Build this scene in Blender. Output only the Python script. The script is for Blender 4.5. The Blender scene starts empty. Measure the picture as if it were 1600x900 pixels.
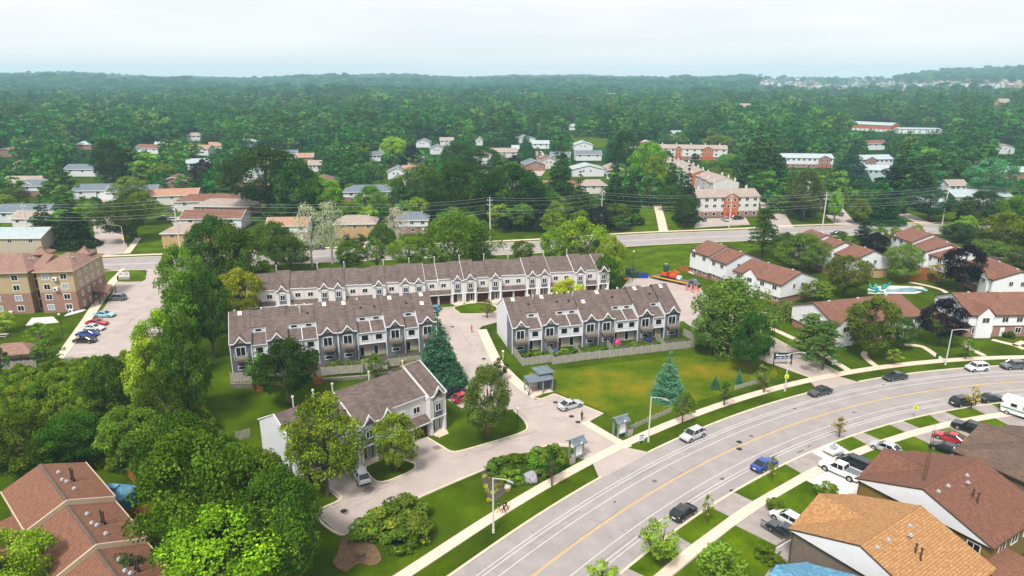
import bpy, math, random
import numpy as np
from mathutils import Vector, Matrix
random.seed(7); RS = np.random.RandomState(11)
SC = bpy.context.scene; COL = SC.collection
R = math.radians
# ------------------------------------------------------------------ camera
CAMH = 55.0; PITCH = math.atan(328/1067); FPX = 1067.0
cam = bpy.data.cameras.new('camera'); co = bpy.data.objects.new('camera', cam); COL.objects.link(co)
cam.sensor_width = 36; cam.lens = 36*FPX/1600; cam.clip_end = 40000; cam.clip_start = 1
co.location = (0, 0, CAMH); co.rotation_euler = (math.pi/2-PITCH, 0, 0); SC.camera = co
# ------------------------------------------------------------------ sky, sun, exposure
SUN_EL, SUN_AZ = 56, 205          # azimuth measured clockwise from +Y: the sun stands left and a little behind the camera
w = bpy.data.worlds.new('World'); SC.world = w; w.use_nodes = True
nt = w.node_tree; nt.nodes.clear()
def N(nt, t, **k):
    n = nt.nodes.new(t)
    for a, b in k.items():
        if a[0] == '_': n.inputs[a[1:].replace('_', ' ')].default_value = b
        else: setattr(n, a, b)
    return n
sky = N(nt, 'ShaderNodeTexSky', sky_type='NISHITA', sun_disc=False, sun_elevation=R(SUN_EL), sun_rotation=R(SUN_AZ))
tc = N(nt, 'ShaderNodeTexCoord'); mp = N(nt, 'ShaderNodeMapping'); mp.inputs['Scale'].default_value = (1.0, 1.6, 9)
cl = N(nt, 'ShaderNodeTexNoise', _Scale=1.6, _Detail=5.0, _Roughness=.55)
rp = N(nt, 'ShaderNodeValToRGB'); e = rp.color_ramp.elements
e[0].position = .38; e[0].color = (7.35, 7.4, 7.55, 1); e[1].position = .6; e[1].color = (8.5, 8.2, 8.05, 1)
mx = N(nt, 'ShaderNodeMixRGB'); mx.inputs[0].default_value = .93
bg = N(nt, 'ShaderNodeBackground', _Strength=.080); ou = N(nt, 'ShaderNodeOutputWorld')
L = nt.links.new
L(tc.outputs['Generated'], mp.inputs[0]); L(mp.outputs[0], cl.inputs[0]); L(cl.outputs[0], rp.inputs[0])
L(sky.outputs[0], mx.inputs[1]); L(rp.outputs[0], mx.inputs[2]); L(mx.outputs[0], bg.inputs[0]); L(bg.outputs[0], ou.inputs[0])
sl = bpy.data.lights.new('sun', 'SUN'); so_ = bpy.data.objects.new('sun', sl); COL.objects.link(so_)
sl.energy = 3.0; sl.angle = R(12); sl.color = (1, .95, .87)
a_, el_ = R(SUN_AZ), R(SUN_EL)
so_.rotation_euler = Vector((math.sin(a_)*math.cos(el_), math.cos(a_)*math.cos(el_), math.sin(el_))).to_track_quat('Z', 'Y').to_euler()
SC.view_settings.view_transform = 'Standard'; SC.view_settings.look = 'None'
SC.view_settings.exposure = 0.72; SC.view_settings.gamma = 1.0
SC.cycles.max_bounces = 5; SC.cycles.diffuse_bounces = 2; SC.cycles.transparent_max_bounces = 6; SC.cycles.volume_bounces = 1
SC.cycles.volume_max_steps = 32; SC.cycles.glossy_bounces = 2; SC.cycles.transmission_bounces = 2
# ------------------------------------------------------------------ survey: image pixel (1600x900) + height -> ground plan
_s, _c = math.sin(PITCH), math.cos(PITCH)
def G(x, y, z=0.0):
    u = (x-800)/FPX; v = (y-450)/FPX; t = (CAMH-z)/(_s+v*_c)
    return (t*u, t*(_c-v*_s))
def PJ(X, Y, Z):
    d = CAMH-Z; f = max(.1, Y*_c+d*_s)
    return (800+FPX*X/f, 450+FPX*(d*_c-Y*_s)/f)
def HGT(X, Y, ytop):               # height of a thing at (X,Y) whose top shows at image row ytop
    v = (ytop-450)/FPX; k = (_s+v*_c)/(_c-v*_s)
    return CAMH-Y*k
# the curved main road: centre line in plan, fitted to the survey
_cx = [-1.89356704e-06, 1.86039219e-03, 6.71953116e-01, 2.39112178]
_cy = [-8.35447682e-06, -1.44011847e-03, 7.39730404e-01, 65.5699834]
_dx = np.polyder(_cx); _dy = np.polyder(_cy)
def road(s, off=0.0):
    sc = min(max(s, 0), 125)
    tx, ty = np.polyval(_dx, sc), np.polyval(_dy, sc); n = math.hypot(tx, ty)
    x = np.polyval(_cx, sc)+tx*(s-sc); y = np.polyval(_cy, sc)+ty*(s-sc)
    return (float(x-ty/n*off), float(y+tx/n*off))
def rang(s):
    sc = min(max(s, 0), 125); return math.atan2(np.polyval(_dy, sc), np.polyval(_dx, sc))
_ss = np.linspace(-60, 200, 1301); _rp = np.array([road(s) for s in _ss])
def so(p):
    k = int(np.argmin((_rp[:, 0]-p[0])**2+(_rp[:, 1]-p[1])**2)); s = float(_ss[k]); a = rang(s)
    return s, -(p[0]-_rp[k, 0])*math.sin(a)+(p[1]-_rp[k, 1])*math.cos(a)
# ------------------------------------------------------------------ materials
def lin(h, k=1.0):
    h = h.lstrip('#'); o = []
    for i in (0, 2, 4):
        c = int(h[i:i+2], 16)/255; o.append((c/12.92 if c <= .04045 else ((c+.055)/1.055)**2.4)*k)
    return tuple(o)+(1,)
def newmat(name):
    m = bpy.data.materials.new(name); m.use_nodes = True; nt = m.node_tree
    b = nt.nodes['Principled BSDF']; b.inputs['Specular IOR Level'].default_value = .3
    return m, nt, b
def scale3(c, k): return (min(1, c[0]*k), min(1, c[1]*k), min(1, c[2]*k), 1)
def MAT(name, col, rough=.8, var=.12, scale=1.0, detail=4, coord='Object', streak=None, bump=0.0, spec=.3, metal=0):
    """plain surface with two scales of procedural mottling"""
    m, nt, b = newmat(name); L = nt.links.new
    if isinstance(col, str): col = lin(col)
    b.inputs['Roughness'].default_value = rough; b.inputs['Specular IOR Level'].default_value = spec; b.inputs['Metallic'].default_value = metal
    t = N(nt, 'ShaderNodeTexCoord'); mp = N(nt, 'ShaderNodeMapping')
    if streak: mp.inputs['Scale'].default_value = streak
    n1 = N(nt, 'ShaderNodeTexNoise', _Scale=scale, _Detail=float(detail), _Roughness=.62)
    r = N(nt, 'ShaderNodeValToRGB'); e = r.color_ramp.elements
    e[0].position = .3; e[0].color = scale3(col, 1-var); e[1].position = .7; e[1].color = scale3(col, 1+var)
    L(t.outputs[coord], mp.inputs[0]); L(mp.outputs[0], n1.inputs[0]); L(n1.outputs[0], r.inputs[0]); L(r.outputs[0], b.inputs['Base Color'])
    if bump:
        bp = N(nt, 'ShaderNodeBump', _Strength=bump, _Distance=.03); L(n1.outputs[0], bp.inputs['Height']); L(bp.outputs[0], b.inputs['Normal'])
    return m
def BRICKY(name, c1, c2, mortar, bw, bh, msz=.01, rough=.9, var=.25, bump=.4, streak=0.0, nscale=.5):
    """shingles, bricks or siding courses laid out in the face's own metres (UV)"""
    m, nt, b = newmat(name); L = nt.links.new
    b.inputs['Roughness'].default_value = rough
    uv = N(nt, 'ShaderNodeUVMap')
    br = N(nt, 'ShaderNodeTexBrick', _Scale=1.0)
    br.inputs['Color1'].default_value = lin(c1); br.inputs['Color2'].default_value = lin(c2); br.inputs['Mortar'].default_value = lin(mortar)
    br.inputs['Mortar Size'].default_value = msz; br.inputs['Brick Width'].default_value = bw; br.inputs['Row Height'].default_value = bh
    br.inputs['Bias'].default_value = 0.0
    n1 = N(nt, 'ShaderNodeTexNoise', _Scale=nscale, _Detail=6.0, _Roughness=.65)
    mp = N(nt, 'ShaderNodeMapping'); mp.inputs['Scale'].default_value = (1.6, .35, 1) if streak else (1, 1, 1)
    r = N(nt, 'ShaderNodeMapRange'); r.inputs['From Min'].default_value = .28; r.inputs['From Max'].default_value = .72
    r.inputs['To Min'].default_value = 1-var; r.inputs['To Max'].default_value = 1+var
    mu = N(nt, 'ShaderNodeMixRGB', blend_type='MULTIPLY'); mu.inputs[0].default_value = 1
    L(uv.outputs[0], br.inputs[0]); L(uv.outputs[0], mp.inputs[0]); L(mp.outputs[0], n1.inputs[0]); L(n1.outputs[0], r.inputs[0])
    L(br.outputs[0], mu.inputs[1]); L(r.outputs[0], mu.inputs[2]); L(mu.outputs[0], b.inputs['Base Color'])
    bp = N(nt, 'ShaderNodeBump', _Strength=bump, _Distance=.02, invert=True); L(br.outputs['Fac'], bp.inputs['Height']); L(bp.outputs[0], b.inputs['Normal'])
    return m
def GRASS(name, cols, scale=.09, fine=5.0, rough=.95):
    m, nt, b = newmat(name); L = nt.links.new
    b.inputs['Roughness'].default_value = rough; b.inputs['Specular IOR Level'].default_value = .02
    t = N(nt, 'ShaderNodeTexCoord')
    n1 = N(nt, 'ShaderNodeTexNoise', _Scale=scale, _Detail=7.0, _Roughness=.62)
    n2 = N(nt, 'ShaderNodeTexNoise', _Scale=fine, _Detail=4.0, _Roughness=.7)
    r = N(nt, 'ShaderNodeValToRGB'); els = r.color_ramp.elements
    for i, c in enumerate(cols):
        p = .3+.42*i/(len(cols)-1)
        if i < 2: el = els[i]; el.position = p
        else: el = els.new(p)
        el.color = lin(c)
    r2 = N(nt, 'ShaderNodeMapRange'); r2.inputs['From Min'].default_value = .3; r2.inputs['From Max'].default_value = .7
    r2.inputs['To Min'].default_value = .72; r2.inputs['To Max'].default_value = 1.25
    mu = N(nt, 'ShaderNodeMixRGB', blend_type='MULTIPLY'); mu.inputs[0].default_value = 1
    L(t.outputs['Object'], n1.inputs[0]); L(t.outputs['Object'], n2.inputs[0]); L(n1.outputs[0], r.inputs[0]); L(n2.outputs[0], r2.inputs[0])
    L(r.outputs[0], mu.inputs[1]); L(r2.outputs[0], mu.inputs[2]); L(mu.outputs[0], b.inputs['Base Color'])
    bp = N(nt, 'ShaderNodeBump', _Strength=.5, _Distance=.06); L(n2.outputs[0], bp.inputs['Height']); L(bp.outputs[0], b.inputs['Normal'])
    return m
def LEAF(name, transl=.3):
    """leaves: the object's own colour, varied per tree, per clump and per leaf"""
    m, nt, b = newmat(name); L = nt.links.new; nt.nodes.remove(b)
    oi = N(nt, 'ShaderNodeObjectInfo'); at = N(nt, 'ShaderNodeAttribute', attribute_name='tint')
    hs = N(nt, 'ShaderNodeHueSaturation')
    h = N(nt, 'ShaderNodeMapRange'); h.inputs['To Min'].default_value = .432; h.inputs['To Max'].default_value = .482
    v = N(nt, 'ShaderNodeMapRange'); v.inputs['To Min'].default_value = .78; v.inputs['To Max'].default_value = 1.5
    hs.inputs['Saturation'].default_value = 1.02
    mul = N(nt, 'ShaderNodeMath', operation='MULTIPLY'); mul.inputs[1].default_value = 7.31
    fr = N(nt, 'ShaderNodeMath', operation='FRACT')
    L(oi.outputs['Random'], h.inputs[0]); L(oi.outputs['Random'], mul.inputs[0]); L(mul.outputs[0], fr.inputs[0]); L(fr.outputs[0], v.inputs[0])
    L(h.outputs[0], hs.inputs['Hue']); L(v.outputs[0], hs.inputs['Value'])
    mu = N(nt, 'ShaderNodeMixRGB', blend_type='MULTIPLY'); mu.inputs[0].default_value = 1
    L(oi.outputs['Color'], mu.inputs[1]); L(at.outputs['Color'], mu.inputs[2]); L(mu.outputs[0], hs.inputs['Color'])
    d = N(nt, 'ShaderNodeBsdfDiffuse'); tr = N(nt, 'ShaderNodeBsdfTranslucent'); ms = N(nt, 'ShaderNodeMixShader'); ms.inputs[0].default_value = transl
    o = [n for n in nt.nodes if n.type == 'OUTPUT_MATERIAL'][0]
    L(hs.outputs[0], d.inputs[0]); L(hs.outputs[0], tr.inputs[0]); L(d.outputs[0], ms.inputs[1]); L(tr.outputs[0], ms.inputs[2]); L(ms.outputs[0], o.inputs[0])
    return m
def GLOSS(name, col, rough=.15, metal=0.0, coat=.5):
    m, nt, b = newmat(name); L = nt.links.new
    if isinstance(col, str): col = lin(col)
    t = N(nt, 'ShaderNodeTexCoord'); n1 = N(nt, 'ShaderNodeTexNoise', _Scale=2.5, _Detail=3.0)
    r = N(nt, 'ShaderNodeValToRGB'); e = r.color_ramp.elements; e[0].color = scale3(col, .88); e[1].color = scale3(col, 1.1)
    L(t.outputs['Object'], n1.inputs[0]); L(n1.outputs[0], r.inputs[0]); L(r.outputs[0], b.inputs['Base Color'])
    b.inputs['Roughness'].default_value = rough; b.inputs['Metallic'].default_value = metal; b.inputs['Coat Weight'].default_value = coat
    b.inputs['Specular IOR Level'].default_value = .5
    return m
M = {}
M['road'] = MAT('asphalt_road', (.29, .262, .258), .9, .13, .35, 12, streak=None, bump=.2)
M['drive'] = MAT('asphalt_drive', (.385, .325, .300), .92, .12, .25, 9, bump=.2)
M['drive_old'] = MAT('asphalt_patchy', (.30, .262, .25), .92, .2, .5, 8, bump=.3)
M['drive_white'] = MAT('pale_concrete', lin('#c9c7c2'), .9, .08, .8, 6)
M['conc'] = MAT('concrete_walk', (.62, .50, .40), .92, .1, 1.2, 6, bump=.2)
M['curb'] = MAT('concrete_curb', (.55, .48, .37), .9, .12, 1.0, 5)
M['white_paint'] = MAT('white_road_paint', lin('#c6c2bf'), .7, .12, 2.0, 6)
M['yellow_paint'] = MAT('yellow_road_paint', lin('#c8a55c'), .7, .12, 2.0, 6)
M['stain'] = MAT('oil_stain', lin('#7d7672'), .8, .2, 1.5, 4)
M['tar'] = MAT('tar_patch', lin('#5e5a58'), .9, .2, 1.5, 4)
M['grass'] = GRASS('mown_grass', ['#2a3d04', '#384a06', '#435806', '#526608'], .12, 4.0)
M['lawn'] = GRASS('lawn_bright', ['#324804', '#415606', '#4e6408', '#5e7208'], .2, 5.0)
M['field'] = GRASS('dry_field_grass', ['#334c06', '#42580a', '#58640e', '#746c16', '#86721e'], .075, 3.5)
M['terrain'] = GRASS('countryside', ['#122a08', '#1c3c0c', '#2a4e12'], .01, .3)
M['bed'] = MAT('mulch_bed', lin('#4b4440'), .95, .3, 4.0, 5)
M['dirt'] = MAT('bare_earth', lin('#6a5440'), .95, .3, 2.0, 6)
M['sh_grey'] = BRICKY('shingle_greybrown', '#6f605a', '#574c49', '#463d3c', .9, .22, .012, var=.3, streak=1, nscale=.6)
M['sh_brown'] = BRICKY('shingle_redbrown', '#805a4c', '#6e4c40', '#5a4036', .9, .22, .012, var=.16, streak=1, nscale=.5)
M['sh_brown2'] = BRICKY('shingle_brown', '#8a5f4b', '#775040', '#5f4437', .22, .26, .025, var=.17, nscale=1.8)
M['sh_orange'] = BRICKY('shingle_orange', '#b98f62', '#9d734c', '#805b38', .22, .3, .03, var=.22, nscale=2.6)
M['sh_brown3'] = BRICKY('shingle_dullbrown', '#7f5546', '#6d4a3b', '#573c31', .22, .3, .025, var=.22, nscale=1.6)
M['sh_dark'] = BRICKY('shingle_dark', '#6e5a4e', '#5c4b42', '#463a34', .5, .2, .015, var=.15)
M['sh_blue'] = BRICKY('shingle_blue', '#6f9fb8', '#477a9a', '#3c6680', .4, .2, .02, var=.2, nscale=2)
M['sh_slate'] = BRICKY('shingle_slate', '#6f7a84', '#5f6a74', '#4c545c', .9, .25, .012, var=.14)
M['sh_pale'] = BRICKY('shingle_pale', '#a8b4b8', '#98a4a8', '#828c90', .9, .25, .012, var=.1)
M['sh_tan'] = BRICKY('shingle_tan', '#a3948c', '#93857e', '#7b6f69', .9, .25, .012, var=.12)
M['sh_salmon'] = BRICKY('shingle_salmon', '#ad8670', '#997562', '#846353', .9, .25, .012, var=.12)
M['sh_apt'] = BRICKY('shingle_apartment', '#96766a', '#7f6257', '#66504a', .6, .22, .012, var=.14)
def SIDING(n, c, d): return BRICKY(n, c, c, d, 6.0, .2, .012, .6, .05, .5)
M['si_white'] = SIDING('siding_white', '#d6d8de', '#b9bcc4')
M['si_cream'] = SIDING('siding_cream', '#d2cfcd', '#b2afad')
M['si_grey'] = SIDING('siding_slate', '#656b76', '#50555f')
M['si_beige'] = SIDING('siding_beige', '#b3a897', '#978d7e')
M['si_lblue'] = SIDING('siding_pale_blue', '#a9bcc6', '#93a5af')
M['stucco'] = MAT('stucco_white', lin('#dedfe4'), .8, .04, 1.0)
M['apt_tan'] = BRICKY('brick_tan', '#bba689', '#ab9577', '#a89372', .25, .09, .008, var=.07)
M['br_red'] = BRICKY('brick_brown', '#a1786a', '#8e675b', '#8c7a70', .25, .09, .008, var=.1)
M['br_olive'] = BRICKY('brick_olive', '#86703a', '#745f30', '#6c5c3c', .25, .09, .008, var=.15)
M['br_grey'] = BRICKY('brick_greybrown', '#7d7166', '#6c6157', '#655c54', .25, .09, .008, var=.12)
M['br_orange'] = BRICKY('brick_orange', '#c06b42', '#ad5c38', '#a5684c', .25, .09, .008, var=.08)
M['br_buff'] = BRICKY('brick_buff', '#c2a374', '#b39468', '#a89070', .25, .09, .008, var=.1)
M['trim'] = MAT('white_trim', lin('#dcdde0'), .6, .03, 2.0)
M['fascia'] = MAT('beige_fascia', lin('#b8a892'), .7, .06, 2.0)
M['darktrim'] = MAT('brown_trim', lin('#4a3a32'), .6, .1, 2.0)
M['glass'] = GLOSS('window_glass', lin('#1c2228'), .08, 0, .2)
M['glass_pale'] = GLOSS('window_curtained', lin('#8fa0a6'), .2, 0, .2)
M['garage'] = MAT('garage_door_maroon', lin('#4e1f22'), .6, .12, 3.0)
M['door'] = MAT('door_maroon', lin('#5b1e22'), .5, .1, 3.0)
M['doorred'] = MAT('door_red', lin('#b0322a'), .5, .1, 3.0)
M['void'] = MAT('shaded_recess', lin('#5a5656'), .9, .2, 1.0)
M['wood'] = MAT('weathered_wood', lin('#a19b94'), .9, .2, 3.0, 5, streak=(1, 1, .3))
M['woodnew'] = MAT('cedar_wood', lin('#9a5c2e'), .85, .22, 3.0, 5, streak=(1, 1, .3))
M['deck'] = MAT('deck_wood', lin('#6e6056'), .9, .2, 4.0, 5)
M['stone'] = BRICKY('stone_wall', '#8f8a82', '#6f6a64', '#57524e', .5, .25, .03, var=.25)
M['bark'] = MAT('bark', lin('#5a4c40'), .95, .3, 5.0, 5)
M['barkpale'] = MAT('bark_pale', lin('#aaa598'), .95, .2, 5.0, 5)
M['leaf'] = LEAF('leaves', .2); M['needle'] = LEAF('needles', .12)
M['metal'] = MAT('galvanised_metal', lin('#a9adb0'), .5, .08, 2.0, metal=.3)
M['pole'] = MAT('concrete_pole', lin('#c2c0bb'), .8, .08, 2.0)
M['dark'] = MAT('dark_metal', lin('#26282b'), .5, .1, 2.0)
M['tyre'] = MAT('tyre_rubber', lin('#1d1d1e'), .9, .1, 8.0)
M['rim'] = MAT('alloy_rim', lin('#a4a7ab'), .35, .08, 8.0, metal=.6)
M['cglass'] = GLOSS('car_glass', lin('#182026'), .06, 0, .3)
M['lamp'] = GLOSS('headlight_lens', lin('#d8dcdf'), .15)
M['tail'] = GLOSS('tail_light_lens', lin('#8e1414'), .2)
M['slate_trim'] = MAT('slate_painted_wood', lin('#7d8890'), .7, .12, 2.0)
M['skin'] = MAT('skin', lin('#b98a6c'), .6, .05, 3.0)
for n, h in dict(white='#e2e4e8', silver='#b9bcc2', black='#15171b', grey='#5b6268', charcoal='#33383e', red='#b3101c', blue='#123e9a', skyblue='#8fc0cc', navy='#1c2a44', teal='#2f7f9a').items():
    M['paint_'+n] = GLOSS('car_paint_'+n, lin(h), .22, .15, 1.0)
# ------------------------------------------------------------------ mesh helpers
class MB:
    def __init__(s): s.v = []; s.f = []; s.m = []
    def poly(s, pts, mi=0):
        k = len(s.v); s.v += [tuple(p) for p in pts]; s.f.append(tuple(range(k, k+len(pts)))); s.m.append(mi)
    def hexa(s, b, t, mi=0):      # b: bottom 4 pts ccw seen from above, t: top 4
        k = len(s.v); s.v += [tuple(p) for p in b+t]
        for f in ((3, 2, 1, 0), (4, 5, 6, 7), (0, 1, 5, 4), (1, 2, 6, 5), (2, 3, 7, 6), (3, 0, 4, 7)):
            s.f.append(tuple(k+i for i in f)); s.m.append(mi)
        return s
    def box(s, x0, y0, z0, x1, y1, z1, mi=0):
        s.hexa([(x0, y0, z0), (x1, y0, z0), (x1, y1, z0), (x0, y1, z0)], [(x0, y0, z1), (x1, y0, z1), (x1, y1, z1), (x0, y1, z1)], mi); return s
    def slab(s, pts, t, mi=0, mside=None):   # roof plane: pts = top polygon ccw from above, thickness t downward
        k = len(s.v); n = len(pts); s.v += [tuple(p) for p in pts]+[(p[0], p[1], p[2]-t) for p in pts]
        s.f.append(tuple(range(k, k+n))); s.m.append(mi); s.f.append(tuple(range(k+2*n-1, k+n-1, -1))); s.m.append(mi)
        for i in range(n):
            j = (i+1) % n; s.f.append((k+i, k+n+i, k+n+j, k+j)); s.m.append(mi if mside is None else mside)
        return s
    def extr(s, pts, d, mi=0):     # polygon extruded by vector d
        k = len(s.v); n = len(pts); s.v += [tuple(p) for p in pts]+[tuple(p[i]+d[i] for i in range(3)) for p in pts]
        s.f.append(tuple(range(k, k+n))); s.m.append(mi); s.f.append(tuple(range(k+2*n-1, k+n-1, -1))); s.m.append(mi)
        for i in range(n):
            j = (i+1) % n; s.f.append((k+i, k+n+i, k+n+j, k+j)); s.m.append(mi)
        return s
    def tube(s, a, b, r0, r1=None, n=6, mi=0, cap=True):
        r1 = r0 if r1 is None else r1; a = Vector(a); b = Vector(b); d = (b-a)
        q = d.to_track_quat('Z', 'Y'); k = len(s.v)
        for c, r in ((a, r0), (b, r1)):
            for i in range(n):
                p = c+q @ Vector((math.cos(2*math.pi*i/n)*r, math.sin(2*math.pi*i/n)*r, 0)); s.v.append(tuple(p))
        for i in range(n): s.f.append((k+i, k+(i+1) % n, k+n+(i+1) % n, k+n+i)); s.m.append(mi)
        if cap: s.f.append(tuple(range(k+n, k+2*n))); s.m.append(mi); s.f.append(tuple(range(k+n-1, k-1, -1))); s.m.append(mi)
        return s
    def lathe(s, prof, n=10, mi=0, c=(0, 0)):
        k = len(s.v)
        for r, z in prof:
            for i in range(n): s.v.append((c[0]+r*math.cos(2*math.pi*i/n), c[1]+r*math.sin(2*math.pi*i/n), z))
        for j in range(len(prof)-1):
            for i in range(n):
                s.f.append((k+j*n+i, k+j*n+(i+1) % n, k+(j+1)*n+(i+1) % n, k+(j+1)*n+i)); s.m.append(mi)
        return s
    def mesh(s, name, mats):
        me = bpy.data.meshes.new(name); me.from_pydata(s.v, [], s.f)
        for m in mats: me.materials.append(M[m] if isinstance(m, str) else m)
        if any(s.m): me.polygons.foreach_set('material_index', s.m)
        uv = me.uv_layers.new(name='UVMap'); dat = np.zeros(len(me.loops)*2); vs = s.v; i = 0
        for f in s.f:
            a, b, c = (Vector(vs[f[j]]) for j in (0, 1, 2)); nn = (b-a).cross(c-b)
            if nn.length < 1e-9: nn = Vector((0, 0, 1))
            nn.normalize(); tu = Vector((0, 0, 1)).cross(nn)
            tu = Vector((1, 0, 0)) if tu.length < .05 else tu.normalized(); tv = nn.cross(tu)
            for j in f:
                p = Vector(vs[j]); dat[i] = p.dot(tu); dat[i+1] = p.dot(tv); i += 2
        uv.data.foreach_set('uv', dat); me.update(); return me
KLIST = {}
def obj(name, me, parent=None, loc=(0, 0, 0), rz=0.0, scale=None, kind=None):
    o = bpy.data.objects.new(name, me); COL.objects.link(o); o.parent = parent; o.location = loc; o.rotation_euler = (0, 0, rz)
    if scale: o.scale = scale
    if kind: o['kind'] = kind
    if parent: KLIST.setdefault(parent.as_pointer(), []).append(o)
    return o
def part(name, mb, mats, parent, **k): return obj(name, mb.mesh(name, mats if isinstance(mats, (list, tuple)) else [mats]), parent, **k)
def tag(o, label, cat, group=None):
    o['label'] = label; o['category'] = cat
    if group: o['group'] = group
    return o
def thing(name, label, cat, loc=(0, 0, 0), rz=0.0, group=None):
    return tag(obj(name, None, None, (loc[0], loc[1], loc[2] if len(loc) > 2 else 0), rz), label, cat, group)
def struct(name, mb, mats, kind='structure'): return part(name, mb, mats, None, kind=kind)
def copy_tree(o, parent=None):
    c = o.copy(); COL.objects.link(c); c.parent = parent
    if parent: KLIST.setdefault(parent.as_pointer(), []).append(c)
    for ch in list(KLIST.get(o.as_pointer(), ())): copy_tree(ch, c)
    return c
HAZE = 1.75e-4
# ================================================================== ground, roads, walks
def hills(x, y):
    r = math.hypot(x, y); t = min(1, max(0, (r-750)/3800)); t = t*t*(3-2*t)
    th = math.atan2(x, y)
    h = 25+4*math.sin(th*9+1.2)+4*math.sin(th*23+.4)+2.5*math.sin(th*47+2)+42*math.exp(-((th-.6)/.13)**2)+22*math.exp(-((th+.62)/.09)**2)+13*math.exp(-((th+.2)/.09)**2)+14*math.exp(-((th-.33)/.03)**2)
    z = t*h
    k = min(1, max(0, (r-900)/900))
    z += k*(7*math.sin(x/310+y/700)*math.cos(y/260)+4*math.sin(x/140+2+y/170))
    if r > 5200: z -= (r-5200)*.012
    return z
rad = list(np.concatenate([[0], np.linspace(60, 700, 12), np.geomspace(760, 6400, 80)])); NA = 220
g = MB(); vi = []
for i, r in enumerate(rad):
    for k in range(NA):
        a = 2*math.pi*k/NA; x, y = r*math.sin(a), r*math.cos(a); g.v.append((x, y, hills(x, y) if r > 750 else 0))
for i in range(len(rad)-1):
    for k in range(NA):
        a, b = i*NA+k, i*NA+(k+1) % NA; c, d = (i+1)*NA+(k+1) % NA, (i+1)*NA+k
        g.f.append((a, d, c, b) if i else (a, d, c)); g.m.append(0 if rad[i] < 420 else 1)
me = bpy.data.meshes.new('ground'); me.from_pydata(g.v, [], g.f); me.polygons.foreach_set('material_index', g.m)
me.materials.append(M['grass']); me.materials.append(M['terrain'])
me.polygons.foreach_set('use_smooth', [True]*len(me.polygons)); me.update()
obj('ground', me, kind='structure')
def P(pts, z=0.0): return [G(*p) for p in pts]
def flat(name, px, z, m, world=False, kind='structure', th=None):
    pts = px if world else P(px); a = sum(pts[i][0]*pts[(i+1) % len(pts)][1]-pts[(i+1) % len(pts)][0]*pts[i][1] for i in range(len(pts)))
    if a < 0: pts = pts[::-1]
    b = MB(); b.slab([(x, y, z) for x, y in pts], th or z+.02); return struct(name, b, [m], kind)
def smooth(pts, n=6, closed=False):
    o = []; N_ = len(pts)
    for i in range(N_ if closed else N_-1):
        p0 = pts[(i-1) % N_] if closed or i > 0 else pts[0]; p1 = pts[i]; p2 = pts[(i+1) % N_]; p3 = pts[(i+2) % N_] if closed or i+2 < N_ else pts[-1]
        for k in range(n):
            t = k/n; o.append(tuple(.5*(2*p1[j]+(p2[j]-p0[j])*t+(2*p0[j]-5*p1[j]+4*p2[j]-p3[j])*t*t+(3*p1[j]-p0[j]-3*p2[j]+p3[j])*t**3) for j in (0, 1)))
    if not closed: o.append(tuple(pts[-1]))
    return o
def ribbon(mb, pts, w0, w1, z0, z1, mi=0):
    """strip following plan points between lateral offsets w0 < w1 (left of travel positive)"""
    n = []
    for i, p in enumerate(pts):
        a = pts[max(0, i-1)]; b = pts[min(len(pts)-1, i+1)]; dx, dy = b[0]-a[0], b[1]-a[1]; l = math.hypot(dx, dy) or 1; n.append((-dy/l, dx/l))
    for i in range(len(pts)-1):
        p, q = pts[i], pts[i+1]; a, b = n[i], n[i+1]
        A = (p[0]+a[0]*w0, p[1]+a[1]*w0); B = (q[0]+b[0]*w0, q[1]+b[1]*w0); C_ = (q[0]+b[0]*w1, q[1]+b[1]*w1); D = (p[0]+a[0]*w1, p[1]+a[1]*w1)
        mb.hexa([(*A, z0), (*B, z0), (*C_, z0), (*D, z0)], [(*A, z1), (*B, z1), (*C_, z1), (*D, z1)], mi)
def curb(name, px, world=False, w=.16, z=.15, sm=0, off=0.0):
    pts = px if world else P(px)
    if sm: pts = smooth(pts, sm)
    b = MB(); ribbon(b, pts, off-w, off+w, 0, z); return struct(name, b, ['curb'])
rl = lambda a, b, st=2.0: [road(a+(b-a)*i/max(1, int(abs(b-a)/st))) for i in range(max(1, int(abs(b-a)/st))+1)]
b = MB(); ribbon(b, rl(-45, 190), -7, 7, -.05, .05); main_road = struct('road', b, ['road'])
b = MB(); ribbon(b, rl(-45, 190), -.14, -.04, .045, .058); ribbon(b, rl(-45, 190), .04, .14, .045, .058); struct('centre_line', b, ['yellow_paint'])
b = MB()
for o_ in (2.9, 4.3): ribbon(b, rl(-45, 190), o_-.05, o_+.05, .045, .058)
for o_ in (-3.2, -4.6): ribbon(b, rl(-45, 190), o_-.05, o_+.05, .045, .058)
for o_ in (4.85, -5.15): ribbon(b, rl(-45, 190), o_-.05, o_+.05, .045, .058)
struct('lane_line', b, ['white_paint'])
b = MB()
for s_, o_, l_, w_ in ((34, -4.2, .7, .5), (26, 1.5, .6, .6), (62, 3.8, .5, .5), (70, -1.7, .5, .5), (48, 1.0, .6, .6), (18, 2.0, .5, .3), (84, 4.6, .6, .4), (50, -6.2, 1.6, .25), (53, -5.9, .9, .2), (41, -6.6, .9, .4)):
    ribbon(b, rl(s_, s_+l_, .5), o_-w_/2, o_+w_/2, .045, .056)
struct('road_patch', b, ['tar'])
b = MB(); rc = random.Random(3)
for o_ in (-7+2.35, .0, 3.55): 
    s0 = -20
    while s0 < 150:
        l_ = rc.uniform(3, 14); n_ = int(l_/1.2)+2; pts_ = [road(s0+l_*i/n_, o_*.98+.35+rc.uniform(-.06, .06)) for i in range(n_)]; ribbon(b, pts_, -.02, .025, .045, .0545); s0 += l_+rc.uniform(2, 12)
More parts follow.
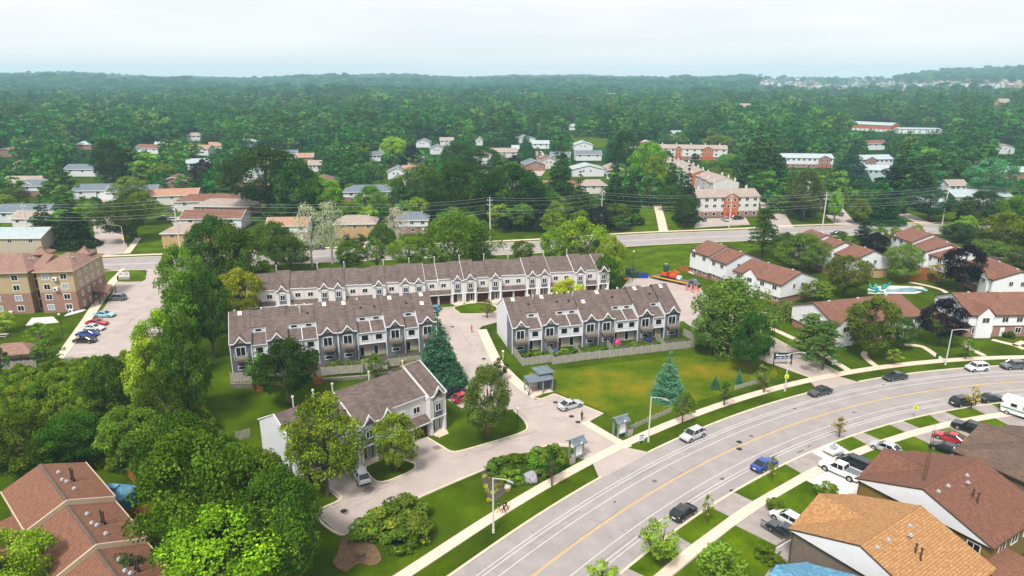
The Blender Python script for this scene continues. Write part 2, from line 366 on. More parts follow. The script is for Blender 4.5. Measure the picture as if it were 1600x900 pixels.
for k in range(34):
    s0 = rc.uniform(-15, 140); o0 = rc.uniform(-6.8, 3); n_ = rc.randint(3, 7); pts_ = [road(s0+rc.uniform(-.35, .35), o0+i*.75) for i in range(n_)]; ribbon(b, pts_, -.018, .022, .045, .0535)
struct('sealed_cracks', b, ['tar'], 'stuff')
def gaps(a, b, gs):
    o = []; c = a
    for g0, g1 in gs: o.append((c, g0)); c = g1
    return o+[(c, b)]
b = MB()
for a0, a1 in gaps(-45, 190, [(21.5, 31.5), (71.5, 81)]): ribbon(b, rl(a0, a1), 6.95, 7.3, 0, .17)
struct('kerb', b, ['curb'])
b = MB(); ribbon(b, rl(-45, 190), -7.3, -6.95, 0, .1); struct('kerb', b, ['curb'])
def walk(name, segs, o0, o1):
    b = MB(); lo, hi = min(s[0] for s in segs), max(s[1] for s in segs); ribbon(b, rl(lo, hi), o0+.02, o1-.02, 0, .085); base = struct(name, b, ['tar'])
    for a0, a1 in segs:
        n = max(1, round((a1-a0)/1.6))
        for i in range(n):
            s0, s1 = a0+(a1-a0)*i/n+.014, a0+(a1-a0)*(i+1)/n-.014; q = MB()
            c = [road(s0, o0), road(s1, o0), road(s1, o1), road(s0, o1)]; z = .115+random.uniform(-.004, .004)
            q.hexa([(*p, .02) for p in c], [(*p, z) for p in c]); part('slab', q, ['conc'], base)
walk('sidewalk', [(-30, 150)], 10.35, 11.95)
walk('sidewalk', [(-30, 150)], -11.6, -10.1)
# south side: paved strip with driveways, lawns laid over it
b = MB(); ribbon(b, rl(-30, 150), -10.1, -7.3, -.02, .06); ribbon(b, rl(-30, 150), -19.5, -11.6, -.02, .05); struct('driveway', b, ['drive_old'])
def plot(name, so_pts, z, m, kind='structure'):
    return flat(name, [road(s, o) for s, o in so_pts], z, m, True, kind)
for q in ([(8.8, -7.3), (15.2, -7.3), (15.4, -10.1), (9.2, -10.1)], [(18.4, -7.3), (27, -7.3), (27.2, -10.1), (18.4, -10.1)], [(32.8, -7.3), (45.4, -7.3), (45.2, -10.1), (33, -10.1)],
          [(58.2, -7.3), (62.4, -7.3), (62.2, -10.1), (57.8, -10.1)], [(65.4, -7.3), (71.8, -7.3), (72, -10.1), (65.8, -10.1)], [(75.4, -7.3), (81.8, -7.3), (80.8, -10.1), (75.8, -10.1)],
          [(85.6, -7.3), (91.5, -7.3), (91.8, -10.1), (86, -10.1)], [(96.5, -7.3), (104, -7.3), (104, -10.1), (96.8, -10.1)], [(-30, -7.3), (5, -7.3), (5.3, -10.1), (-30, -10.1)]):
    plot('lawn', q, .12, 'lawn')
for q in ([(8, -11.6), (26.1, -11.6), (26.5, -18), (14, -19.6), (6, -19.6)], [(34.4, -11.6), (44, -11.6), (44.4, -18), (34.5, -18)], [(57, -11.6), (62.6, -11.6), (61, -14.6), (57, -17)],
          [(65.8, -11.6), (72, -11.6), (72.3, -17), (66.5, -19)], [(76.8, -11.6), (80.8, -11.6), (80.8, -15.6), (77.5, -15.6)], [(86.5, -11.6), (92, -11.6), (92, -18), (87, -18)], [(97, -11.6), (106, -11.6), (106, -18), (97, -18)]):
    plot('lawn', q, .11, 'lawn')
plot('driveway', [(44.2, -11.6), (56.6, -11.6), (56.6, -19.2), (44.6, -19.2)], .075, 'drive_white')
plot('driveway', [(52.2, -7.3), (58, -7.3), (57.6, -10.1), (52, -10.1)], .085, 'drive_white')
# boulevard aprons where the two side roads cross
plot('apron', [(20.8, 6.9), (31.8, 6.9), (30, 10.5), (23.2, 10.5)], .07, 'drive'); plot('apron', [(71.5, 6.9), (81, 6.9), (79.5, 10.5), (73, 10.5)], .07, 'drive')
plot('apron', [(23.2, 11.9), (30.2, 11.9), (30.2, 14.4), (22, 14.4)], .066, 'drive')
# complex driveway
D1 = [(929, 714), (985, 697), (917, 660), (942, 647), (866, 616), (837, 625), (826, 619), (800, 600), (770, 569), (746, 517), (753, 510), (774, 504), (860, 500), (985, 470), (985, 452), (900, 462), (697, 480), (415, 493), (380, 500), (366, 505), (392, 522), (688, 504), (692, 520), (712, 560), (733, 600), (733, 601), (695, 622), (730, 643), (803, 640), (822, 662), (824, 670), (814, 677), (790, 683), (740, 700), (705, 706), (690, 698), (667, 683), (600, 700), (552, 715), (507, 740), (507, 761), (531, 782), (494, 804), (531, 836), (560, 822), (637, 785), (755, 734), (800, 712), (820, 708), (859, 697), (892, 699)]
flat('complex_driveway', D1, .045, 'drive')
curb('kerb', [(925, 713), (892, 698), (875, 696), (859, 696.5), (840, 701), (820, 709), (800, 716), (755, 735), (700, 758), (637, 786), (560, 822), (531, 836), (494, 804), (531, 782), (529, 772), (507, 759)], sm=4)
curb('kerb', [(667, 684), (690, 698), (705, 706), (725, 704), (790, 685), (816, 676), (824, 669), (818, 656), (803, 642)], sm=4)
curb('kerb', [(917, 660), (942, 647), (866, 616)]); curb('kerb', [(866, 616), (847, 624), (830, 622)])
b = MB(); ribbon(b, smooth(P([(986, 698), (950, 678), (917, 658.5)]), 4), -.2, 1.3, 0, .14); struct('walkway', b, ['conc'])
b = MB(); ribbon(b, smooth(P([(832, 622), (815, 612), (800, 600), (785, 585), (770, 569), (758, 544), (746, 516)]), 4), -2.1, 0, 0, .14); struct('walkway', b, ['conc'])
# grass islands in the drive
def island(px, m='grass', z=.12):
    pts = smooth(P(px), 5, True); flat('grass_island', pts, z, m, True); curb('kerb', pts+[pts[0]], True, w=.14, z=.16)
island([(572, 728), (578, 745), (598, 754), (640, 738), (649, 729), (640, 722), (600, 716)], 'grass')
island([(711, 480), (716, 488), (724, 491), (770, 489), (775, 480), (750, 473)], 'lawn')
flat('dry_lawn', smooth(P([(826, 583), (868, 612), (945, 644), (975, 670), (1010, 655), (1060, 635), (1170, 605), (1215, 585), (1180, 556), (1090, 555), (1030, 559), (900, 575)]), 4, True), .03, 'field', True)
b = MB(); rc = random.Random(9)
for (x0, y0, x1, y1) in ((540, 790, 700, 720), (560, 770, 640, 745), (700, 725, 830, 680), (760, 700, 880, 665), (740, 560, 790, 600), (705, 500, 770, 580), (720, 520, 745, 560), (860, 640, 930, 690), (800, 640, 900, 620), (1100, 515, 1230, 570), (1180, 540, 1290, 585), (990, 445, 1090, 480), (500, 800, 560, 780), (150, 540, 250, 470), (180, 500, 270, 440), (850, 700, 970, 690)):
    for k in range(4):
        p, q = G(x0+rc.uniform(-12, 12), y0+rc.uniform(-8, 8)), G(x1+rc.uniform(-12, 12), y1+rc.uniform(-8, 8)); n_ = 9; t0 = rc.uniform(0, .6); t1 = t0+rc.uniform(.15, .4)
        pts_ = [(p[0]+(q[0]-p[0])*(t0+(t1-t0)*i/n_)+rc.uniform(-.3, .3), p[1]+(q[1]-p[1])*(t0+(t1-t0)*i/n_)+rc.uniform(-.3, .3)) for i in range(n_)]; ribbon(b, pts_, -.02, .022, .03, .049)
struct('sealed_cracks', b, ['tar'], 'stuff')
for x, y in ((600, 752), (575, 765), (682, 700), (640, 735), (880, 640), (905, 632), (712, 620), (1040, 470), (1215, 552), (770, 640), (540, 800), (183, 470), (160, 497), (150, 510), (138, 528), (210, 520), (238, 500)):
    c = G(x, y); r_ = rc.uniform(.4, 1.0); flat('oil_stain', [(c[0]+r_*rc.uniform(.6, 1.2)*math.cos(a), c[1]+r_*rc.uniform(.6, 1.2)*math.sin(a)) for a in [6.28*k/10 for k in range(10)]], .0485, 'stain', True, th=.03)
# right-hand lane and car park
D2 = [(1312, 583), (1267, 591), (1198, 566), (1150, 545), (1098, 520), (1076, 508), (1068, 502), (960, 505), (948, 480), (975, 446), (985, 432), (1045, 432), (1092, 448), (1120, 480), (1175, 512), (1200, 524), (1240, 545)]
flat('side_lane', D2, .045, 'drive')
curb('kerb', [(1312, 583), (1240, 545), (1200, 524), (1176, 513), (1130, 486)]); curb('kerb', [(1268, 591), (1235, 578), (1224, 571), (1198, 567)], sm=3)
b = MB(); ribbon(b, smooth(P([(1330, 582), (1270, 545), (1213, 517), (1180, 505), (1176, 500), (1185, 495), (1195, 488)]), 4), -.7, .7, 0, .12); struct('walkway', b, ['conc'])
for q in ([(1378, 577), (1364, 569), (1350, 556), (1353, 550)], [(1471, 562), (1450, 547), (1437, 541), (1414, 539)], [(1538, 556), (1512, 543), (1512, 535)], [(1600, 546), (1586, 540), (1570, 536), (1550, 531)], [(1600, 534), (1590, 538), (1586, 541)], [(1420, 441), (1450, 447), (1475, 455), (1490, 470)]):
    b = MB(); ribbon(b, smooth(P(q), 4), -.6, .6, 0, .1); struct('garden_path', b, ['conc'])
# apartment car park
flat('car_park', [(228, 415), (300, 415), (300, 450), (262, 510), (245, 545), (207, 557), (160, 568), (145, 569), (98, 562), (165, 478), (177, 455), (182, 440), (222, 440), (229, 430)], .04, 'drive')
flat('walkway', [(190, 420), (196, 420), (180, 445), (150, 490), (110, 548), (98, 562), (88, 556), (128, 500), (150, 466), (170, 440)], .12, 'conc')
flat('lawn_island', smooth(P([(184, 439), (191, 424), (218, 422), (227, 429), (223, 439)]), 4, True), .12, 'lawn', True)
flat('flower_bed', [(150, 440), (172, 441), (181, 424), (160, 420), (150, 424)], .1, 'lawn'); flat('patio', [(40, 509), (92, 504), (83, 495), (50, 497)], .08, 'drive_white')
b = MB()
for (x0, y0, x1, y1) in [(150+i*-9+0, 505+i*9.5, 195+i*-8, 505+i*9.0) for i in range(-4, 6)]:
    p, q = G(x0-2, y0), G(x1, y1); ribbon(b, [p, q], -.06, .06, .03, .052)
for i in range(9): p, q = G(262+i*3.4, 487-i*8), G(290+i*3, 485-i*8); ribbon(b, [p, q], -.06, .06, .03, .052)
struct('parking_line', b, ['white_paint'])
# far arterial road
FR = [(-420, 160), (-250, 183), (-103, 207), (0, 224.5), (45.5, 237), (89, 245), (121, 252), (173, 256), (330, 262), (520, 262)]
fr = smooth(FR, 6); b = MB(); ribbon(b, fr, -8, 8, -.02, .05); struct('road', b, ['road'])
b = MB(); ribbon(b, fr, 8, 8.35, 0, .16); ribbon(b, fr, -8.35, -8, 0, .16); struct('kerb', b, ['curb'])
b = MB(); ribbon(b, fr, 10.5, 12.1, 0, .1); struct('sidewalk', b, ['conc'])
b = MB(); ribbon(b, fr, -.35, -.2, .045, .06); ribbon(b, fr, .2, .35, .045, .06); ribbon(b, fr, -.9, -.78, .045, .06); struct('lane_line', b, ['white_paint'])
def strip(name, px, w, z, m, sm=4):
    b = MB(); ribbon(b, smooth(P(px), sm), -w/2, w/2, -.02, z); return struct(name, b, [m])
strip('side_street', [(178, 398), (172, 375), (166, 350), (160, 328), (175, 305), (210, 290)], 9, .044, 'drive')
strip('side_street', [(1225, 362), (1210, 335), (1202, 315), (1190, 300), (1150, 288)], 9, .044, 'drive'); strip('side_street', [(1448, 350), (1418, 337), (1395, 330), (1370, 322)], 6, .044, 'drive')
strip('side_street', [(1325, 352), (1310, 338), (1300, 325)], 9, .044, 'drive'); strip('side_street', [(835, 275), (845, 262), (848, 248), (838, 236)], 8, .044, 'drive'); strip('side_street', [(620, 290), (640, 282), (660, 268)], 8, .044, 'drive')
flat('forecourt', [(1085, 356), (1172, 351), (1165, 340), (1090, 342)], .044, 'drive')
strip('footpath', [(1037, 362), (1031, 335), (1024, 312), (1020, 309)], 3.4, .05, 'conc'); strip('footpath', [(198, 396), (206, 386), (216, 372)], 2, .05, 'conc')
flat('grass_strip', smooth(P([(1000, 312), (996, 350), (955, 364), (1060, 361), (1058, 330), (1020, 300)]), 3, True), .025, 'lawn', True)
flat('grass_strip', smooth(P([(960, 395), (1080, 383), (1085, 425), (985, 428), (960, 420)]), 3, True), .025, 'lawn', True)
flat('grass_strip', smooth(P([(200, 378), (290, 372), (300, 390), (205, 393)]), 3, True), .025, 'lawn', True)
flat('playing_field', smooth(P([(893, 209), (945, 207), (950, 214), (943, 230), (905, 226)]), 3, True), .03, 'lawn', True)
flat('playing_field', [(1420, 200), (1450, 198), (1452, 202), (1424, 204)], .03, 'lawn')
for q in ([(575, 478), (600, 465)], ): pass
flat('driveway', [(560, 400), (590, 398), (582, 376), (560, 378)], .04, 'drive'); flat('driveway', [(272, 352), (290, 352), (285, 338), (262, 340)], .04, 'drive')
flat('driveway', [(1545, 405), (1600, 402), (1600, 392), (1540, 396)], .04, 'drive'); flat('driveway', [(488, 405), (520, 404), (515, 390), (490, 391)], .04, 'drive')
for q in ([(540, 772), (590, 762), (612, 790), (585, 815), (545, 880), (490, 885), (500, 850)],): flat('earth_patch', smooth(P([(534, 842), (560, 828), (578, 842), (596, 872), (580, 884), (560, 880), (540, 894), (520, 880), (528, 864)]), 4, True), .06, 'dirt', True)
flat('planting_bed', smooth(P([(752, 742), (762, 735), (790, 742), (795, 760), (788, 772), (768, 785), (760, 770)]), 4, True), .05, 'bed', True)
flat('garden_soil', [(808, 556), (830, 568), (862, 563), (868, 567), (985, 552), (1080, 541), (1066, 529), (940, 545), (802, 560)], .03, 'bed'); flat('garden_soil', [(366, 592), (372, 578), (500, 566), (660, 548), (664, 570), (612, 577), (503, 587)], .03, 'bed')
# manhole covers and drains set in the paving
for x, y in ((868, 629), (893, 651), (903, 660), (537, 799), (707, 511), (756, 561), (748, 580), (1155, 702), (1155, 691), (1145, 768), (211, 517), (229, 425)):
    b = MB(); p = G(x, y); b.lathe([(0.01, .075), (.42, .075), (.45, .07), (.45, .02)], 12, 0, p); struct('manhole_cover', b, ['dark'])
# ================================================================== buildings
CACHE = {}
def cached(key, fn):
    if key not in CACHE: CACHE[key] = fn()
    return CACHE[key]
def win(parent, x, y, z, w=1.2, h=1.1, mull=1, rz=0.0, glass='glass', frame='trim', name='window', fw=.11):
    def fr():
        b = MB(); t = fw
        b.box(-w/2-t, -.07, -t, w/2+t, .03, 0).box(-w/2-t, -.07, h, w/2+t, .03, h+t).box(-w/2-t, -.07, 0, -w/2, .03, h).box(w/2, -.07, 0, w/2+t, .03, h)
        for i in range(mull):
            c = -w/2+w*(i+1)/(mull+1); b.box(c-.035, -.06, 0, c+.035, .02, h)
        return b.mesh('window', [frame])
    f = obj(name, cached(('wf', w, h, mull, frame, fw), fr), parent, (x, y, z), rz)
    obj('pane', cached(('wp', w, h, glass), lambda: MB().box(-w/2, -.025, 0, w/2, .02, h).mesh('pane', [glass])), f); return f
def swoosh(wd, h, t=.3, d=.16):
    b = MB(); hw = wd/2; out = [(-hw, 0), (-hw*.72, .03), (-hw*.55, .18), (0, h), (hw*.55, .18), (hw*.72, .03), (hw, 0)]
    inn = [(-hw, -.2), (-hw*.68, -.2), (-hw*.5, -.05), (0, h-t*1.5), (hw*.5, -.05), (hw*.68, -.2), (hw, -.2)]
    for i in range(6):
        b.extr([(out[i][0], 0, out[i][1]), (out[i+1][0], 0, out[i+1][1]), (inn[i+1][0], 0, inn[i+1][1]), (inn[i][0], 0, inn[i][1])], (0, d, 0))
    return b
def rear_row(name, label, cat, group, org, ang, W, seq, stairs=(1, 4, 9), seed=1, e=6.2):
    """rear of a stacked townhouse block: G = slate gabled bay with balcony, N = lower bay with clerestory and white box"""
    rnd = random.Random(seed); T = thing(name, label, cat, org, ang, group)
    rg, ry, D, by = e+4.1, 7.4, 13.3, e+.6; sl = (rg-e)/(ry+.3); wall, wg, roof, trim = MB(), MB(), MB(), MB(); low = MB(); beige = MB()
    n = len(seq); dz = 0; u = e-5.6; wn = W*n/(seq.count('N')+1.38*seq.count('G')); xs = [0]
    for c in seq: xs.append(xs[-1]+wn*(1.38 if c == 'G' else 1))
    WT = W; W = wn*1.38
    for i, c in enumerate(seq):
        x0, x1 = xs[i], xs[i+1]; wall, wg, low, beige = MB(), MB(), MB(), MB()
        dz = (.1, .3, .15, .35)[i % 4] if c == 'G' else (.02, .06)[i % 2]-.12
        if c == 'G':
            wg.box(x0+.02, 0, 0, x1-.02, 4, e); roof.slab([(x0, -.35, e+dz), (x1, -.35, e+dz), (x1, ry, rg+dz), (x0, ry, rg+dz)], .16)
            roof.slab([(x0, ry, rg+dz), (x1, ry, rg+dz), (x1, D+.3, by+dz), (x0, D+.3, by+dz)], .16)
            cx = (x0+x1)/2; gh = 1.25; gy = gh/sl  # small gable roof over the bay
            roof.slab([(cx-W*.36, -.4, e+.12), (cx, -.4, e+gh+.12), (cx, gy-.3, e+gh+.14), (cx-.0, gy-.3, e+gh+.12)][:3]+[(cx-W*.36, .15, e+.2)], .1)
            roof.slab([(cx, -.4, e+gh+.12), (cx+W*.36, -.4, e+.12), (cx+W*.36, .15, e+.2), (cx, gy-.3, e+gh+.14)], .1)
            wg.extr([(cx-W*.36, 0, e-.1), (cx+W*.36, 0, e-.1), (cx, 0, e+gh)], (0, .6, 0))
            m = cached(('sw', W), lambda: swoosh(W-.05, 1.45).mesh('gable_trim', ['trim'])); obj('gable_trim', m, T, (cx, -.45, e+.02+dz*.3))
            obj('gable_vent', cached('gv', lambda: vent_mesh()), T, (cx, -.06, e+.02))
            trim.box(x0-.03, -.1, 0, x0+.12, .02, e); trim.box(x1-.12, -.1, 0, x1+.03, .02, e)
            win(T, cx-.05, 0, 2.75+u, 1.6, 1.95, 1, name='patio_door', fw=.16); win(T, cx-.05, 0, .85, 1.5, .6, 0)
            bal = obj('balcony', cached(('bal', W), lambda: balcony_mesh(W)), T, (cx-.05, 0, 2.55+u))
            obj('railing', cached(('rail', W), lambda: railing_mesh(W)), bal)
            if rnd.random() < .75: obj('skylight', cached('skl', lambda: MB().box(-.4, -.55, 0, .4, .55, .12).mesh('skylight', ['drive_white'])), T, (cx+.1, 6.6, e+dz+sl*6.9+.02)).rotation_euler = (math.atan(sl), 0, 0)
            if rnd.random() < .45: obj('skylight', cached('skl', lambda: MB().box(-.4, -.55, 0, .4, .55, .12).mesh('skylight', ['drive_white'])), T, (cx-.2, 4.3, e+dz+sl*4.6+.02)).rotation_euler = (math.atan(sl), 0, 0)
        else:
            cz = e+sl*3.5+dz
            roof.slab([(x0, 3.05, cz), (x1, 3.05, cz), (x1, ry, rg+dz), (x0, ry, rg+dz)], .15); roof.slab([(x0, ry, rg+dz), (x1, ry, rg+dz), (x1, D, by+dz), (x0, D, by+dz)], .15)
            wall.box(x0+.02, 3.2, 6.0+u, x1-.02, 4.2, cz-.14); trim.box(x0, 3.1, cz-.3, x1, 3.2, cz-.15)
            win(T, (x0+x1)/2, 3.2, cz-.92, 1.1, .5, 0)
            low.slab([(x0, -.1, 4.9+u), (x1, -.1, 4.9+u), (x1, 3.35, 6.25+u), (x0, 3.35, 6.25+u)], .12)
            trim.box(x0, -.16, 4.74+u, x1, -.08, 4.9+u); trim.extr([(x1-.08, -.05, 4.93+u), (x1-.08, 3.3, 6.28+u), (x1-.08, 3.3, 6.36+u), (x1-.08, -.05, 5.01+u)], (.12, 0, 0))
            wall.box(x0+.03, .15, 2.35+u, x1-.03, 3.4, 4.85+u); beige.box(x0+.03, 1.2, 0, x1-.03, 3.4, 2.4+u); trim.box(x0, .1, 2.28+u, x1, .2, 2.4+u)
            win(T, (x0+x1)/2, .15, 3.1+u, 1.3, 1.15, 0); win(T, (x0+x1)/2-.6, 1.2, .15, .8, 1.9, 0, name='back_door', glass='glass' if i % 3 else 'door')
            if rnd.random() < .6: obj('roof_vent', cached('rv', lambda: MB().box(-.2, -.2, 0, .2, .2, .3).mesh('roof_vent', ['dark'])), T, ((x0+x1)/2, 5.2, e+sl*5.5+dz))
        for nm_, mb_, mt_ in (('bay_wall', wg, 'si_grey'), ('box_wall', wall, 'si_white'), ('ground_wall', beige, 'si_beige'), ('lean_to_roof', low, 'sh_grey')):
            if mb_.v: part(nm_, mb_, mt_, T)
    X = xs[-1]
    body = MB(); body.box(.05, 3.6, 0, X-.05, D-.3, e+.2)
    for x0, x1 in ((0.0, .3), (X-.3, X)):   # gable end walls
        body.extr([(x0+.02, 4.0, 0), (x0+.02, D-.25, 0), (x0+.02, D-.25, by-.1), (x0+.02, ry, rg-.15), (x0+.02, 4.0, e+sl*4.2)], (x1-x0-.04, 0, 0)); part('end_wall', MB().extr([(x0, .02, 0), (x0, 4, 0), (x0, 4, e+sl*4.1), (x0, .02, e-.05)], (x1-x0, 0, 0)), 'si_grey', T)
    for i in range(1, n):
        if seq[i] != seq[i-1]:   # exposed side wall of the taller bay above the lower roof
            xx = xs[i]; part('cheek_wall', MB().extr([(xx-.06, 0, 2.4), (xx-.06, 3.4, 2.4), (xx-.06, 3.4, e+sl*3.6), (xx-.06, 0, e-.05)], (.12, 0, 0)), 'si_white', T)
    for xx in (-.08, X-.06): trim.extr([(xx, -.35, e-.12), (xx, ry, rg-.12), (xx, D+.3, by-.12), (xx, D+.3, by+.12), (xx, ry, rg+.05), (xx, -.35, e+.05)], (.14, 0, 0))
    part('wall', body, 'si_white', T)
    part('roof', roof, 'sh_grey', T); part('white_trim', trim, 'trim', T)
    for i in range(n):
        for k in (0, 1):
            if rnd.random() < .5: obj('ridge_vent', cached('rgv', lambda: MB().box(-.15, -.15, 0, .15, .15, .35).mesh('ridge_vent', ['trim'])), T, (xs[i]+1+k*1.2, ry+.4, rg-.2))
    for i in stairs: obj('flue_pipe', cached('flue', lambda: flue_mesh()), T, (xs[i], 4.5+(i % 3), e+sl*4.6))
    return T
def vent_mesh():
    b = MB(); b.tube((0, 0, .28), (0, -.06, .28), .3, n=12); return b.mesh('gable_vent', ['trim'])
def flue_mesh():
    b = MB(); b.tube((0, 0, -.3), (0, 0, 1.7), .11, n=8); b.tube((0, 0, 1.7), (0, 0, 1.95), .19, n=8); return b.mesh('flue_pipe', ['pole'])
def balcony_mesh(W):
    w = 1.25; b = MB(); b.box(-w, -1.5, 0, w, 0, .16)
    for x in (-w, w-.12): b.box(x, -1.45, -2.5, x+.12, -1.33, 0)
    for i in range(9): b.box(-w+i*.28, -1.56, -.35, -w+i*.28+.2, -1.5, .02)
    return b.mesh('balcony', ['deck'])
def railing_mesh(W):
    w = 1.25; b = MB()
    for x in (-w, w-.07): b.box(x, -1.5, .95, x+.07, 0, 1.03)
    b.box(-w, -1.53, .95, w, -1.45, 1.03)
    for i in range(14): x = -w+.02+i*(2*w-.07)/13; b.box(x, -1.5, .16, x+.05, -1.46, .95)
    for j in range(1, 7):
        for x in (-w, w-.05): b.box(x, -1.5+j*.21, .16, x+.05, -1.46+j*.21, .95)
    return b.mesh('railing', ['wood'])
def front_row(name, label, cat, group, org, ang, W, seq, seed=1, ends=('si_cream', 'si_cream'), steps=None, D=12.5, stripe=False, parapets=(), flues=()):
    """street front: G = bay with white swoosh gable and recessed porch, N = cream wall over a garage"""
    rnd = random.Random(seed); T = thing(name, label, cat, org, ang, group); e, rg, ry, by = 6.1, 9.3, 6.6, 6.2; sl = (rg-e)/(ry+.4)
    roof, cream, grey, white, gr, void = MB(), MB(), MB(), MB(), MB(), MB(); n = len(seq); dz = 0; z_ = []
    for i, c in enumerate(seq):
        x0, x1 = i*W, (i+1)*W; cx = (x0+x1)/2
        dz = (steps[i] if steps else (.34 if c == 'G' and i % 3 else .18 if c == 'G' else (-.14, -.02)[i//2 % 2])); z_.append(dz)
        fy = -.45 if c == 'G' else .75; ez = e+(fy+.4)*sl+dz
        roof.slab([(x0, fy, ez), (x1, fy, ez), (x1, ry, rg+dz), (x0, ry, rg+dz)], .16); roof.slab([(x0, ry, rg+dz), (x1, ry, rg+dz), (x1, D, by+dz), (x0, D, by+dz)], .16)
        if c == 'G':
            gh = 1.3; gy = gh/sl*.9
            roof.slab([(cx-W*.33, -.5, e+.1+dz), (cx, -.5, e+gh+.05+dz), (cx, gy, e+gh+.15+dz), (cx-W*.33, .1, e+.25+dz)], .1); roof.slab([(cx, -.5, e+gh+.05+dz), (cx+W*.33, -.5, e+.1+dz), (cx+W*.33, .1, e+.25+dz), (cx, gy, e+gh+.15+dz)], .1)
            m = cached(('sw2', W), lambda: swoosh(W-.02, 1.5, .32).mesh('gable_trim', ['trim'])); obj('gable_trim', m, T, (cx, -.6, e+dz))
            cream.box(x0+.02, -.2, 2.75, x1-.02, 1, e+dz-.02); cream.extr([(cx-W*.33, -.2, e-.1), (cx+W*.33, -.2, e-.1), (cx, -.2, e+gh-.1)], (0, .5, 0))
            # arched white head over the window, slate apron below it
            b = MB(); b.extr([(cx+.78*math.cos(a), -.28, e-.55+.8*math.sin(a)) for a in [math.pi*k/8 for k in range(9)]], (0, .1, 0)); part('arch_panel', b, 'trim', T)
            part('apron_panel', MB().box(cx-.8, -.26, 3.0, cx+.8, -.18, e-.5), 'si_grey', T); win(T, cx, -.28, 4.05, 1.0, 1.2, 1)
            white.box(x0+.02, -.3, 2.68, x1-.02, -.15, 2.86)
            for px in (x0+.05, x1-.5): white.box(px, -.3, 0, px+.42, 1.1, 2.7)
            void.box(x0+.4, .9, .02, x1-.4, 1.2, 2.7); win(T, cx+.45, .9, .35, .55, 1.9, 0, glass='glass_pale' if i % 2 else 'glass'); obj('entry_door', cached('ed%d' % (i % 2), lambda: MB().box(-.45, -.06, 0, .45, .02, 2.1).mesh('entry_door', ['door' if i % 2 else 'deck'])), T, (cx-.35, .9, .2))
            part('porch_step', MB().box(x0+.4, -1.1, 0, x1-.4, .9, .18).box(x0+.6, -1.6, 0, x1-.6, -1.1, .1), 'conc', T)
            white.box(x0, -.24, 2.7, x0+.1, -.16, e+dz); white.box(x1-.1, -.24, 2.7, x1, -.16, e+dz)
        else:
            cream.box(x0+.02, 1.0, 2.3, x1-.02, 1.3, ez-.1); win(T, cx+(.15 if i % 2 else -.15), 1.0, 4.25, 1.15, 1.0, 1); white.box(x0, .72, ez-.25, x1, .8, ez-.05)
            gr = MB(); gr.slab([(x0+.04, -.5, 2.75), (x1-.04, -.5, 2.75), (x1-.04, 1.05, 3.6), (x0+.04, 1.05, 3.6)], .14); white.box(x0+.04, -.56, 2.58, x1-.04, -.48, 2.76)
            part('garage_roof', gr, 'sh_grey', T); cream.box(x0+.02, .0, 0, x0+.2, 1.1, 2.7); cream.box(x1-.2, .0, 0, x1-.02, 1.1, 2.7)
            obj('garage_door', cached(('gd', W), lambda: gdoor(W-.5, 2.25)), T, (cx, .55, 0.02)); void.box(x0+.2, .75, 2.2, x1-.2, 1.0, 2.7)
    X = n*W; body = MB(); body.box(.04, 1.25, 0, X-.04, D-.4, e-.1)
    for x0, dzz in ((.02, z_[0]), (X-.32, z_[-1])):
        body.extr([(x0, -.15, 0), (x0, D-.4, 0), (x0, D-.4, by-.1+dzz), (x0, ry, rg-.17+dzz), (x0, -.15, e-.1+dzz)], (.3, 0, 0))
    part('wall', body, ends[0], T); part('front_wall', cream, 'si_cream', T); part('white_trim', white, 'trim', T); part('roof', roof, 'sh_grey', T)
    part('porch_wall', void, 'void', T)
    for i in range(1, n):    # parapet strips where the roofs step
        if i in parapets:
            b = MB(); xx = i*W; zz = max(z_[i], z_[i-1])-.12; b.extr([(xx-.07, .6, e-.1), (xx-.07, ry, rg-.2), (xx-.07, ry, rg+.1+zz), (xx-.07, -.3, e+.12+zz)], (.14, 0, 0)); part('parapet', b, 'trim', T)
        if i in flues: obj('flue_pipe', cached('flue', lambda: flue_mesh()), T, (i*W, ry+.3, rg-.3))
    for xx, d in ((-.08, z_[0]), (X-.06, z_[-1])):
        b = MB(); b.extr([(xx, -.45, e-.1+d), (xx, ry, rg-.1+d), (xx, D, by-.1+d), (xx, D, by+.14+d), (xx, ry, rg+.06+d), (xx, -.45, e+.06+d)], (.14, 0, 0)); part('barge_board', b, 'trim', T)
    if stripe: part('end_panel', MB().box(-.06, 2.2, 0, .02, 2.9, 7.0), 'si_grey', T)
    return T
def gdoor(w, h):
    b = MB(); n = 5
    for i in range(n): b.box(-w/2, -.05+(i % 2)*.012, h*i/n+.01, w/2, .02, h*(i+1)/n-.015)
    return b.mesh('garage_door', ['garage'])
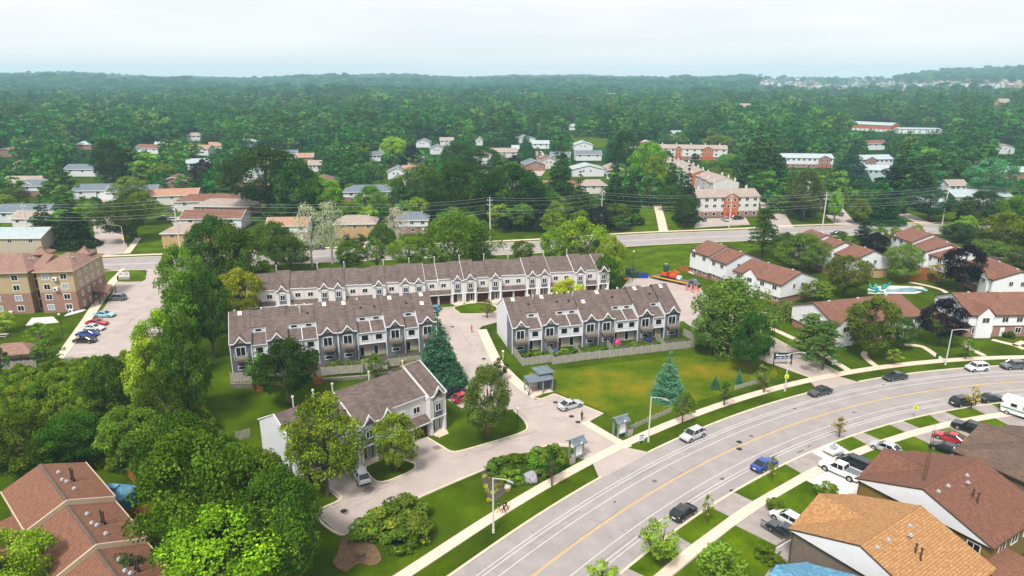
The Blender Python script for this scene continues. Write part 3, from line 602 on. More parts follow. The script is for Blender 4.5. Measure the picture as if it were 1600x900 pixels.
def gable_block(name, label, cat, group, P0, P1, e, rise, ry, D, roofm, wallm, lowm=None, ov=.4, gables=(), wins=True, base_z=None, hipped=False, trim='trim', nwin=None, split=None, chim=True, winkw={}, endwin=2, low_h=2.7, rear=False):
    """ridge parallel to P0->P1 (the front eave); depth runs to the left of travel. gables: (x, width, rise, out) cross gables on the front"""
    dx, dy = P1[0]-P0[0], P1[1]-P0[1]; Ln = math.hypot(dx, dy); ang = math.atan2(dy, dx); T = thing(name, label, cat, (P0[0], P0[1], 0), ang, group)
    rg = e+rise; be = rg-rise*(D-ry)/ry if D > ry else e; roof = MB(); hx = ry*.8 if hipped else 0
    if hipped:
        roof.slab([(-ov, -ov, e-.1), (Ln+ov, -ov, e-.1), (Ln-hx, ry, rg), (hx, ry, rg)], .16); roof.slab([(hx, ry, rg), (Ln-hx, ry, rg), (Ln+ov, D+ov, be-.1), (-ov, D+ov, be-.1)], .16)
        roof.slab([(-ov, -ov, e-.1), (hx, ry, rg), (-ov, D+ov, be-.1)], .16); roof.slab([(Ln+ov, -ov, e-.1), (Ln+ov, D+ov, be-.1), (Ln-hx, ry, rg)], .16)
    else:
        so_ = ov*rise/ry
        roof.slab([(-ov, -ov, e-so_), (Ln+ov, -ov, e-so_), (Ln+ov, ry, rg), (-ov, ry, rg)], .16); roof.slab([(-ov, ry, rg), (Ln+ov, ry, rg), (Ln+ov, D+ov, be-so_), (-ov, D+ov, be-so_)], .16)
    up, lo, tr = MB(), MB(), MB(); lh = low_h if lowm else 0
    if lowm: lo.box(.3, .3, 0, Ln-.3, D-.3, lh+.02)
    up.box(.05, .05, lh, Ln-.05, D-.05, min(e, be)-.12)
    if not hipped:
        for x0 in (.03, Ln-.28): up.extr([(x0, .04, e-.3), (x0, D-.04, be-.3), (x0, D-.04, be-.17), (x0, ry, rg-.18), (x0, .04, e-.17)], (.25, 0, 0))
        for x0 in (-ov-.04, Ln+ov-.05): tr.extr([(x0, -ov, e-so_-.2), (x0, ry, rg-.22), (x0, D+ov, be-so_-.2), (x0, D+ov, be-so_+.03), (x0, ry, rg+.03), (x0, -ov, e-so_+.03)], (.1, 0, 0))
    tr.box(-ov, -ov-.06, e-.3-.1, Ln+ov, -ov, e-.1)
    for gx, gw, gr_, out in gables:
        yb = gr_*ry/rise
        roof.slab([(gx-gw/2, -out-ov, e-.05), (gx, -out-ov, e+gr_), (gx, yb, e+gr_+.03), (gx-gw/2, .1, e+.02)], .14); roof.slab([(gx, -out-ov, e+gr_), (gx+gw/2, -out-ov, e-.05), (gx+gw/2, .1, e+.02), (gx, yb, e+gr_+.03)], .14)
        up.extr([(gx-gw/2+.3, -out, e-.15), (gx+gw/2-.3, -out, e-.15), (gx, -out, e+gr_-.25)], (0, .4+out, 0)); up.box(gx-gw/2+.3, -out, .0 if out > .1 else lh, gx+gw/2-.3, .1, e-.14)
        if wins: win(T, gx, -out, e-1.7, 1.5, 1.1, 1, frame='trim')
    part('wall', up, wallm, T); part('roof', roof, roofm, T); part('fascia', tr, trim, T)
    if lowm: part('ground_wall', lo, lowm, T)
    if wins:
        n = nwin or max(2, int(Ln/3.2))
        for i in range(n):
            x = Ln*(i+.5)/n
            if all(abs(x-g_[0]) > g_[1]/2 for g_ in gables): win(T, x, .05, e-1.75, 1.3, 1.1, 1, **winkw)
            if lowm and i % 3 != 2: win(T, x+.3, .3, .9, 1.2, 1.2, 1, **winkw)
            if lowm and i % 3 == 2: obj('door', cached('fdoor', lambda: MB().box(-.5, -.08, 0, .5, .02, 2.05).mesh('door', ['trim'])), T, (x, .3, .1))
            if rear: win(T, x, D-.05, e-1.75, 1.3, 1.1, 1, rz=math.pi)
        for k in range(endwin):
            for X_, rz in ((.03, -math.pi/2), (Ln-.03, math.pi/2)): win(T, X_, D*(.35+.22*k), e-1.6, .9, 1.1, 1, rz=rz)
    if chim:
        for i in range(max(1, int(Ln/6))):
            obj('roof_vent', cached('rv2', lambda: MB().box(-.22, -.22, 0, .22, .22, .28).mesh('roof_vent', ['trim'])), T, (Ln*(i+.6)/max(1, int(Ln/6)), ry+.8, rg-.45)); obj('vent_pipe', cached('vp', lambda: MB().tube((0, 0, -.2), (0, 0, .5), .07, n=6).mesh('vent_pipe', ['dark'])), T, (Ln*(i+.3)/max(1, int(Ln/6)), ry-1.5, rg-.8))
    return T
# ---- the four grey-roofed rows of the complex
seqR = 'GNGNNGGNNGNG'
C0, C1 = G(800, 512, 5.9), G(1063, 487, 5.9); aC = math.atan2(C1[1]-C0[1], C1[0]-C0[0]); WC = math.dist(C0, C1)/12
rear_row('townhouse_row', 'grey-roofed row facing the wide lawn, long straight board fence before its balconies', 'townhouse row', 'slate gabled townhouse rows', C0, aC, WC, seqR, (2, 5), 3, 5.9)
B0, B1 = G(358, 538, 6.3), G(682, 502, 6.3); aB = math.atan2(B1[1]-B0[1], B1[0]-B0[0]); WB = math.dist(B0, B1)/12
rear_row('townhouse_row', 'grey-roofed row with balconies behind the big dark pine, stone retaining wall below', 'townhouse row', 'slate gabled townhouse rows', B0, aB, WB, seqR, (4,), 5, 6.3)
A0, A1 = G(385, 460, 6), G(952, 424, 6); aA = math.atan2(A1[1]-A0[1], A1[0]-A0[0]); seqA = 'NNGNNGGNNGNGGNNGGNGNNGGNNGNG'; WA = math.dist(A0, A1)/len(seqA)
front_row('townhouse_row', 'longest grey-roofed row, maroon garage doors and swooping white gables along the back lane', 'townhouse row', 'garage-fronted townhouse rows', A0, aA, WA, seqA, 2, D=12, parapets=(13, 14, 16, 21, 23, 25, 27), flues=(2, 5, 7, 10, 12, 14, 16, 18, 20, 23, 25))
Dp, Dq = G(560, 670, 6), G(695, 618, 6); aD = math.atan2(Dq[1]-Dp[1], Dq[0]-Dp[0]); WD = math.dist(Dp, Dq)/5
D0 = (Dp[0]-math.cos(aD)*WD*3, Dp[1]-math.sin(aD)*WD*3)
front_row('townhouse_row', 'short grey-roofed row nearest the camera, blank pale left end wall with a slate stripe', 'townhouse row', 'garage-fronted townhouse rows', D0, aD, WD, 'NNGGGNNG', 4, ends=('si_white', 'si_white'), steps=[0, 0, 0, .35, .35, .3, .3, .8], D=12.5, stripe=True, parapets=(3, 7), flues=(1, 2, 3, 5, 7))
# ---- brown-roofed white townhouses on the right
def town(label, a, b, e, gables=(), D=12.5, lowm='br_red', low_h=1.9, **k):
    return gable_block('brown_roof_townhouse', label, 'townhouse', 'brown-roofed white townhouses', G(*a, e), G(*b, e), e, 2.4, D/2, D, 'sh_brown', 'stucco', lowm, gables=gables, ov=.18, low_h=low_h, trim='darktrim', **k)
town('brown-roofed white townhouse beside the wide green bank, farthest of its stepped three', (1079, 391), (1108, 400.5), 6.9, [(1.6, 3, 1.2, 0)])
town('brown-roofed white townhouse between two others of the stepped row by the orange machine', (1109.5, 403), (1135, 412), 6.3)
town('brown-roofed white townhouse with front gable, nearest of its stepped three behind the willow', (1146, 422), (1221, 445), 5.4, [(6, 5, 2, .3)], D=14)
town('brown-roofed white townhouse just below the arterial road, farthest of the three behind olive trees', (1238, 371), (1262, 380), 7.6)
town('brown-roofed white townhouse in the middle of the three behind olive trees', (1262, 382), (1291, 392), 6.8)
town('brown-roofed white townhouse with buff brick end wall above the pool lawn', (1292, 391), (1335, 406), 6.0, lowm='br_buff', low_h=2.7)
town('brown-roofed white townhouse below the arterial road, farthest of those left of the tall purple tree', (1394, 367), (1425, 378), 7.6, [(1.6, 3, 1.2, 0)])
town('brown-roofed white townhouse between two others left of the tall purple tree', (1424, 380), (1447, 393), 6.8)
town('brown-roofed white townhouse ending right behind the tall purple tree', (1446, 395), (1477, 404), 6.1)
town('brown-roofed white townhouse at the right edge with a small front gable and downpipe', (1500, 412), (1552, 437), 5.4, [(12.5, 4, 1.6, .3)], D=13)
E4a, E4b = G(1306, 508, 5), G(1444, 492, 5)
gable_block('brown_roof_townhouse', 'low brown-roofed white block half hidden by round trees in front of the pool', 'townhouse', 'brown-roofed white townhouses', E4a, E4b, 5.0, 2.7, 7.2, 14, 'sh_brown', 'stucco', 'br_red', gables=[(2.6, 5, 1.8, .3)], trim='darktrim', ov=.2, low_h=1.9)
E5a, E5b = G(1516, 492, 5.3), G(1720, 490, 5.3)
gable_block('brown_roof_townhouse', 'brown-roofed white townhouse nearest the curved road at the right edge, red porch rail', 'townhouse', 'brown-roofed white townhouses', E5a, E5b, 5.3, 3.0, 7, 12.5, 'sh_brown', 'stucco', 'br_red', gables=[(3.4, 4.2, 2.0, .5)], nwin=9, trim='darktrim', ov=.2)
# ---- houses south of the road (bottom right), same plan, different cladding
def split_house(label, Rg, ang, L_, roofm, lowm, hip=False, ze=5.0, zr=8.0, hd=8.3, garden='glass'):
    c, s = math.cos(ang), math.sin(ang); T = thing('detached_house', label, 'house', (Rg[0], Rg[1], 0), ang, 'split-level houses along the curved road')
    roof, gab, low, tr, cap = MB(), MB(), MB(), MB(), MB(); hx = 5 if hip else 0
    A = [(-.4, hd, ze), (-.4+hx, 0, zr), (L_+.4, 0, zr), (L_+.4, hd, ze)]   # street slope (+y)
    roof.slab([A[0], A[1], A[2], A[3]], .18); roof.slab([(-.4, -hd, ze), (L_+.4, -hd, ze), (L_+.4, 0, zr), (-.4+hx, 0, zr)], .18)
    if hip: roof.slab([(-.4, hd, ze), (-.4, -hd, ze), (-.4+hx, 0, zr)], .18)
    # street cross gable
    gx, gz, go = L_*.52, zr-1.0, .5; yb = hd*(zr-gz)/(zr-ze)
    roof.slab([(gx, hd+go, gz), (gx-5.6, hd+.1, ze), (gx, yb, gz+.04)], .16); roof.slab([(gx, hd+go, gz), (gx, yb, gz+.04), (gx+5.6, hd+.1, ze)], .16)
    roof.slab([(gx-5.6, hd+.12, ze+.01), (gx, hd+go, gz+.01), (gx, hd+go-.3, gz-.3)], .1)
    for y0, y1, z0, z1 in ((hd, 0, ze, zr), (0, -hd, zr, ze)):
        if not hip: tr.extr([(-.46, y0, z0-.12), (-.46, y1, z1-.12), (-.46, y1, z1+.02), (-.46, y0, z0+.02)], (.07, 0, 0))
    cap.extr([(hx-.4, -.35, zr-.1), (hx-.4, 0, zr+.06), (hx-.4, .35, zr-.1)], (L_-hx+.8, 0, 0)); cap.extr([(gx-.0, yb+.2, gz-.1), (gx, yb, gz+.1), (gx+.15, yb, gz+.0)], (0, hd+go-yb, 0))
    if not hip:
        gab.extr([(-.38, hd-.05, ze-.1), (-.38, 0, zr-.12), (-.38, -hd+.05, ze-.1)], (.5, 0, 0))
    low.box(.05, -hd+.45, 0, L_, hd-.45, ze-.11); gab.extr([(gx-4.6, hd-.05, ze-.05), (gx+4.6, hd-.05, ze-.05), (gx, hd-.05, gz-.3)], (0, -.3, 0))
    part('roof', roof, roofm, T); part('wall', low, lowm, T); part('fascia', tr, 'darktrim', T); part('ridge_cap', cap, roofm, T)
    part('gable_wall', gab, 'stucco', T)
    for y in (-2.8, -6.2): win(T, .05, y, ze-1.9, 1.3, 1.1, 1, rz=-math.pi/2)
    for x in (3, 6, 9): win(T, x, -hd+.45, ze-2, 1.4, 1.2, 1)
    for x in (2.5, 6, 9.5): win(T, x, hd-.45, ze-2, 1.4, 1.2, 1, rz=math.pi)
    for i, x in enumerate((1.2, 3.4, 6.2, 7.8)): obj('roof_vent', cached('bv', lambda: bv_mesh()), T, (x, -1.0-(.9 if i == 2 else 0), zr-.38))
    for x, y in ((4.6, -3.9), (4.9, -3.2)): obj('chimney_flue', cached('cf', lambda: cf_mesh()), T, (x, y, zr-1.5))
    obj('downpipe', cached('dpipe', lambda: MB().tube((0, 0, 0), (0, 0, 5), .06, n=6).mesh('downpipe', ['darktrim'])), T, (-.02, hd-.5, 0))
    return T
def bv_mesh():
    b = MB(); b.box(-.24, -.24, 0, .24, .24, .08); b.lathe([(.15, .08), (.15, .2), (.2, .21), (.15, .27), (0.01, .29)], 10); return b.mesh('roof_vent', ['metal'])
def cf_mesh():
    b = MB(); b.lathe([(.09, -.2), (.09, 1.3), (.15, 1.32), (.15, 1.48), (.01, 1.52)], 10, 1); b.box(-.15, -.15, -.2, .15, .15, .1); return b.mesh('chimney_flue', ['dark', 'darktrim'])
aH = R(33.7); RO = G(1347, 850, 8)
split_house('house with bright orange-brown shingles and white side gable in the bottom right corner', RO, aH, 11.8, 'sh_orange', 'br_grey')
split_house('brown-shingled house with white gable above an olive brick wall, behind the orange roof', G(1445, 762.5, 8), R(31.5), 12.5, 'sh_brown3', 'br_olive')
split_house('dark brown hip-roofed house at the right edge beside the white camper', (66.3, 78.2), R(29), 14, 'sh_dark', 'br_grey', hip=True)
split_house('house at the bottom edge of which only light blue shingle peaks show', (28.0, 48.6), R(36), 10.5, 'sh_blue', 'br_grey')
# lower-left stepped row
def ll(label, a, b, le, re, e, zr):
    Ra, Rb = G(*a, zr), G(*b, zr); ang = math.atan2(Rb[1]-Ra[1], Rb[0]-Ra[0]); L_ = math.dist(Ra, Rb); T = thing('stepped_house', label, 'house', (*Ra, 0), ang, 'brown-roofed stepped houses in the lower left'); c, s = math.cos(ang), math.sin(ang)
    roof, fa, wl = MB(), MB(), MB(); w1, w2 = re, le
    roof.slab([(0, 0, zr), (0, -w2, e), (L_, -w2, e), (L_, 0, zr)], .2); roof.slab([(0, 0, zr), (L_, 0, zr), (L_, w1, e), (0, w1, e)], .2)
    fa.extr([(L_-.02, -w2, e-.75), (L_-.02, 0, zr-.75), (L_-.02, 0, zr+.03), (L_-.02, -w2, e+.03)], (.22, 0, 0)); fa.extr([(L_-.02, 0, zr-.75), (L_-.02, w1, e-.75), (L_-.02, w1, e+.03), (L_-.02, 0, zr+.03)], (.22, 0, 0))
    fa.box(0, -w2-.12, e-.25, L_, -w2, e+.02); fa.box(0, w1, e-.25, L_, w1+.12, e+.02)
    wl.box(.1, -w2+.4, 0, L_-.1, w1-.4, e-.21); part('roof', roof, 'sh_brown2', T); part('fascia', fa, 'fascia', T); part('wall', wl, 'br_red', T)
    cap = MB(); cap.extr([(0, -.25, zr-.03), (0, 0, zr+.07), (0, .25, zr-.03)], (L_, 0, 0)); part('ridge_cap', cap, 'sh_dark', T)
    for i, (x, y) in enumerate(((3.2, 1.2), (5.6, 1.0), (6.3, 1.3), (8.6, 1.5))):
        if x < L_-.5: obj('roof_vent', cached('bv', lambda: bv_mesh()), T, (x, y, zr-y*.28-.1))
    for x, y in ((5.6, 2.0), (6.1, 2.1)): obj('chimney_flue', cached('cf', lambda: cf_mesh()), T, (x, y, zr-.6))
    for k in range(3): win(T, 2+3*k, w1-.4, e-1.9, 1.2, 1.1, 1, rz=math.pi); win(T, 2+3*k, -w2+.4, e-1.9, 1.2, 1.1, 1)
    return T
ll('brown-roofed house farthest of the stepped row in the lower left, beside the blue shed', (62.5, 725), (104, 781), 4.5, 4.9, 5.5, 7.4)
ll('brown-roofed house second in the lower left stepped row, two white roof vents and flue pair', (104, 788), (150, 850), 4.5, 4.9, 4.9, 6.8)
ll('brown-roofed house nearest in the lower left stepped row, cut by the bottom edge', (150, 857), (200, 925), 4.5, 4.9, 4.3, 6.2)
a_ = math.atan2(-7.7, 8.3); q = G(30, 860, 3)
T = thing('garage_annex', 'low brown-roofed garage at the left edge beside the stepped houses', 'garage', (q[0], q[1], 0), a_)
part('roof', MB().slab([(-8, -3.5, 2.6), (8, -3.5, 2.6), (8, 2.6, 3.4), (-8, 2.6, 3.4)], .2), 'sh_brown2', T); part('wall', MB().box(-7.8, -3.2, 0, 7.8, 2.6, 2.5), 'br_red', T); part('fascia', MB().box(-8, -3.62, 2.35, 8, -3.5, 2.62), 'fascia', T)
# ---- apartment building
ap = G(125, 487); aang = R(7); T = thing('apartment_building', 'four-storey tan and brown brick apartment building with hipped shingle roof', 'apartment building', (ap[0], ap[1], 0), aang)
e = 10.6; up, lo, roof, tr = MB(), MB(), MB(), MB(); rd = MB()
def wing(x0, x1, y0, y1):
    lo.box(x0, y0, 0, x1, y1, 5.2); up.box(x0, y0, 5.2, x1, y1, e)
wing(-8.2, 0, 0, 16); wing(-24, -10.3, 0, 16); wing(-34, -25.6, 1.2, 16); up.box(-10.4, 2.4, 0, -8.1, 15, e)
part('wall', up, 'apt_tan', T); part('ground_wall', lo, 'br_red', T)
def hip(x0, x1, y0, y1, z0, z1, k=.45):
    m = (y0+y1)/2; h = (y1-y0)*k*.5
    roof.slab([(x0, y0, z0), (x1, y0, z0), (x1-h, m, z1), (x0+h, m, z1)], .2); roof.slab([(x0+h, m, z1), (x1-h, m, z1), (x1, y1, z0), (x0, y1, z0)], .2)
    roof.slab([(x0, y1, z0), (x0, y0, z0), (x0+h, m, z1)], .2); roof.slab([(x1, y0, z0), (x1, y1, z0), (x1-h, m, z1)], .2)
hip(-8.8, .5, -.6, 16.5, e, e+2.6, .5); hip(-24.5, -9.7, -.6, 16.5, e, e+2.8, .6); hip(-35, -25, .6, 16.5, e, e+2.8); roof.slab([(-10.5, 2, e), (-8, 2, e), (-8, 9, e+2), (-10.5, 9, e+2)], .2)
hip(-14, -9.5, 9, 13.5, e+2, e+3.6, 1.2); hip(-4.5, -.5, 11, 15, e+1.2, e+2.9, 1.2)
part('roof', roof, 'sh_apt', T)
tr.box(-8.8, -.68, e-.25, .5, -.6, e); tr.box(-24.5, -.68, e-.25, -9.7, -.6, e); tr.box(.5, -.6, e-.25, .58, 16.5, e); part('fascia', tr, 'fascia', T)
for lv, z in enumerate((.8, 3.4, 6.0, 8.5)):
    for x in (-6.3, -2.2, -22, -18, -13.2, -32, -28):
        win(T, x, 1.2 if x < -25 else 0, z, 1.35, 1.25, 1, glass='glass' if (lv+int(x)) % 3 else 'glass_pale', fw=.14)
    win(T, -9.2, 2.4, z, 1.4, 1.8, 1, frame='dark')
    for k in range(4): win(T, 0, 3+3.2*k, z, .9, 1.1, 0, rz=math.pi/2, glass='glass_pale')
for x, z in ((-4.3, 5.7), (-4.1, 8.2), (-19.8, 5.6), (-19.6, 8.1), (-1.8, .1), (-15.6, .1), (-30, 5)):
    obj('air_conditioner', cached('ac', lambda: MB().box(-.5, -.65, 0, .5, -.02, .75).tube((-.1, -.66, .38), (-.1, -.7, .38), .26, n=10, mi=1).mesh('air_conditioner', ['trim', 'dark'])), T, (x, 1.2 if x < -25 else 0, z))
for x in (-12, -11, -3, -2, -22): obj('roof_vent', cached('bv', None), T, (x, 5.5, e+1.9))
b = MB(); b.slab([(0, 7.5, 2.6), (3.4, 7.5, 2.4), (3.4, 13, 2.4), (0, 13, 2.6)], .15); b.slab([(0.2, 7.2, 3.2), (3.8, 7.2, 2.5), (3.8, 10.2, 3.8), (.2, 10.2, 4.4)], .12); part('entrance_canopy', b, 'sh_apt', T)
b = MB(); [b.box(x, y, 0, x+.2, y+.2, 2.5) for x, y in ((3.2, 7.6), (3.2, 12.7), (1.0, 5.0), (2.4, 5.2))]; part('canopy_post', b, 'darktrim', T)
# ---- far townhouse complexes
def strata(label, a, b, e, depth, cols, group, roofm='sh_tan', orange=None, name='townhouse_block', storeys=3, wallm='si_cream', low='br_red', rise=2.2):
    P0, P1 = G(*a, e), G(*b, e); dx, dy = P1[0]-P0[0], P1[1]-P0[1]; Ln = math.hypot(dx, dy); T = thing(name, label, 'townhouse block', P0, math.atan2(dy, dx), group)
    roof, w, lo = MB(), MB(), MB(); ry = depth/2; rg = e+rise
    roof.slab([(-.4, -.4, e-.15), (Ln+.4, -.4, e-.15), (Ln, ry, rg), (0, ry, rg)], .2); roof.slab([(0, ry, rg), (Ln, ry, rg), (Ln+.4, depth+.4, e-.15), (-.4, depth+.4, e-.15)], .2)
    w.box(0, 0, 2.5, Ln, depth, e-.2); lo.box(.05, .05, 0, Ln-.05, depth-.05, 2.5)
    for x0 in (0, Ln-.2): w.extr([(x0, 0, e-.3), (x0, depth, e-.3), (x0, ry, rg-.2)], (.2, 0, 0))
    if orange:
        for gx, gw, mt in orange:
            o_ = MB(); o_.box(gx-gw/2, -.8, .5, gx+gw/2, .3, e-.2); o_.extr([(gx-gw/2, -.8, e-.2), (gx+gw/2, -.8, e-.2), (gx, -.8, e+1.5)], (0, .6, 0)); part('gable_bay', o_, mt, T)
            roof.slab([(gx-gw/2-.3, -1.1, e-.2), (gx, -1.1, e+1.6), (gx, 4, e+1.6), (gx-gw/2-.3, .5, e)], .15); roof.slab([(gx, -1.1, e+1.6), (gx+gw/2+.3, -1.1, e-.2), (gx+gw/2+.3, .5, e), (gx, 4, e+1.6)], .15)
            for z in (e-1.9, e-4.4): win(T, gx-gw*.22, -.8, z, 1.0, 1.2, 0); win(T, gx+gw*.22, -.8, z, 1.0, 1.2, 0)
            obj('door', cached('rdoor', lambda: MB().box(-.6, -.08, 0, .6, .02, 2.1).mesh('door', ['doorred'])), T, (gx-1.2, -.8, .1)); obj('door', cached('rdoor', None), T, (gx+1.2, -.8, .1))
    part('roof', roof, roofm, T); part('wall', w, wallm, T); part('ground_wall', lo, low, T)
    for i in range(cols):
        x = Ln*(i+.5)/cols
        if not orange or all(abs(x-g_[0]) > g_[1]/2 for g_ in orange):
            for z in ([e-1.9, e-4.4] if storeys == 3 else [e-1.8]): win(T, x, 0, z, 1.4, 1.2, 1)
            win(T, x, .05, .8, 1.2, 1.3, 0)
        if i % 2 == 0 and roofm != 'sh_pale':
            obj('chimney', cached('chb', lambda: MB().box(-.35, -.35, -1, .35, .35, .9).box(-.22, -.22, .9, .22, .22, 1.2).mesh('chimney', ['si_cream'])), T, (x+Ln/cols/2, ry+.8, rg))
    return T
gT = 'cream and orange townhouse blocks'
strata('cream three-storey block with orange centre gable and red doors facing the arterial road', (1086, 308), (1187, 306), 8.6, 10, 8, gT, orange=[(15.5, 6, 'br_orange')], rise=2.4)
strata('long cream block with an orange brick gable, farthest of the orange and cream group', (1024, 231), (1137, 233), 8, 10, 10, gT, orange=[(36, 7, 'br_orange'), (16, 4, 'br_orange')])
for i, (a, b, lb) in enumerate([((1053, 273), (1056, 248), 'upper'), ((1062, 286), (1064, 268), 'middle'), ((1080, 291), (1078, 276), 'lower')]): pass
def side_row(label, px, e, ang, L_, depth, wallm='si_cream', endm=None, roofm='sh_tan'):
    q = G(*px, e); T = thing('townhouse_block', label, 'townhouse block', q, ang, gT); roof, w, en = MB(), MB(), MB(); r_ = 2.0
    n = max(1, round(L_/6.5))
    for i in range(n):
        x0, x1 = L_*i/n, L_*(i+1)/n; d = .45*i
        roof.slab([(x0, -.3, e+d), (x1, -.3, e+d), (x1, depth/2, e+r_+d), (x0, depth/2, e+r_+d)], .2); roof.slab([(x0, depth/2, e+r_+d), (x1, depth/2, e+r_+d), (x1, depth+.3, e+d), (x0, depth+.3, e+d)], .2)
        w.box(x0, 0, 0, x1-.01, depth, e-.05+d); w.extr([(x0+.01, 0, e-.1+d), (x0+.01, depth, e-.1+d), (x0+.01, depth/2, e+r_-.15+d)], (.2, 0, 0))
        for yy in (1.2, depth-1.2): obj('chimney', cached('chb', lambda: MB().box(-.35, -.35, -1, .35, .35, .9).box(-.22, -.22, .9, .22, .22, 1.2).mesh('chimney', ['si_cream'])), T, (x0+2, yy, e+d+.8))
        for z in (e-2, e-4.6): win(T, x0+3, 0, z, 1.2, 1.2, 1); win(T, x0+3, depth, z, 1.2, 1.2, 1, rz=math.pi)
    if endm: en.box(-.12, .1, 0, .0, depth-.1, e-.1); en.extr([(-.12, .1, e-.1), (-.12, depth-.1, e-.1), (-.12, depth/2, e+r_-.2)], (.11, 0, 0)); part('end_wall', en, endm, T)
    part('roof', roof, roofm, T); part('wall', w, wallm, T); return T
side_row('stepped cream row ending in a blank orange brick gable behind the front block', (1112, 272), 8, R(97), 34, 11, endm='br_orange')
side_row('stepped cream row right of the blank orange gable with many chimneys', (1155, 285), 8, R(100), 20, 13)
side_row('stepped cream row left of the orange gable running back toward the far block', (1072, 256), 7.6, R(100), 20, 10)
g2 = 'pale townhouse blocks on the right skyline'
strata('long pale block with a pink brick gable left of the tall blue spruce', (1220, 246), (1303, 247), 6.5, 10, 10, g2, 'sh_pale', [(27, 7, 'br_red')], storeys=2, wallm='si_white')
strata('pale block with pink twin gable right of the tall blue spruce', (1340, 249), (1396, 248), 6.5, 10, 8, g2, 'sh_pale', [(9, 7, 'br_red')], storeys=2, wallm='si_white')
strata('light blue sided block under a pale roof, right of the tall blue spruce', (1322, 264), (1392, 266), 6.5, 10, 8, g2, 'sh_pale', storeys=2, wallm='si_lblue', low='si_lblue')
strata('long low school with an orange brick face and white gable beyond the trees', (1328, 193), (1393, 196), 7, 24, 9, None, 'sh_pale', storeys=2, wallm='br_orange', low='si_white', name='school')
strata('flat pale school wing by the small green playing field', (1405, 201), (1472, 202), 5, 24, 7, None, 'sh_pale', storeys=2, wallm='si_white', low='si_white', name='school', rise=.6)
# ================================================================== far suburb houses
HOUSES = []
HB = []     # image boxes kept open in front of the far houses
gH = 'suburban houses beyond the arterial road'
def far_house(label, x0, x1, ye, yb, roofm='sh_slate', wallm='si_white', ang=None, hip=False, front='eave', e=4.8, rise=None, D=None, lowm=None, chim=True):
    """x0..x1: image span, ye: eave row, yb: ground row (or where it disappears)"""
    HB.append((x0+1, ye-7, x1-1, yb-2, None))
    cx = (x0+x1)/2; gp = G(cx, ye, e); a = R(ang if ang is not None else random.uniform(-6, 10)); dist = math.hypot(gp[0], gp[1]); Wd = (x1-x0)*math.sqrt(dist*dist+CAMH**2)/FPX/math.cos(a)
    if front == 'eave':
        D_ = D or min(12, max(8, Wd*.6)); P0 = (gp[0]-math.cos(a)*Wd/2, gp[1]-math.sin(a)*Wd/2); P1 = (gp[0]+math.cos(a)*Wd/2, gp[1]+math.sin(a)*Wd/2)
        T = gable_block('detached_house', label, 'house', gH, P0, P1, e, rise or 2.2, D_/2, D_, roofm, wallm, lowm, ov=.4, hipped=hip, endwin=0, chim=chim, nwin=3)
    else:      # gable end towards the camera
        D_ = Wd; L_ = D or 13; P0 = (gp[0]-math.cos(a)*Wd/2-math.sin(a)*L_, gp[1]-math.sin(a)*Wd/2+math.cos(a)*L_); P1 = (gp[0]-math.cos(a)*Wd/2, gp[1]-math.sin(a)*Wd/2)
        T = gable_block('detached_house', label, 'house', gH, P0, P1, e, rise or 2.3, D_/2, D_, roofm, wallm, lowm, ov=.4, endwin=2, chim=chim, nwin=3)
    k = MB(); HOUSES.append((gp[0], gp[1]+4, 8.5)); return T
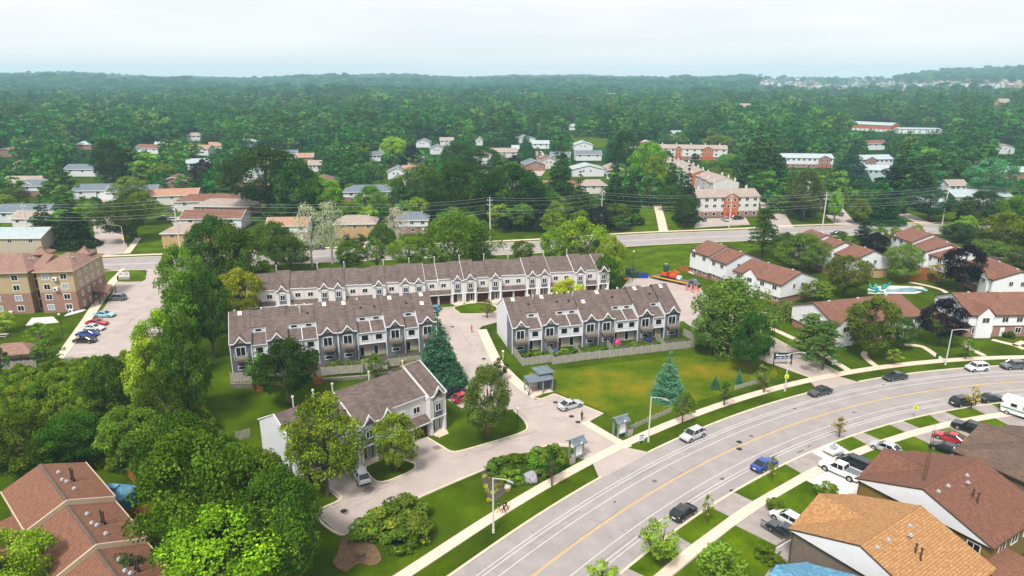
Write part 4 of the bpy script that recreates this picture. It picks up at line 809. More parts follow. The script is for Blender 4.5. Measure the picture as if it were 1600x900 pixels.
FH = [
 ('long white house with dark roof on the far left, tall cone tree to its right', 104, 152, 264, 276, 'sh_slate', 'si_white'),
 ('white house with dark roof at the far left, behind two round trees', 38, 80, 290, 306, 'sh_slate', 'si_white'),
 ('blue-grey roofed house with white gable left of a light green tree', 120, 184, 297, 306, 'sh_slate', 'si_white', 6),
 ('grey roofed house tucked between the blue-grey and orange roofs', 172, 234, 299, 308, 'sh_slate', 'si_white', 8),
 ('house with a salmon orange roof above the side street', 236, 300, 305, 318, 'sh_salmon', 'si_cream', 12),
 ('wide red-brown roofed house above the parked cars of the side street', 278, 362, 314, 325, 'sh_brown', 'si_cream', 6, True),
 ('grey hipped house behind the red-brown one, plain brown side wall', 304, 386, 322, 336, 'sh_tan', 'br_red', -4, True),
 ('house with long brown roof and white wall left of the tree clump', 286, 371, 341, 352, 'sh_brown', 'si_white', 3),
 ('buff bungalow with grey-brown hip roof on the corner lawn by the arterial road', 258, 346, 363, 378, 'sh_tan', 'br_buff', 5, True),
 ('white house with dark roof at the left edge above the brown-roofed one', 0, 62, 331, 344, 'sh_slate', 'si_white', 2),
 ('cream house with brown roof just left of the two dark conifers', 20, 68, 341, 352, 'sh_tan', 'si_cream', -6),
 ('beige bungalow with pale blue-grey roof beside the tall concrete pole', -25, 52, 371, 387, 'sh_pale', 'si_beige', 2),
 ('grey-white house half hidden beyond the orange roof', 296, 328, 254, 264, 'sh_pale', 'si_white', 20),
 ('small pink-roofed house among trees at the upper left', 324, 345, 227, 233, 'sh_salmon', 'si_white', -10),
 ('reddish roofed house peeking between far trees at the upper left', 210, 246, 231, 238, 'sh_brown', 'si_white', -15),
 ('white gable with grey roof beside the dark purple trees', 377, 402, 273, 281, 'sh_pale', 'si_white', 0, False, 'g'),
 ('brown roofed white house left of the blue-roofed one', 398, 424, 238, 246, 'sh_tan', 'si_white', 10),
 ('blue-roofed house with white gable end in the upper left suburb', 433, 462, 240, 246, 'sh_slate', 'si_white', 8),
 ('orange-roofed bungalow beside the red-leaved tree', 464, 488, 245, 250, 'sh_salmon', 'br_red', 8),
 ('house with a tan roof low among trees left of the big clump', 482, 500, 257, 264, 'sh_tan', 'si_cream', 5),
 ('plain brown-roofed house above the big tree clump at left', 402, 420, 258, 264, 'sh_tan', 'br_red', 0),
 ('small white house with grey roof left of the bright green round tree', 577, 594, 242, 248, 'sh_slate', 'si_white', 6),
 ('white gabled house with dark roof right of the dark middle trees', 606, 632, 268, 279, 'sh_slate', 'si_white', 4, False, 'g'),
 ('house with an orange and brown roof right of the dark gable', 630, 661, 265, 274, 'sh_salmon', 'si_white', 4),
 ('big white and brick house with grey hip roof behind the arterial road trees', 538, 610, 299, 314, 'sh_slate', 'si_white', 6, True),
 ('white gable-fronted house above the dark purple tree', 650, 671, 222, 231, 'sh_slate', 'si_white', 0, False, 'g'),
 ('dark-roofed house joined below the white gable', 672, 694, 232, 242, 'sh_slate', 'si_white', 5, False, 'g'),
 ('brown-roofed house on the far street with pale walls', 688, 708, 219, 225, 'sh_tan', 'si_white', 3),
 ('small pale gable between two dark crowns', 743, 754, 219, 224, 'sh_tan', 'si_white', 0, False, 'g'),
 ('broad cream gable with brown roof left of the far street', 768, 808, 237, 246, 'sh_tan', 'si_cream', 4),
 ('white house with pale roof peeking out of the dark belt', 753, 768, 260, 267, 'sh_pale', 'si_white', -4),
 ('house with orange roof hidden behind the pale birch trees', 418, 478, 352, 374, 'sh_salmon', 'si_white', 4),
 ('buff two-storey house with brown hip roof and white garage doors', 523, 585, 349, 374, 'sh_tan', 'br_buff', 4, True),
 ('white and brick house with blue-grey hip roof left of the willow', 618, 668, 343, 368, 'sh_slate', 'si_white', 4, True),
 ('white hip-fronted house at the far street corner', 832, 858, 224, 234, 'sh_pale', 'si_white', 2),
 ('white gabled house above the grey roofs beyond the dark clump', 898, 926, 226, 234, 'sh_pale', 'si_white', 2, False, 'g'),
 ('low house with long grey roof in the middle of the far row', 900, 940, 241, 250, 'sh_slate', 'si_white', 3),
 ('white gable with blue-grey roof, nearest of the far middle row', 895, 944, 264, 276, 'sh_pale', 'si_white', 4, False, 'g'),
 ('brown hip-roofed house below the white gables in the middle', 908, 948, 289, 299, 'sh_tan', 'si_cream', 5, True),
 ('reddish brown roof partly behind the pale green conifer', 877, 907, 290, 297, 'sh_brown', 'br_red', 5, True),
 ('tiny white building at the edge of the green playing field', 890, 899, 197, 202, 'sh_pale', 'si_white', 0),
 ('pale house left of the far street, beyond the spruce', 800, 811, 232, 239, 'sh_pale', 'si_white', 0),
 ('white gables behind the long cream block', 1005, 1024, 225, 233, 'sh_pale', 'si_white', 5, False, 'g'),
 ('pale house above the round green tree near the cream block', 1048, 1065, 208, 214, 'sh_pale', 'si_white', 5),
 ('small white gable left of the long pale block', 1204, 1219, 254, 261, 'sh_pale', 'si_white', 0, False, 'g'),
 ('brown-walled house with grey roof at the right edge', 1562, 1615, 268, 281, 'sh_pale', 'br_red', -8),
 ('pale blue house with grey roof behind the right roadside trees', 1441, 1474, 314, 326, 'sh_pale', 'si_lblue', 0),
 ('brown-sided house with pale roof between the right conifers', 1386, 1404, 292, 311, 'sh_tan', 'br_red', 20),
 ('grey-roofed low house behind the brownish tree by the side street', 1266, 1284, 288, 303, 'sh_pale', 'si_white', 35),
 ('small grey-roofed house above the right wires', 1486, 1510, 289, 296, 'sh_tan', 'si_white', 5),
 ('white bungalow with long pale roof behind the right roadside hedge', 1500, 1574, 306, 313, 'sh_pale', 'si_white', 2),
]
for r_ in FH:
    k = list(r_)+[None]*9; 
    two = k[4]-k[3] > 14
    far_house(k[0], k[1], k[2], k[3], k[4], k[5], k[6], k[7], bool(k[8]), 'gable' if k[9] == 'g' else 'eave', e=5.4 if two else 4.4, lowm='br_red' if two and k[6] == 'si_white' else None)
hr = random.Random(21); n = 0; tries = 0
lbl = ['white', 'cream', 'brick']; rlb = {'sh_slate': 'slate grey', 'sh_tan': 'tan', 'sh_pale': 'pale grey', 'sh_salmon': 'salmon', 'sh_brown': 'brown'}
while n < 46 and tries < 4000:
    tries += 1; py = hr.choice([hr.uniform(208, 235), hr.uniform(222, 300), hr.uniform(222, 300)]); px = hr.uniform(5, 1010) if hr.random() < .75 else hr.uniform(1150, 1590); gp = G(px, py); d_ = gp[1]
    if any(h[0]-6 < px < h[2]+6 and h[1]-8 < py < h[3]+6 for h in HB) or any(math.hypot(gp[0]-h[0], gp[1]-h[1]) < 19 for h in HOUSES): continue
    if (1000 < px < 1190) or (880 < px < 960 and 200 < py < 235) or (1200 < px < 1420 and 225 < py < 290): continue
    w_ = hr.uniform(11, 16)*FPX/math.hypot(d_, CAMH); rf = hr.choice(list(rlb)); wl = hr.choice([('si_white', 'white'), ('si_white', 'white'), ('si_cream', 'cream'), ('br_red', 'brick')]); gb = hr.random() < .4
    hb = len(HB); far_house('%s house with a %s roof %s among the suburb trees' % (wl[1], rlb[rf], 'showing its gable end' if gb else 'seen side on'), px-w_/2, px+w_/2, py, py+6*FPX*.9/math.hypot(d_, CAMH), rf, wl[0], hr.uniform(-12, 14), not gb and hr.random() < .3, 'gable' if gb else 'eave', e=hr.choice([4.2, 5.2]), chim=False); n += 1
    if hr.random() < .75: HB.pop()
# ================================================================== trees
def leafmesh(name, clumps, nleaf, size, mat, trunk=None, tmat='bark', flat_=.55, seed=0, droop=0, tipc=0):
    clumps = [c if len(c) == 7 else (*c, (1, 1, 1)) for c in clumps]
    """clumps: (x,y,z,rx,rz,tint). Every leaf is one small quad; trunk: MB with limbs"""
    rs = np.random.RandomState(seed); V = []; T = []
    for (x, y, z, rx, rz, tint, cm) in clumps:
        n = max(8, int(nleaf*(rx*rx)**1.0)); d = rs.normal(size=(n, 3)); d /= np.linalg.norm(d, axis=1)[:, None]; d[:, 2] = np.where(d[:, 2] < -.3, -d[:, 2]*.6, d[:, 2])
        rr = rs.uniform(.62, 1.06, n)**.7; c = np.stack([x+d[:, 0]*rx*rr, y+d[:, 1]*rx*rr, z+d[:, 2]*rz*rr], 1)
        if droop: c[:, 2] -= rs.uniform(0, droop, n)*rx
        nr = d*flat_+rs.normal(size=(n, 3))*.45; nr[:, 2] += .25; nr /= np.linalg.norm(nr, axis=1)[:, None]
        a = np.cross(nr, rs.normal(size=(n, 3))); a /= np.linalg.norm(a, axis=1)[:, None]; b_ = np.cross(nr, a); s = size*rs.uniform(.6, 1.35, n)[:, None]*.5; k = rs.uniform(.55, .9, n)[:, None]
        V.append(np.stack([c-a*s, c-b_*s*k, c+a*s, c+b_*s*k], 1).reshape(-1, 3)); t = tint*rs.uniform(.84, 1.16, n)
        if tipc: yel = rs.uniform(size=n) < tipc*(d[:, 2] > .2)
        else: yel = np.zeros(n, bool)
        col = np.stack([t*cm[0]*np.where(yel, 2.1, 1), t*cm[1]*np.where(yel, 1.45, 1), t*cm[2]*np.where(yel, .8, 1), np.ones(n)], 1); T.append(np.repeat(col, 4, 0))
    V = np.concatenate(V); T = np.concatenate(T); nl = len(V)//4; tv = trunk.v if trunk else []; tf = trunk.f if trunk else []
    me = bpy.data.meshes.new(name); nv = len(V)+len(tv); me.vertices.add(nv); me.vertices.foreach_set('co', np.concatenate([V.ravel(), np.array(tv).ravel()]) if tv else V.ravel())
    li = np.concatenate([np.arange(nl*4)]+([np.array([i for f in tf for i in f])+len(V)] if tf else [])).astype(np.int32); st = np.concatenate([np.arange(nl)*4, nl*4+np.cumsum([0]+[len(f) for f in tf])[:-1]]).astype(np.int32) if tf else (np.arange(nl)*4).astype(np.int32)
    me.loops.add(len(li)); me.loops.foreach_set('vertex_index', li); me.polygons.add(nl+len(tf)); me.polygons.foreach_set('loop_start', st)
    me.materials.append(M[mat]); me.materials.append(M[tmat]); me.polygons.foreach_set('material_index', np.array([0]*nl+[1]*len(tf), np.int32))
    ca = me.color_attributes.new('tint', 'FLOAT_COLOR', 'POINT'); full = np.ones((nv, 4)); full[:len(T)] = T; ca.data.foreach_set('color', full.ravel()); me.update(calc_edges=True); me.validate(); return me
def limbs(tr, clumps, base_z, r, k=8, seed=0):
    rs = random.Random(seed); cs = list(clumps); rs.shuffle(cs)
    for c in cs[:k]:
        a = Vector((0, 0, base_z+rs.uniform(0, .25)*c[2])); e = Vector(c[:3]); m = a.lerp(e, .5)+Vector((0, 0, -.05*e.length)); tr.tube(a, m, r*.5, r*.32, 5, cap=False); tr.tube(m, e, r*.32, r*.1, 5, cap=False)
def crown(n, H, Wd, z0, seed, shape='round', tv=.36, cs=.74):
    """clump centres spread through an uneven crown volume"""
    rs = random.Random(seed); o = []; hz = (H-z0)/2; cz = z0+hz
    lob = [(rs.uniform(0, 6.28), rs.uniform(.0, .22)) for _ in range(3)]
    i = 0
    while len(o) < n and i < n*30:
        i += 1; u = rs.uniform(-1, 1); th = rs.uniform(0, 2*math.pi); q = rs.uniform(.5, 1)**.5
        if shape == 'round': prof = math.sqrt(max(0, 1-abs(u)**2.3))
        elif shape == 'oval': prof = math.sqrt(max(0, 1-abs(u+.2)**2)) if u < .8 else .45
        elif shape == 'cone': prof = .1+.9*(1-(u+1)/2)**.85
        elif shape == 'wide': prof = math.sqrt(max(0, 1-max(0, u+.1)**2)) if u > -.1 else .75
        w = Wd/2*prof*(1+sum(a*math.cos(th*(k+1)+p) for k, (p, a) in enumerate(lob))); cr = cs*Wd*rs.uniform(.10, .2)*(1 if shape != 'cone' else (.35+.75*prof))
        rad = max(0, w-cr*.6)*q; o.append((rad*math.cos(th), rad*math.sin(th), cz+hz*u*.86, cr, cr*rs.uniform(.7, .95), 1+rs.uniform(-tv, tv)))
    return o
PR = {}
def proto(kind, variants, hi=None):
    PR[kind] = variants
def mk_decid(n, dens, size, seed, shape='round', H=10, Wd=9, z0=2.0, tip=0.0, tmat='bark', tv=.4, droop=0, cs=.74, up=None):
    c = crown(int(n*1.8), H, Wd, z0, seed, shape, tv, cs); c = [(a, b, z, r, r*up if up else q, t) for a, b, z, r, q, t in c]; k = H/10; t = MB(); t.tube((0, 0, -.3), (0, 0, z0+1.2*k), .27*k, .2*k, 8, cap=False); t.tube((0, 0, z0+1.2*k), (.1*k, .1*k, H*.7), .2*k, .08*k, 6, cap=False); limbs(t, c, z0*.8, .25*k, 16, seed)
    return leafmesh('tree_crown', c, dens, size, 'leaf', t, tmat, seed=seed, tipc=tip, droop=droop)
def mk_conifer(seed, H=12, Wd=7, z0=.5, tiers=12, dens=60, size=.34, tv=.2, irregular=.25, trunk=True):
    rs = random.Random(seed); c = []
    for k in range(tiers):
        u = k/(tiers-1); z = z0+(H-z0-.4)*u; w = Wd/2*(1-u)**.9*(1+rs.uniform(-irregular, irregular*.5))+.12; m = max(2, int(9*(1-u))+2)
        for j in range(m):
            th = 2*math.pi*(j+rs.random()*.5)/m+k; cr = max(.32, w*rs.uniform(.42, .58)); c.append(((w-cr*.6)*math.cos(th), (w-cr*.6)*math.sin(th), z+rs.uniform(-.3, .3)-.12*w, cr, cr*.5, 1+rs.uniform(-tv, tv)))
    t = MB(); t.tube((0, 0, -.3), (0, 0, H*.96), .22, .04, 7, cap=False)
    return leafmesh('conifer_crown', c, dens, size, 'needle', t, 'bark', seed=seed, flat_=.2, droop=.35)
def mk_pine(seed, H=13, Wd=8, n=46):   # open Scots pine: bare trunk low, lumpy flat clumps
    rs = random.Random(seed); c = []
    for _ in range(n):
        u = rs.random(); w = Wd/2*(1-.75*u)*rs.uniform(.25, 1); th = rs.uniform(0, 6.28); cr = rs.uniform(.6, 1.1); c.append((w*math.cos(th), w*math.sin(th), 3+(H-3.4)*u, cr, cr*.5, 1+rs.uniform(-.25, .25)))
    t = MB(); t.tube((0, 0, -.3), (0, 0, H*.95), .26, .06, 7, cap=False); limbs(t, c, 3, .2, 30, seed); return leafmesh('pine_crown', c, 110, .28, 'needle', t, seed=seed, flat_=.3)
proto('broad', [mk_decid(46, 46, .42, s, sh) for s, sh in ((1, 'round'), (2, 'round'), (3, 'oval'), (4, 'wide'))])
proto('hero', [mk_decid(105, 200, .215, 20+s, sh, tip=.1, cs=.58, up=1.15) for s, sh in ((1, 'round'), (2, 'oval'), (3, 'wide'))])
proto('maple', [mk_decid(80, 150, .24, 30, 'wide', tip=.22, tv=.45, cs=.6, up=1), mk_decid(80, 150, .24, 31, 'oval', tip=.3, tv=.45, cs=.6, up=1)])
proto('willow', [mk_decid(80, 90, .26, 41, 'wide', z0=.8, droop=1.1, tv=.36), mk_decid(80, 90, .26, 42, 'round', z0=.8, droop=1.1, tv=.36)])
proto('spruce', [mk_conifer(51, 10, 6.4, .3, 17, 170, .25, .3, .12), mk_conifer(52, 10, 5.6, .3, 17, 170, .25, .3, .15)])
proto('conifer', [mk_conifer(61, 12, 6, .8, 15, 120, .36, .25, .3), mk_conifer(62, 12, 5, 1, 15, 130, .36, .25, .3)])
proto('pine', [mk_pine(71, n=120), mk_pine(72, 13, 9, 105)])
proto('birch', [mk_decid(46, 26, .24, 81, 'oval', z0=3, tmat='barkpale', tv=.2)])
proto('young', [mk_decid(15, 330, .2, 91, 'oval', 4.2, 2.6, 1.2, tip=.2), mk_decid(14, 330, .2, 92, 'oval', 4.2, 2.4, 1.2)])
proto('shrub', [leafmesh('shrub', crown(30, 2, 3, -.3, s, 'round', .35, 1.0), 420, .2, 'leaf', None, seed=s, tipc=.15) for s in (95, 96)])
proto('small', [mk_decid(30, 120, .26, 97, 'round', 6, 5, 1.2), mk_decid(30, 120, .26, 98, 'oval', 6, 4.5, 1.4)])
SZ = dict(broad=(10, 9), hero=(10, 9), maple=(10, 9), willow=(10, 9), spruce=(10, 6), conifer=(12, 5.6), pine=(13, 8), birch=(10, 9), young=(4.2, 2.5), shrub=(2, 3), small=(6, 4.8))
PALL = dict(broad='#3a6c22', hero='#41751f', maple='#44741f', willow='#4c7a34', spruce='#3f6659', conifer='#264f22', pine='#2d5227', birch='#76875e', young='#4d7a2a', shrub='#3c6a1e', small='#3d6c24')
def C_(h, k=1.0): return lin(h, k)
NT = {}
def tree(kind, x, y, H, Wd, label=None, group=None, col=None, var=None, name=None, cat=None, kindtag=None):
    vs = PR[kind]; i = NT.get(kind, 0); NT[kind] = i+1; me = vs[(i if var is None else var) % len(vs)]
    nm = name or {'broad': 'tree', 'hero': 'tree', 'maple': 'maple_tree', 'willow': 'willow_tree', 'spruce': 'spruce_tree', 'conifer': 'conifer_tree', 'pine': 'pine_tree', 'birch': 'birch_tree', 'young': 'young_tree', 'shrub': 'shrub', 'small': 'small_tree'}[kind]
    o = obj(nm, me, None, (x, y, 0), random.uniform(0, 6.28)); sh, sw = SZ[kind]; o.scale = (Wd/sw, Wd/sw, H/sh); o.color = C_(col or PALL[kind])
    tag(o, label or nm, cat or ('shrub' if kind == 'shrub' else 'tree'), group); return o
def tp(kind, bx, by, ytop, wpx, label, col=None, group=None, var=None, **k):
    """tree by surveyed foot (image column,row), top row and crown width"""
    X, Y = G(bx, by); H = max(1.0, HGT(X, Y, ytop)); dist = math.sqrt(X*X+Y*Y+(CAMH-H/2)**2); return tree(kind, X, Y, H*1.03, wpx*dist/FPX, label, group, col, var, **k)
g1 = 'big leafy trees of the lower left wood'
TL = [
 # lower left wood
 ('hero', 318, 905, 690, 170, 'large bright green tree left of the short grey row, tallest of the lower left wood', '#3f7020'), ('hero', 415, 880, 715, 140, 'dense green tree below the blank white end wall', '#38681f'), ('hero', 350, 960, 800, 190, 'bright yellow-green tree at the bottom edge of the lower left wood', '#568a22'),
 ('hero', 455, 930, 745, 120, 'dark green tree at the edge of the short grey row car bay', '#2f5e1c'), ('hero', 305, 805, 655, 120, 'round green crown right of the blue shed', '#39691d'), ('hero', 205, 735, 640, 90, 'green crown above the stepped brown roofs', '#3b6c22'),
 ('hero', 120, 735, 655, 90, 'leafy crown behind the farthest stepped brown roof', '#34641e'), ('hero', 45, 745, 648, 100, 'broad dark crown at the left edge above the brown roofs', '#34621e'), ('hero', 325, 770, 668, 90, 'green crown between the lawn and the white end wall', '#2f5f1e'),
 ('hero', 20, 960, 845, 110, 'pale yellow-green bush tree in the bottom left corner', '#6a9a2a'), ('small', 150, 690, 632, 70, 'shrubby tree in the middle of the overgrown slope', '#36661e'), ('hero', 262, 700, 585, 80, 'tree on the overgrown slope below the dark car', '#3c6c20'),
 ('small', 200, 945, 872, 84, 'dark bluish tree over the nearest stepped roof', '#3c5f34'), ('hero', 372, 810, 700, 74, 'leafy crown pressed against the blank white end wall', '#3a6c24'),
 # hedge line between car park and row
 ('maple', 262, 600, 487, 74, 'bright green maple over the dark parked car', '#4f8427', 0), ('maple', 305, 560, 430, 80, 'tall bright maple beside the car park', '#4a7e26', 1), ('hero', 290, 510, 390, 70, 'tree at the car park entrance by the arterial road', '#3f7024', 0),
 ('hero', 300, 660, 500, 80, 'dark tree along the hedge line, lower end', '#2d5a1e', 1), ('hero', 335, 560, 430, 60, 'deep green tree behind the bright hedge maples', '#29521c', 0), ('hero', 345, 470, 345, 90, 'big dark tree left of the longest row', '#2a541f', 0),
 ('hero', 375, 478, 360, 90, 'round dark tree at the left end of the longest row', '#2f5c1f', 1), ('maple', 380, 497, 422, 78, 'yellow-green round maple in front of the longest row', '#6c932a', 0), ('small', 350, 520, 468, 46, 'low brownish green bush tree left of the balcony row', '#4a6a2c'),
 ('maple', 245, 660, 530, 64, 'pale green tree below the car park fence', '#5c8c2e'), ('hero', 185, 660, 560, 70, 'leafy tree left of the white garden shed', '#34651f'), ('young', 66, 540, 505, 32, 'young tree beside the gazebo', '#4d8030'), ('small', 74, 575, 532, 42, 'leafy tree right of the gazebo', '#3f7026'), ('small', 10, 520, 487, 26, 'yellowish small tree in front of the apartment windows', '#7fa03a'), ('small', 4, 590, 545, 26, 'dark small tree left of the gazebo', '#2c5424'),
 # around the rows
 ('hero', 452, 628, 535, 92, 'big dark bushy pine in front of the balcony row', '#204a1a', 1), ('small', 407, 608, 552, 44, 'small light green tree touching the big pine', '#3d6c28'), ('spruce', 687, 603, 487, 72, 'tall blue spruce between the balcony row and the drive', '#47705f', 0),
 ('maple', 512, 775, 624, 112, 'large yellow-flecked maple over the end of the short grey row', '#5c7c26', 1), ('maple', 619, 737, 649, 78, 'bright green small maple on the grass island', '#58922e', 0), ('hero', 762, 685, 577, 86, 'brownish green tree with tall crown on the drive-side lawn', '#40602a', 1),
 ('small', 589, 600, 553, 34, 'small light green tree behind the balcony row fence', '#4a7a30'), ('small', 640, 590, 566, 40, 'golden small tree beside the blue spruce', '#8a8a30'), ('young', 761, 497, 470, 26, 'brownish young tree by the lane corner', '#6f7a3c'),
 ('maple', 886, 492, 437, 58, 'yellow-green island tree before the longest row', '#6f9a28', 0), ('spruce', 1043, 622, 550, 54, 'blue spruce standing alone on the wide lawn', '#54806c', 1), ('small', 1066, 661, 612, 36, 'round green street tree before the lone blue spruce', '#346a26'),
 ('spruce', 1117, 607, 586, 13, 'tiny blue spruce, left of the small pair', '#4f8570', 0), ('spruce', 1154, 600, 577, 13, 'tiny blue spruce, right of the small pair', '#4f8570', 1), ('young', 1131, 634, 598, 26, 'thin dark young tree by the sidewalk between the small spruces', '#35602a'), ('young', 1193, 614, 572, 30, 'sparse young tree before the dark signboard', '#4a6e3a'),
 ('willow', 1142, 555, 432, 118, 'huge pale willow beside the side lane', '#4d7c35', 0), ('hero', 1172, 585, 492, 58, 'dark rounded bush tree at the foot of the willow', '#2a5a20', 1), ('maple', 1110, 555, 478, 60, 'lower lobe of pale foliage on the willow left side', '#46743a'),
 ('young', 862, 760, 700, 34, 'thin leafy street tree beside the round boulder', '#2e5e28'), ('small', 783, 595, 560, 26, 'dark round bush at the corner of the lawn-facing row', '#225018'),
 # belt behind row A
 ('birch', 488, 417, 322, 62, 'pale silvery birch, taller and nearer of the pair', '#8b9c7c', 0), ('birch', 520, 412, 318, 60, 'pale silvery birch, right of the pair', '#8b9c7c', 0), ('birch', 622, 385, 326, 50, 'bare-looking grey birch before the blue-grey roof', '#a09a86', 0),
 ('willow', 712, 425, 335, 108, 'wide yellow-green willow behind the longest row', '#4a7a24', 1), ('willow', 745, 418, 345, 74, 'right lobe willow beside the arterial road', '#3f6e24', 0), ('hero', 432, 420, 350, 60, 'dark crown below the orange roof', '#2c5a1c', 0), ('hero', 455, 425, 372, 60, 'low dark crown at the foot of the pale birch', '#2a561c'),
 ('hero', 545, 428, 380, 50, 'round leafy tree behind the longest row, below the brown hip roof', '#336a1e'), ('small', 590, 425, 372, 40, 'leafy bush tree beside the driveway of the buff house', '#3c7022'), ('hero', 640, 425, 372, 60, 'mid green tree left of the wide willow', '#377020'), ('small', 562, 395, 366, 26, 'dark garden tree before the buff house', '#2b5324'), ('hero', 597, 395, 352, 50, 'tree right of the buff house driveway', '#46752a'),
 ('maple', 905, 425, 342, 92, 'bright green tree at the right end of the longest row', '#5a8f2a', 0), ('maple', 870, 415, 355, 70, 'leafy bright tree beside the arterial road curb', '#4f8626', 1), ('maple', 955, 447, 370, 52, 'yellow-green tree right of the longest row end', '#5f9428', 0), ('hero', 945, 455, 400, 44, 'darker tree behind the longest row end', '#35681f'), ('hero', 815, 412, 378, 40, 'low green tree between willow and bright trees', '#3c7022'),
 # right hand side
 ('pine', 1190, 403, 328, 54, 'dark open pine above the brown-roofed stepped row', '#2a5023', 0), ('hero', 1250, 425, 368, 76, 'olive tree behind the stepped brown roofs', '#3e6628'), ('hero', 1225, 410, 365, 40, 'dull olive tree right of the open pine', '#3c6428'), ('hero', 1318, 462, 403, 66, 'brown-green tree with thin top above the low block', '#4a6a30'), ('small', 1280, 475, 440, 60, 'low olive shrub tree behind the low brown block', '#5a7a2c'),
 ('pine', 1262, 560, 492, 62, 'open roadside pine, left of the pair by the lane walk', '#446a30', 0), ('pine', 1285, 578, 503, 56, 'open roadside pine, right of the pair by the lane walk', '#3c642c', 1), ('maple', 1358, 557, 466, 84, 'large round olive tree before the low brown-roofed block', '#3f6a26', 0), ('hero', 1410, 545, 498, 34, 'small green tree by the garden walk', '#3e6a30'),
 ('maple', 1468, 540, 470, 58, 'dark purple maple near the tall street lamp', '#211a2a', 1), ('maple', 1500, 455, 383, 60, 'tall dark purple tree between the brown roofs', '#1e1824', 0), ('maple', 1365, 405, 364, 40, 'purple-black tree left of the middle brown roofs', '#241d2a', 0), ('pine', 1345, 400, 345, 36, 'dark spreading pine left of the purple-black tree', '#29492a', 0),
 ('hero', 1410, 442, 383, 50, 'light olive tree in front of the middle brown roofs', '#50783a'), ('small', 1462, 440, 412, 30, 'yellowish shrub tree by the orange fence', '#8a8a3c'), ('maple', 1562, 400, 333, 70, 'wide yellow-green tree near the right edge', '#44741f', 0), ('hero', 1590, 380, 308, 60, 'pale green tree at the right edge above the road', '#4c7c32'), ('hero', 1497, 378, 350, 44, 'dark low tree by the arterial road on the right', '#2b4d2b'), ('hero', 1535, 410, 375, 50, 'olive tree left of the white parked suv', '#4c7030'),
 ('hero', 1595, 430, 388, 40, 'dull green tree by the right edge', '#46682c'), ('small', 1226, 500, 472, 50, 'reddish green tree behind the lane footpath', '#4f6030'), ('small', 1200, 510, 482, 30, 'leafy shrub tree by the willow and footpath', '#3c6a2a'), ('small', 1508, 562, 530, 22, 'small street tree right of the tall lamp', '#3c6a26'), ('young', 1392, 570, 545, 22, 'thin young tree on the front lawn', '#5c8030'), ('shrub', 1575, 527, 517, 16, 'round clipped shrub before the nearest brown-roofed block', '#2e5a1e'),
 ('young', 1311, 684, 652, 20, 'yellowing sapling behind the utility trailer', '#84903a'), ('young', 1517, 640, 603, 18, 'yellow-leaved sapling between the parked dark cars', '#8f963a'), ('young', 1104, 819, 773, 17, 'slim light green sapling by the black hatchback', '#5d8a34'), ('small', 1030, 882, 820, 62, 'young bright green maple on the verge at the bottom', '#5f9a34'), ('young', 940, 912, 878, 52, 'leafy top of a young tree at the bottom edge', '#5f9a34'), ('small', 1118, 925, 852, 80, 'round green tree at the bottom edge beside the walk', '#457a28'), ('young', 1205, 755, 712, 14, 'tiny sapling beside the blue sedan', '#6a9a3a'),
 # middle distance beyond the arterial road
 ('conifer', 75, 382, 305, 40, 'dark conifer, left of the pair by the left side street', '#24492a', 0), ('conifer', 118, 385, 308, 52, 'dark conifer, right of the pair by the left side street', '#224620', 1), ('hero', 197, 378, 314, 66, 'round dark tree at the side street corner', '#2f5a1e', 0), ('small', 70, 386, 352, 42, 'reddish brown round tree before the conifers', '#5a5628'), ('hero', 225, 350, 302, 50, 'bright topped tree behind the corner tree', '#3d6c20', 1), ('hero', 205, 322, 278, 50, 'olive round tree between the blue and orange roofs', '#466e2c'), ('conifer', 97, 308, 245, 42, 'tall cone shaped tree right of the white house', '#2c5a20', 0), ('hero', 255, 290, 258, 44, 'yellow-green round tree above the orange roof', '#5f8a22', 0),
 ('hero', 178, 290, 220, 52, 'tall dark broad tree at the upper left', '#2a4f24', 1), ('maple', 205, 285, 235, 40, 'dark purple tree beside the tall dark one', '#23222c', 0), ('maple', 322, 300, 250, 36, 'dark purple tree beyond the red-brown roof', '#27222c', 0), ('conifer', 357, 318, 258, 38, 'grey-green conifer right of the purple tree', '#3f6a30', 1), ('hero', 420, 338, 232, 110, 'huge dark green tree in the middle left', '#235022', 0), ('hero', 470, 345, 255, 90, 'big dark green tree right of the huge one', '#285620', 1), ('hero', 500, 345, 280, 70, 'bright green tree in front of the big dark clump', '#4a8222', 0),
 ('hero', 580, 345, 292, 50, 'bright green tree between the white and brick house and the blue-grey roof', '#458020', 1), ('hero', 660, 330, 262, 80, 'dense dark tree right of the white and brick house', '#26561f', 0), ('hero', 720, 345, 255, 100, 'wide dark green tree clump left of centre', '#28561f', 1), ('hero', 800, 350, 262, 100, 'wide dark green tree above the centre wires', '#255220', 0), ('hero', 830, 345, 280, 70, 'green tree beside the centre street', '#2f6222', 1), ('conifer', 874, 330, 215, 50, 'tall dark conifer group left of the white gables', '#224a28', 0), ('conifer', 905, 350, 268, 46, 'broad olive conifer below the white gables', '#3a6030', 1), ('conifer', 960, 352, 260, 50, 'tall dark conifer, left of the centre pair', '#244a2a', 0), ('conifer', 985, 350, 268, 36, 'tall dark conifer, right of the centre pair', '#27502c', 1),
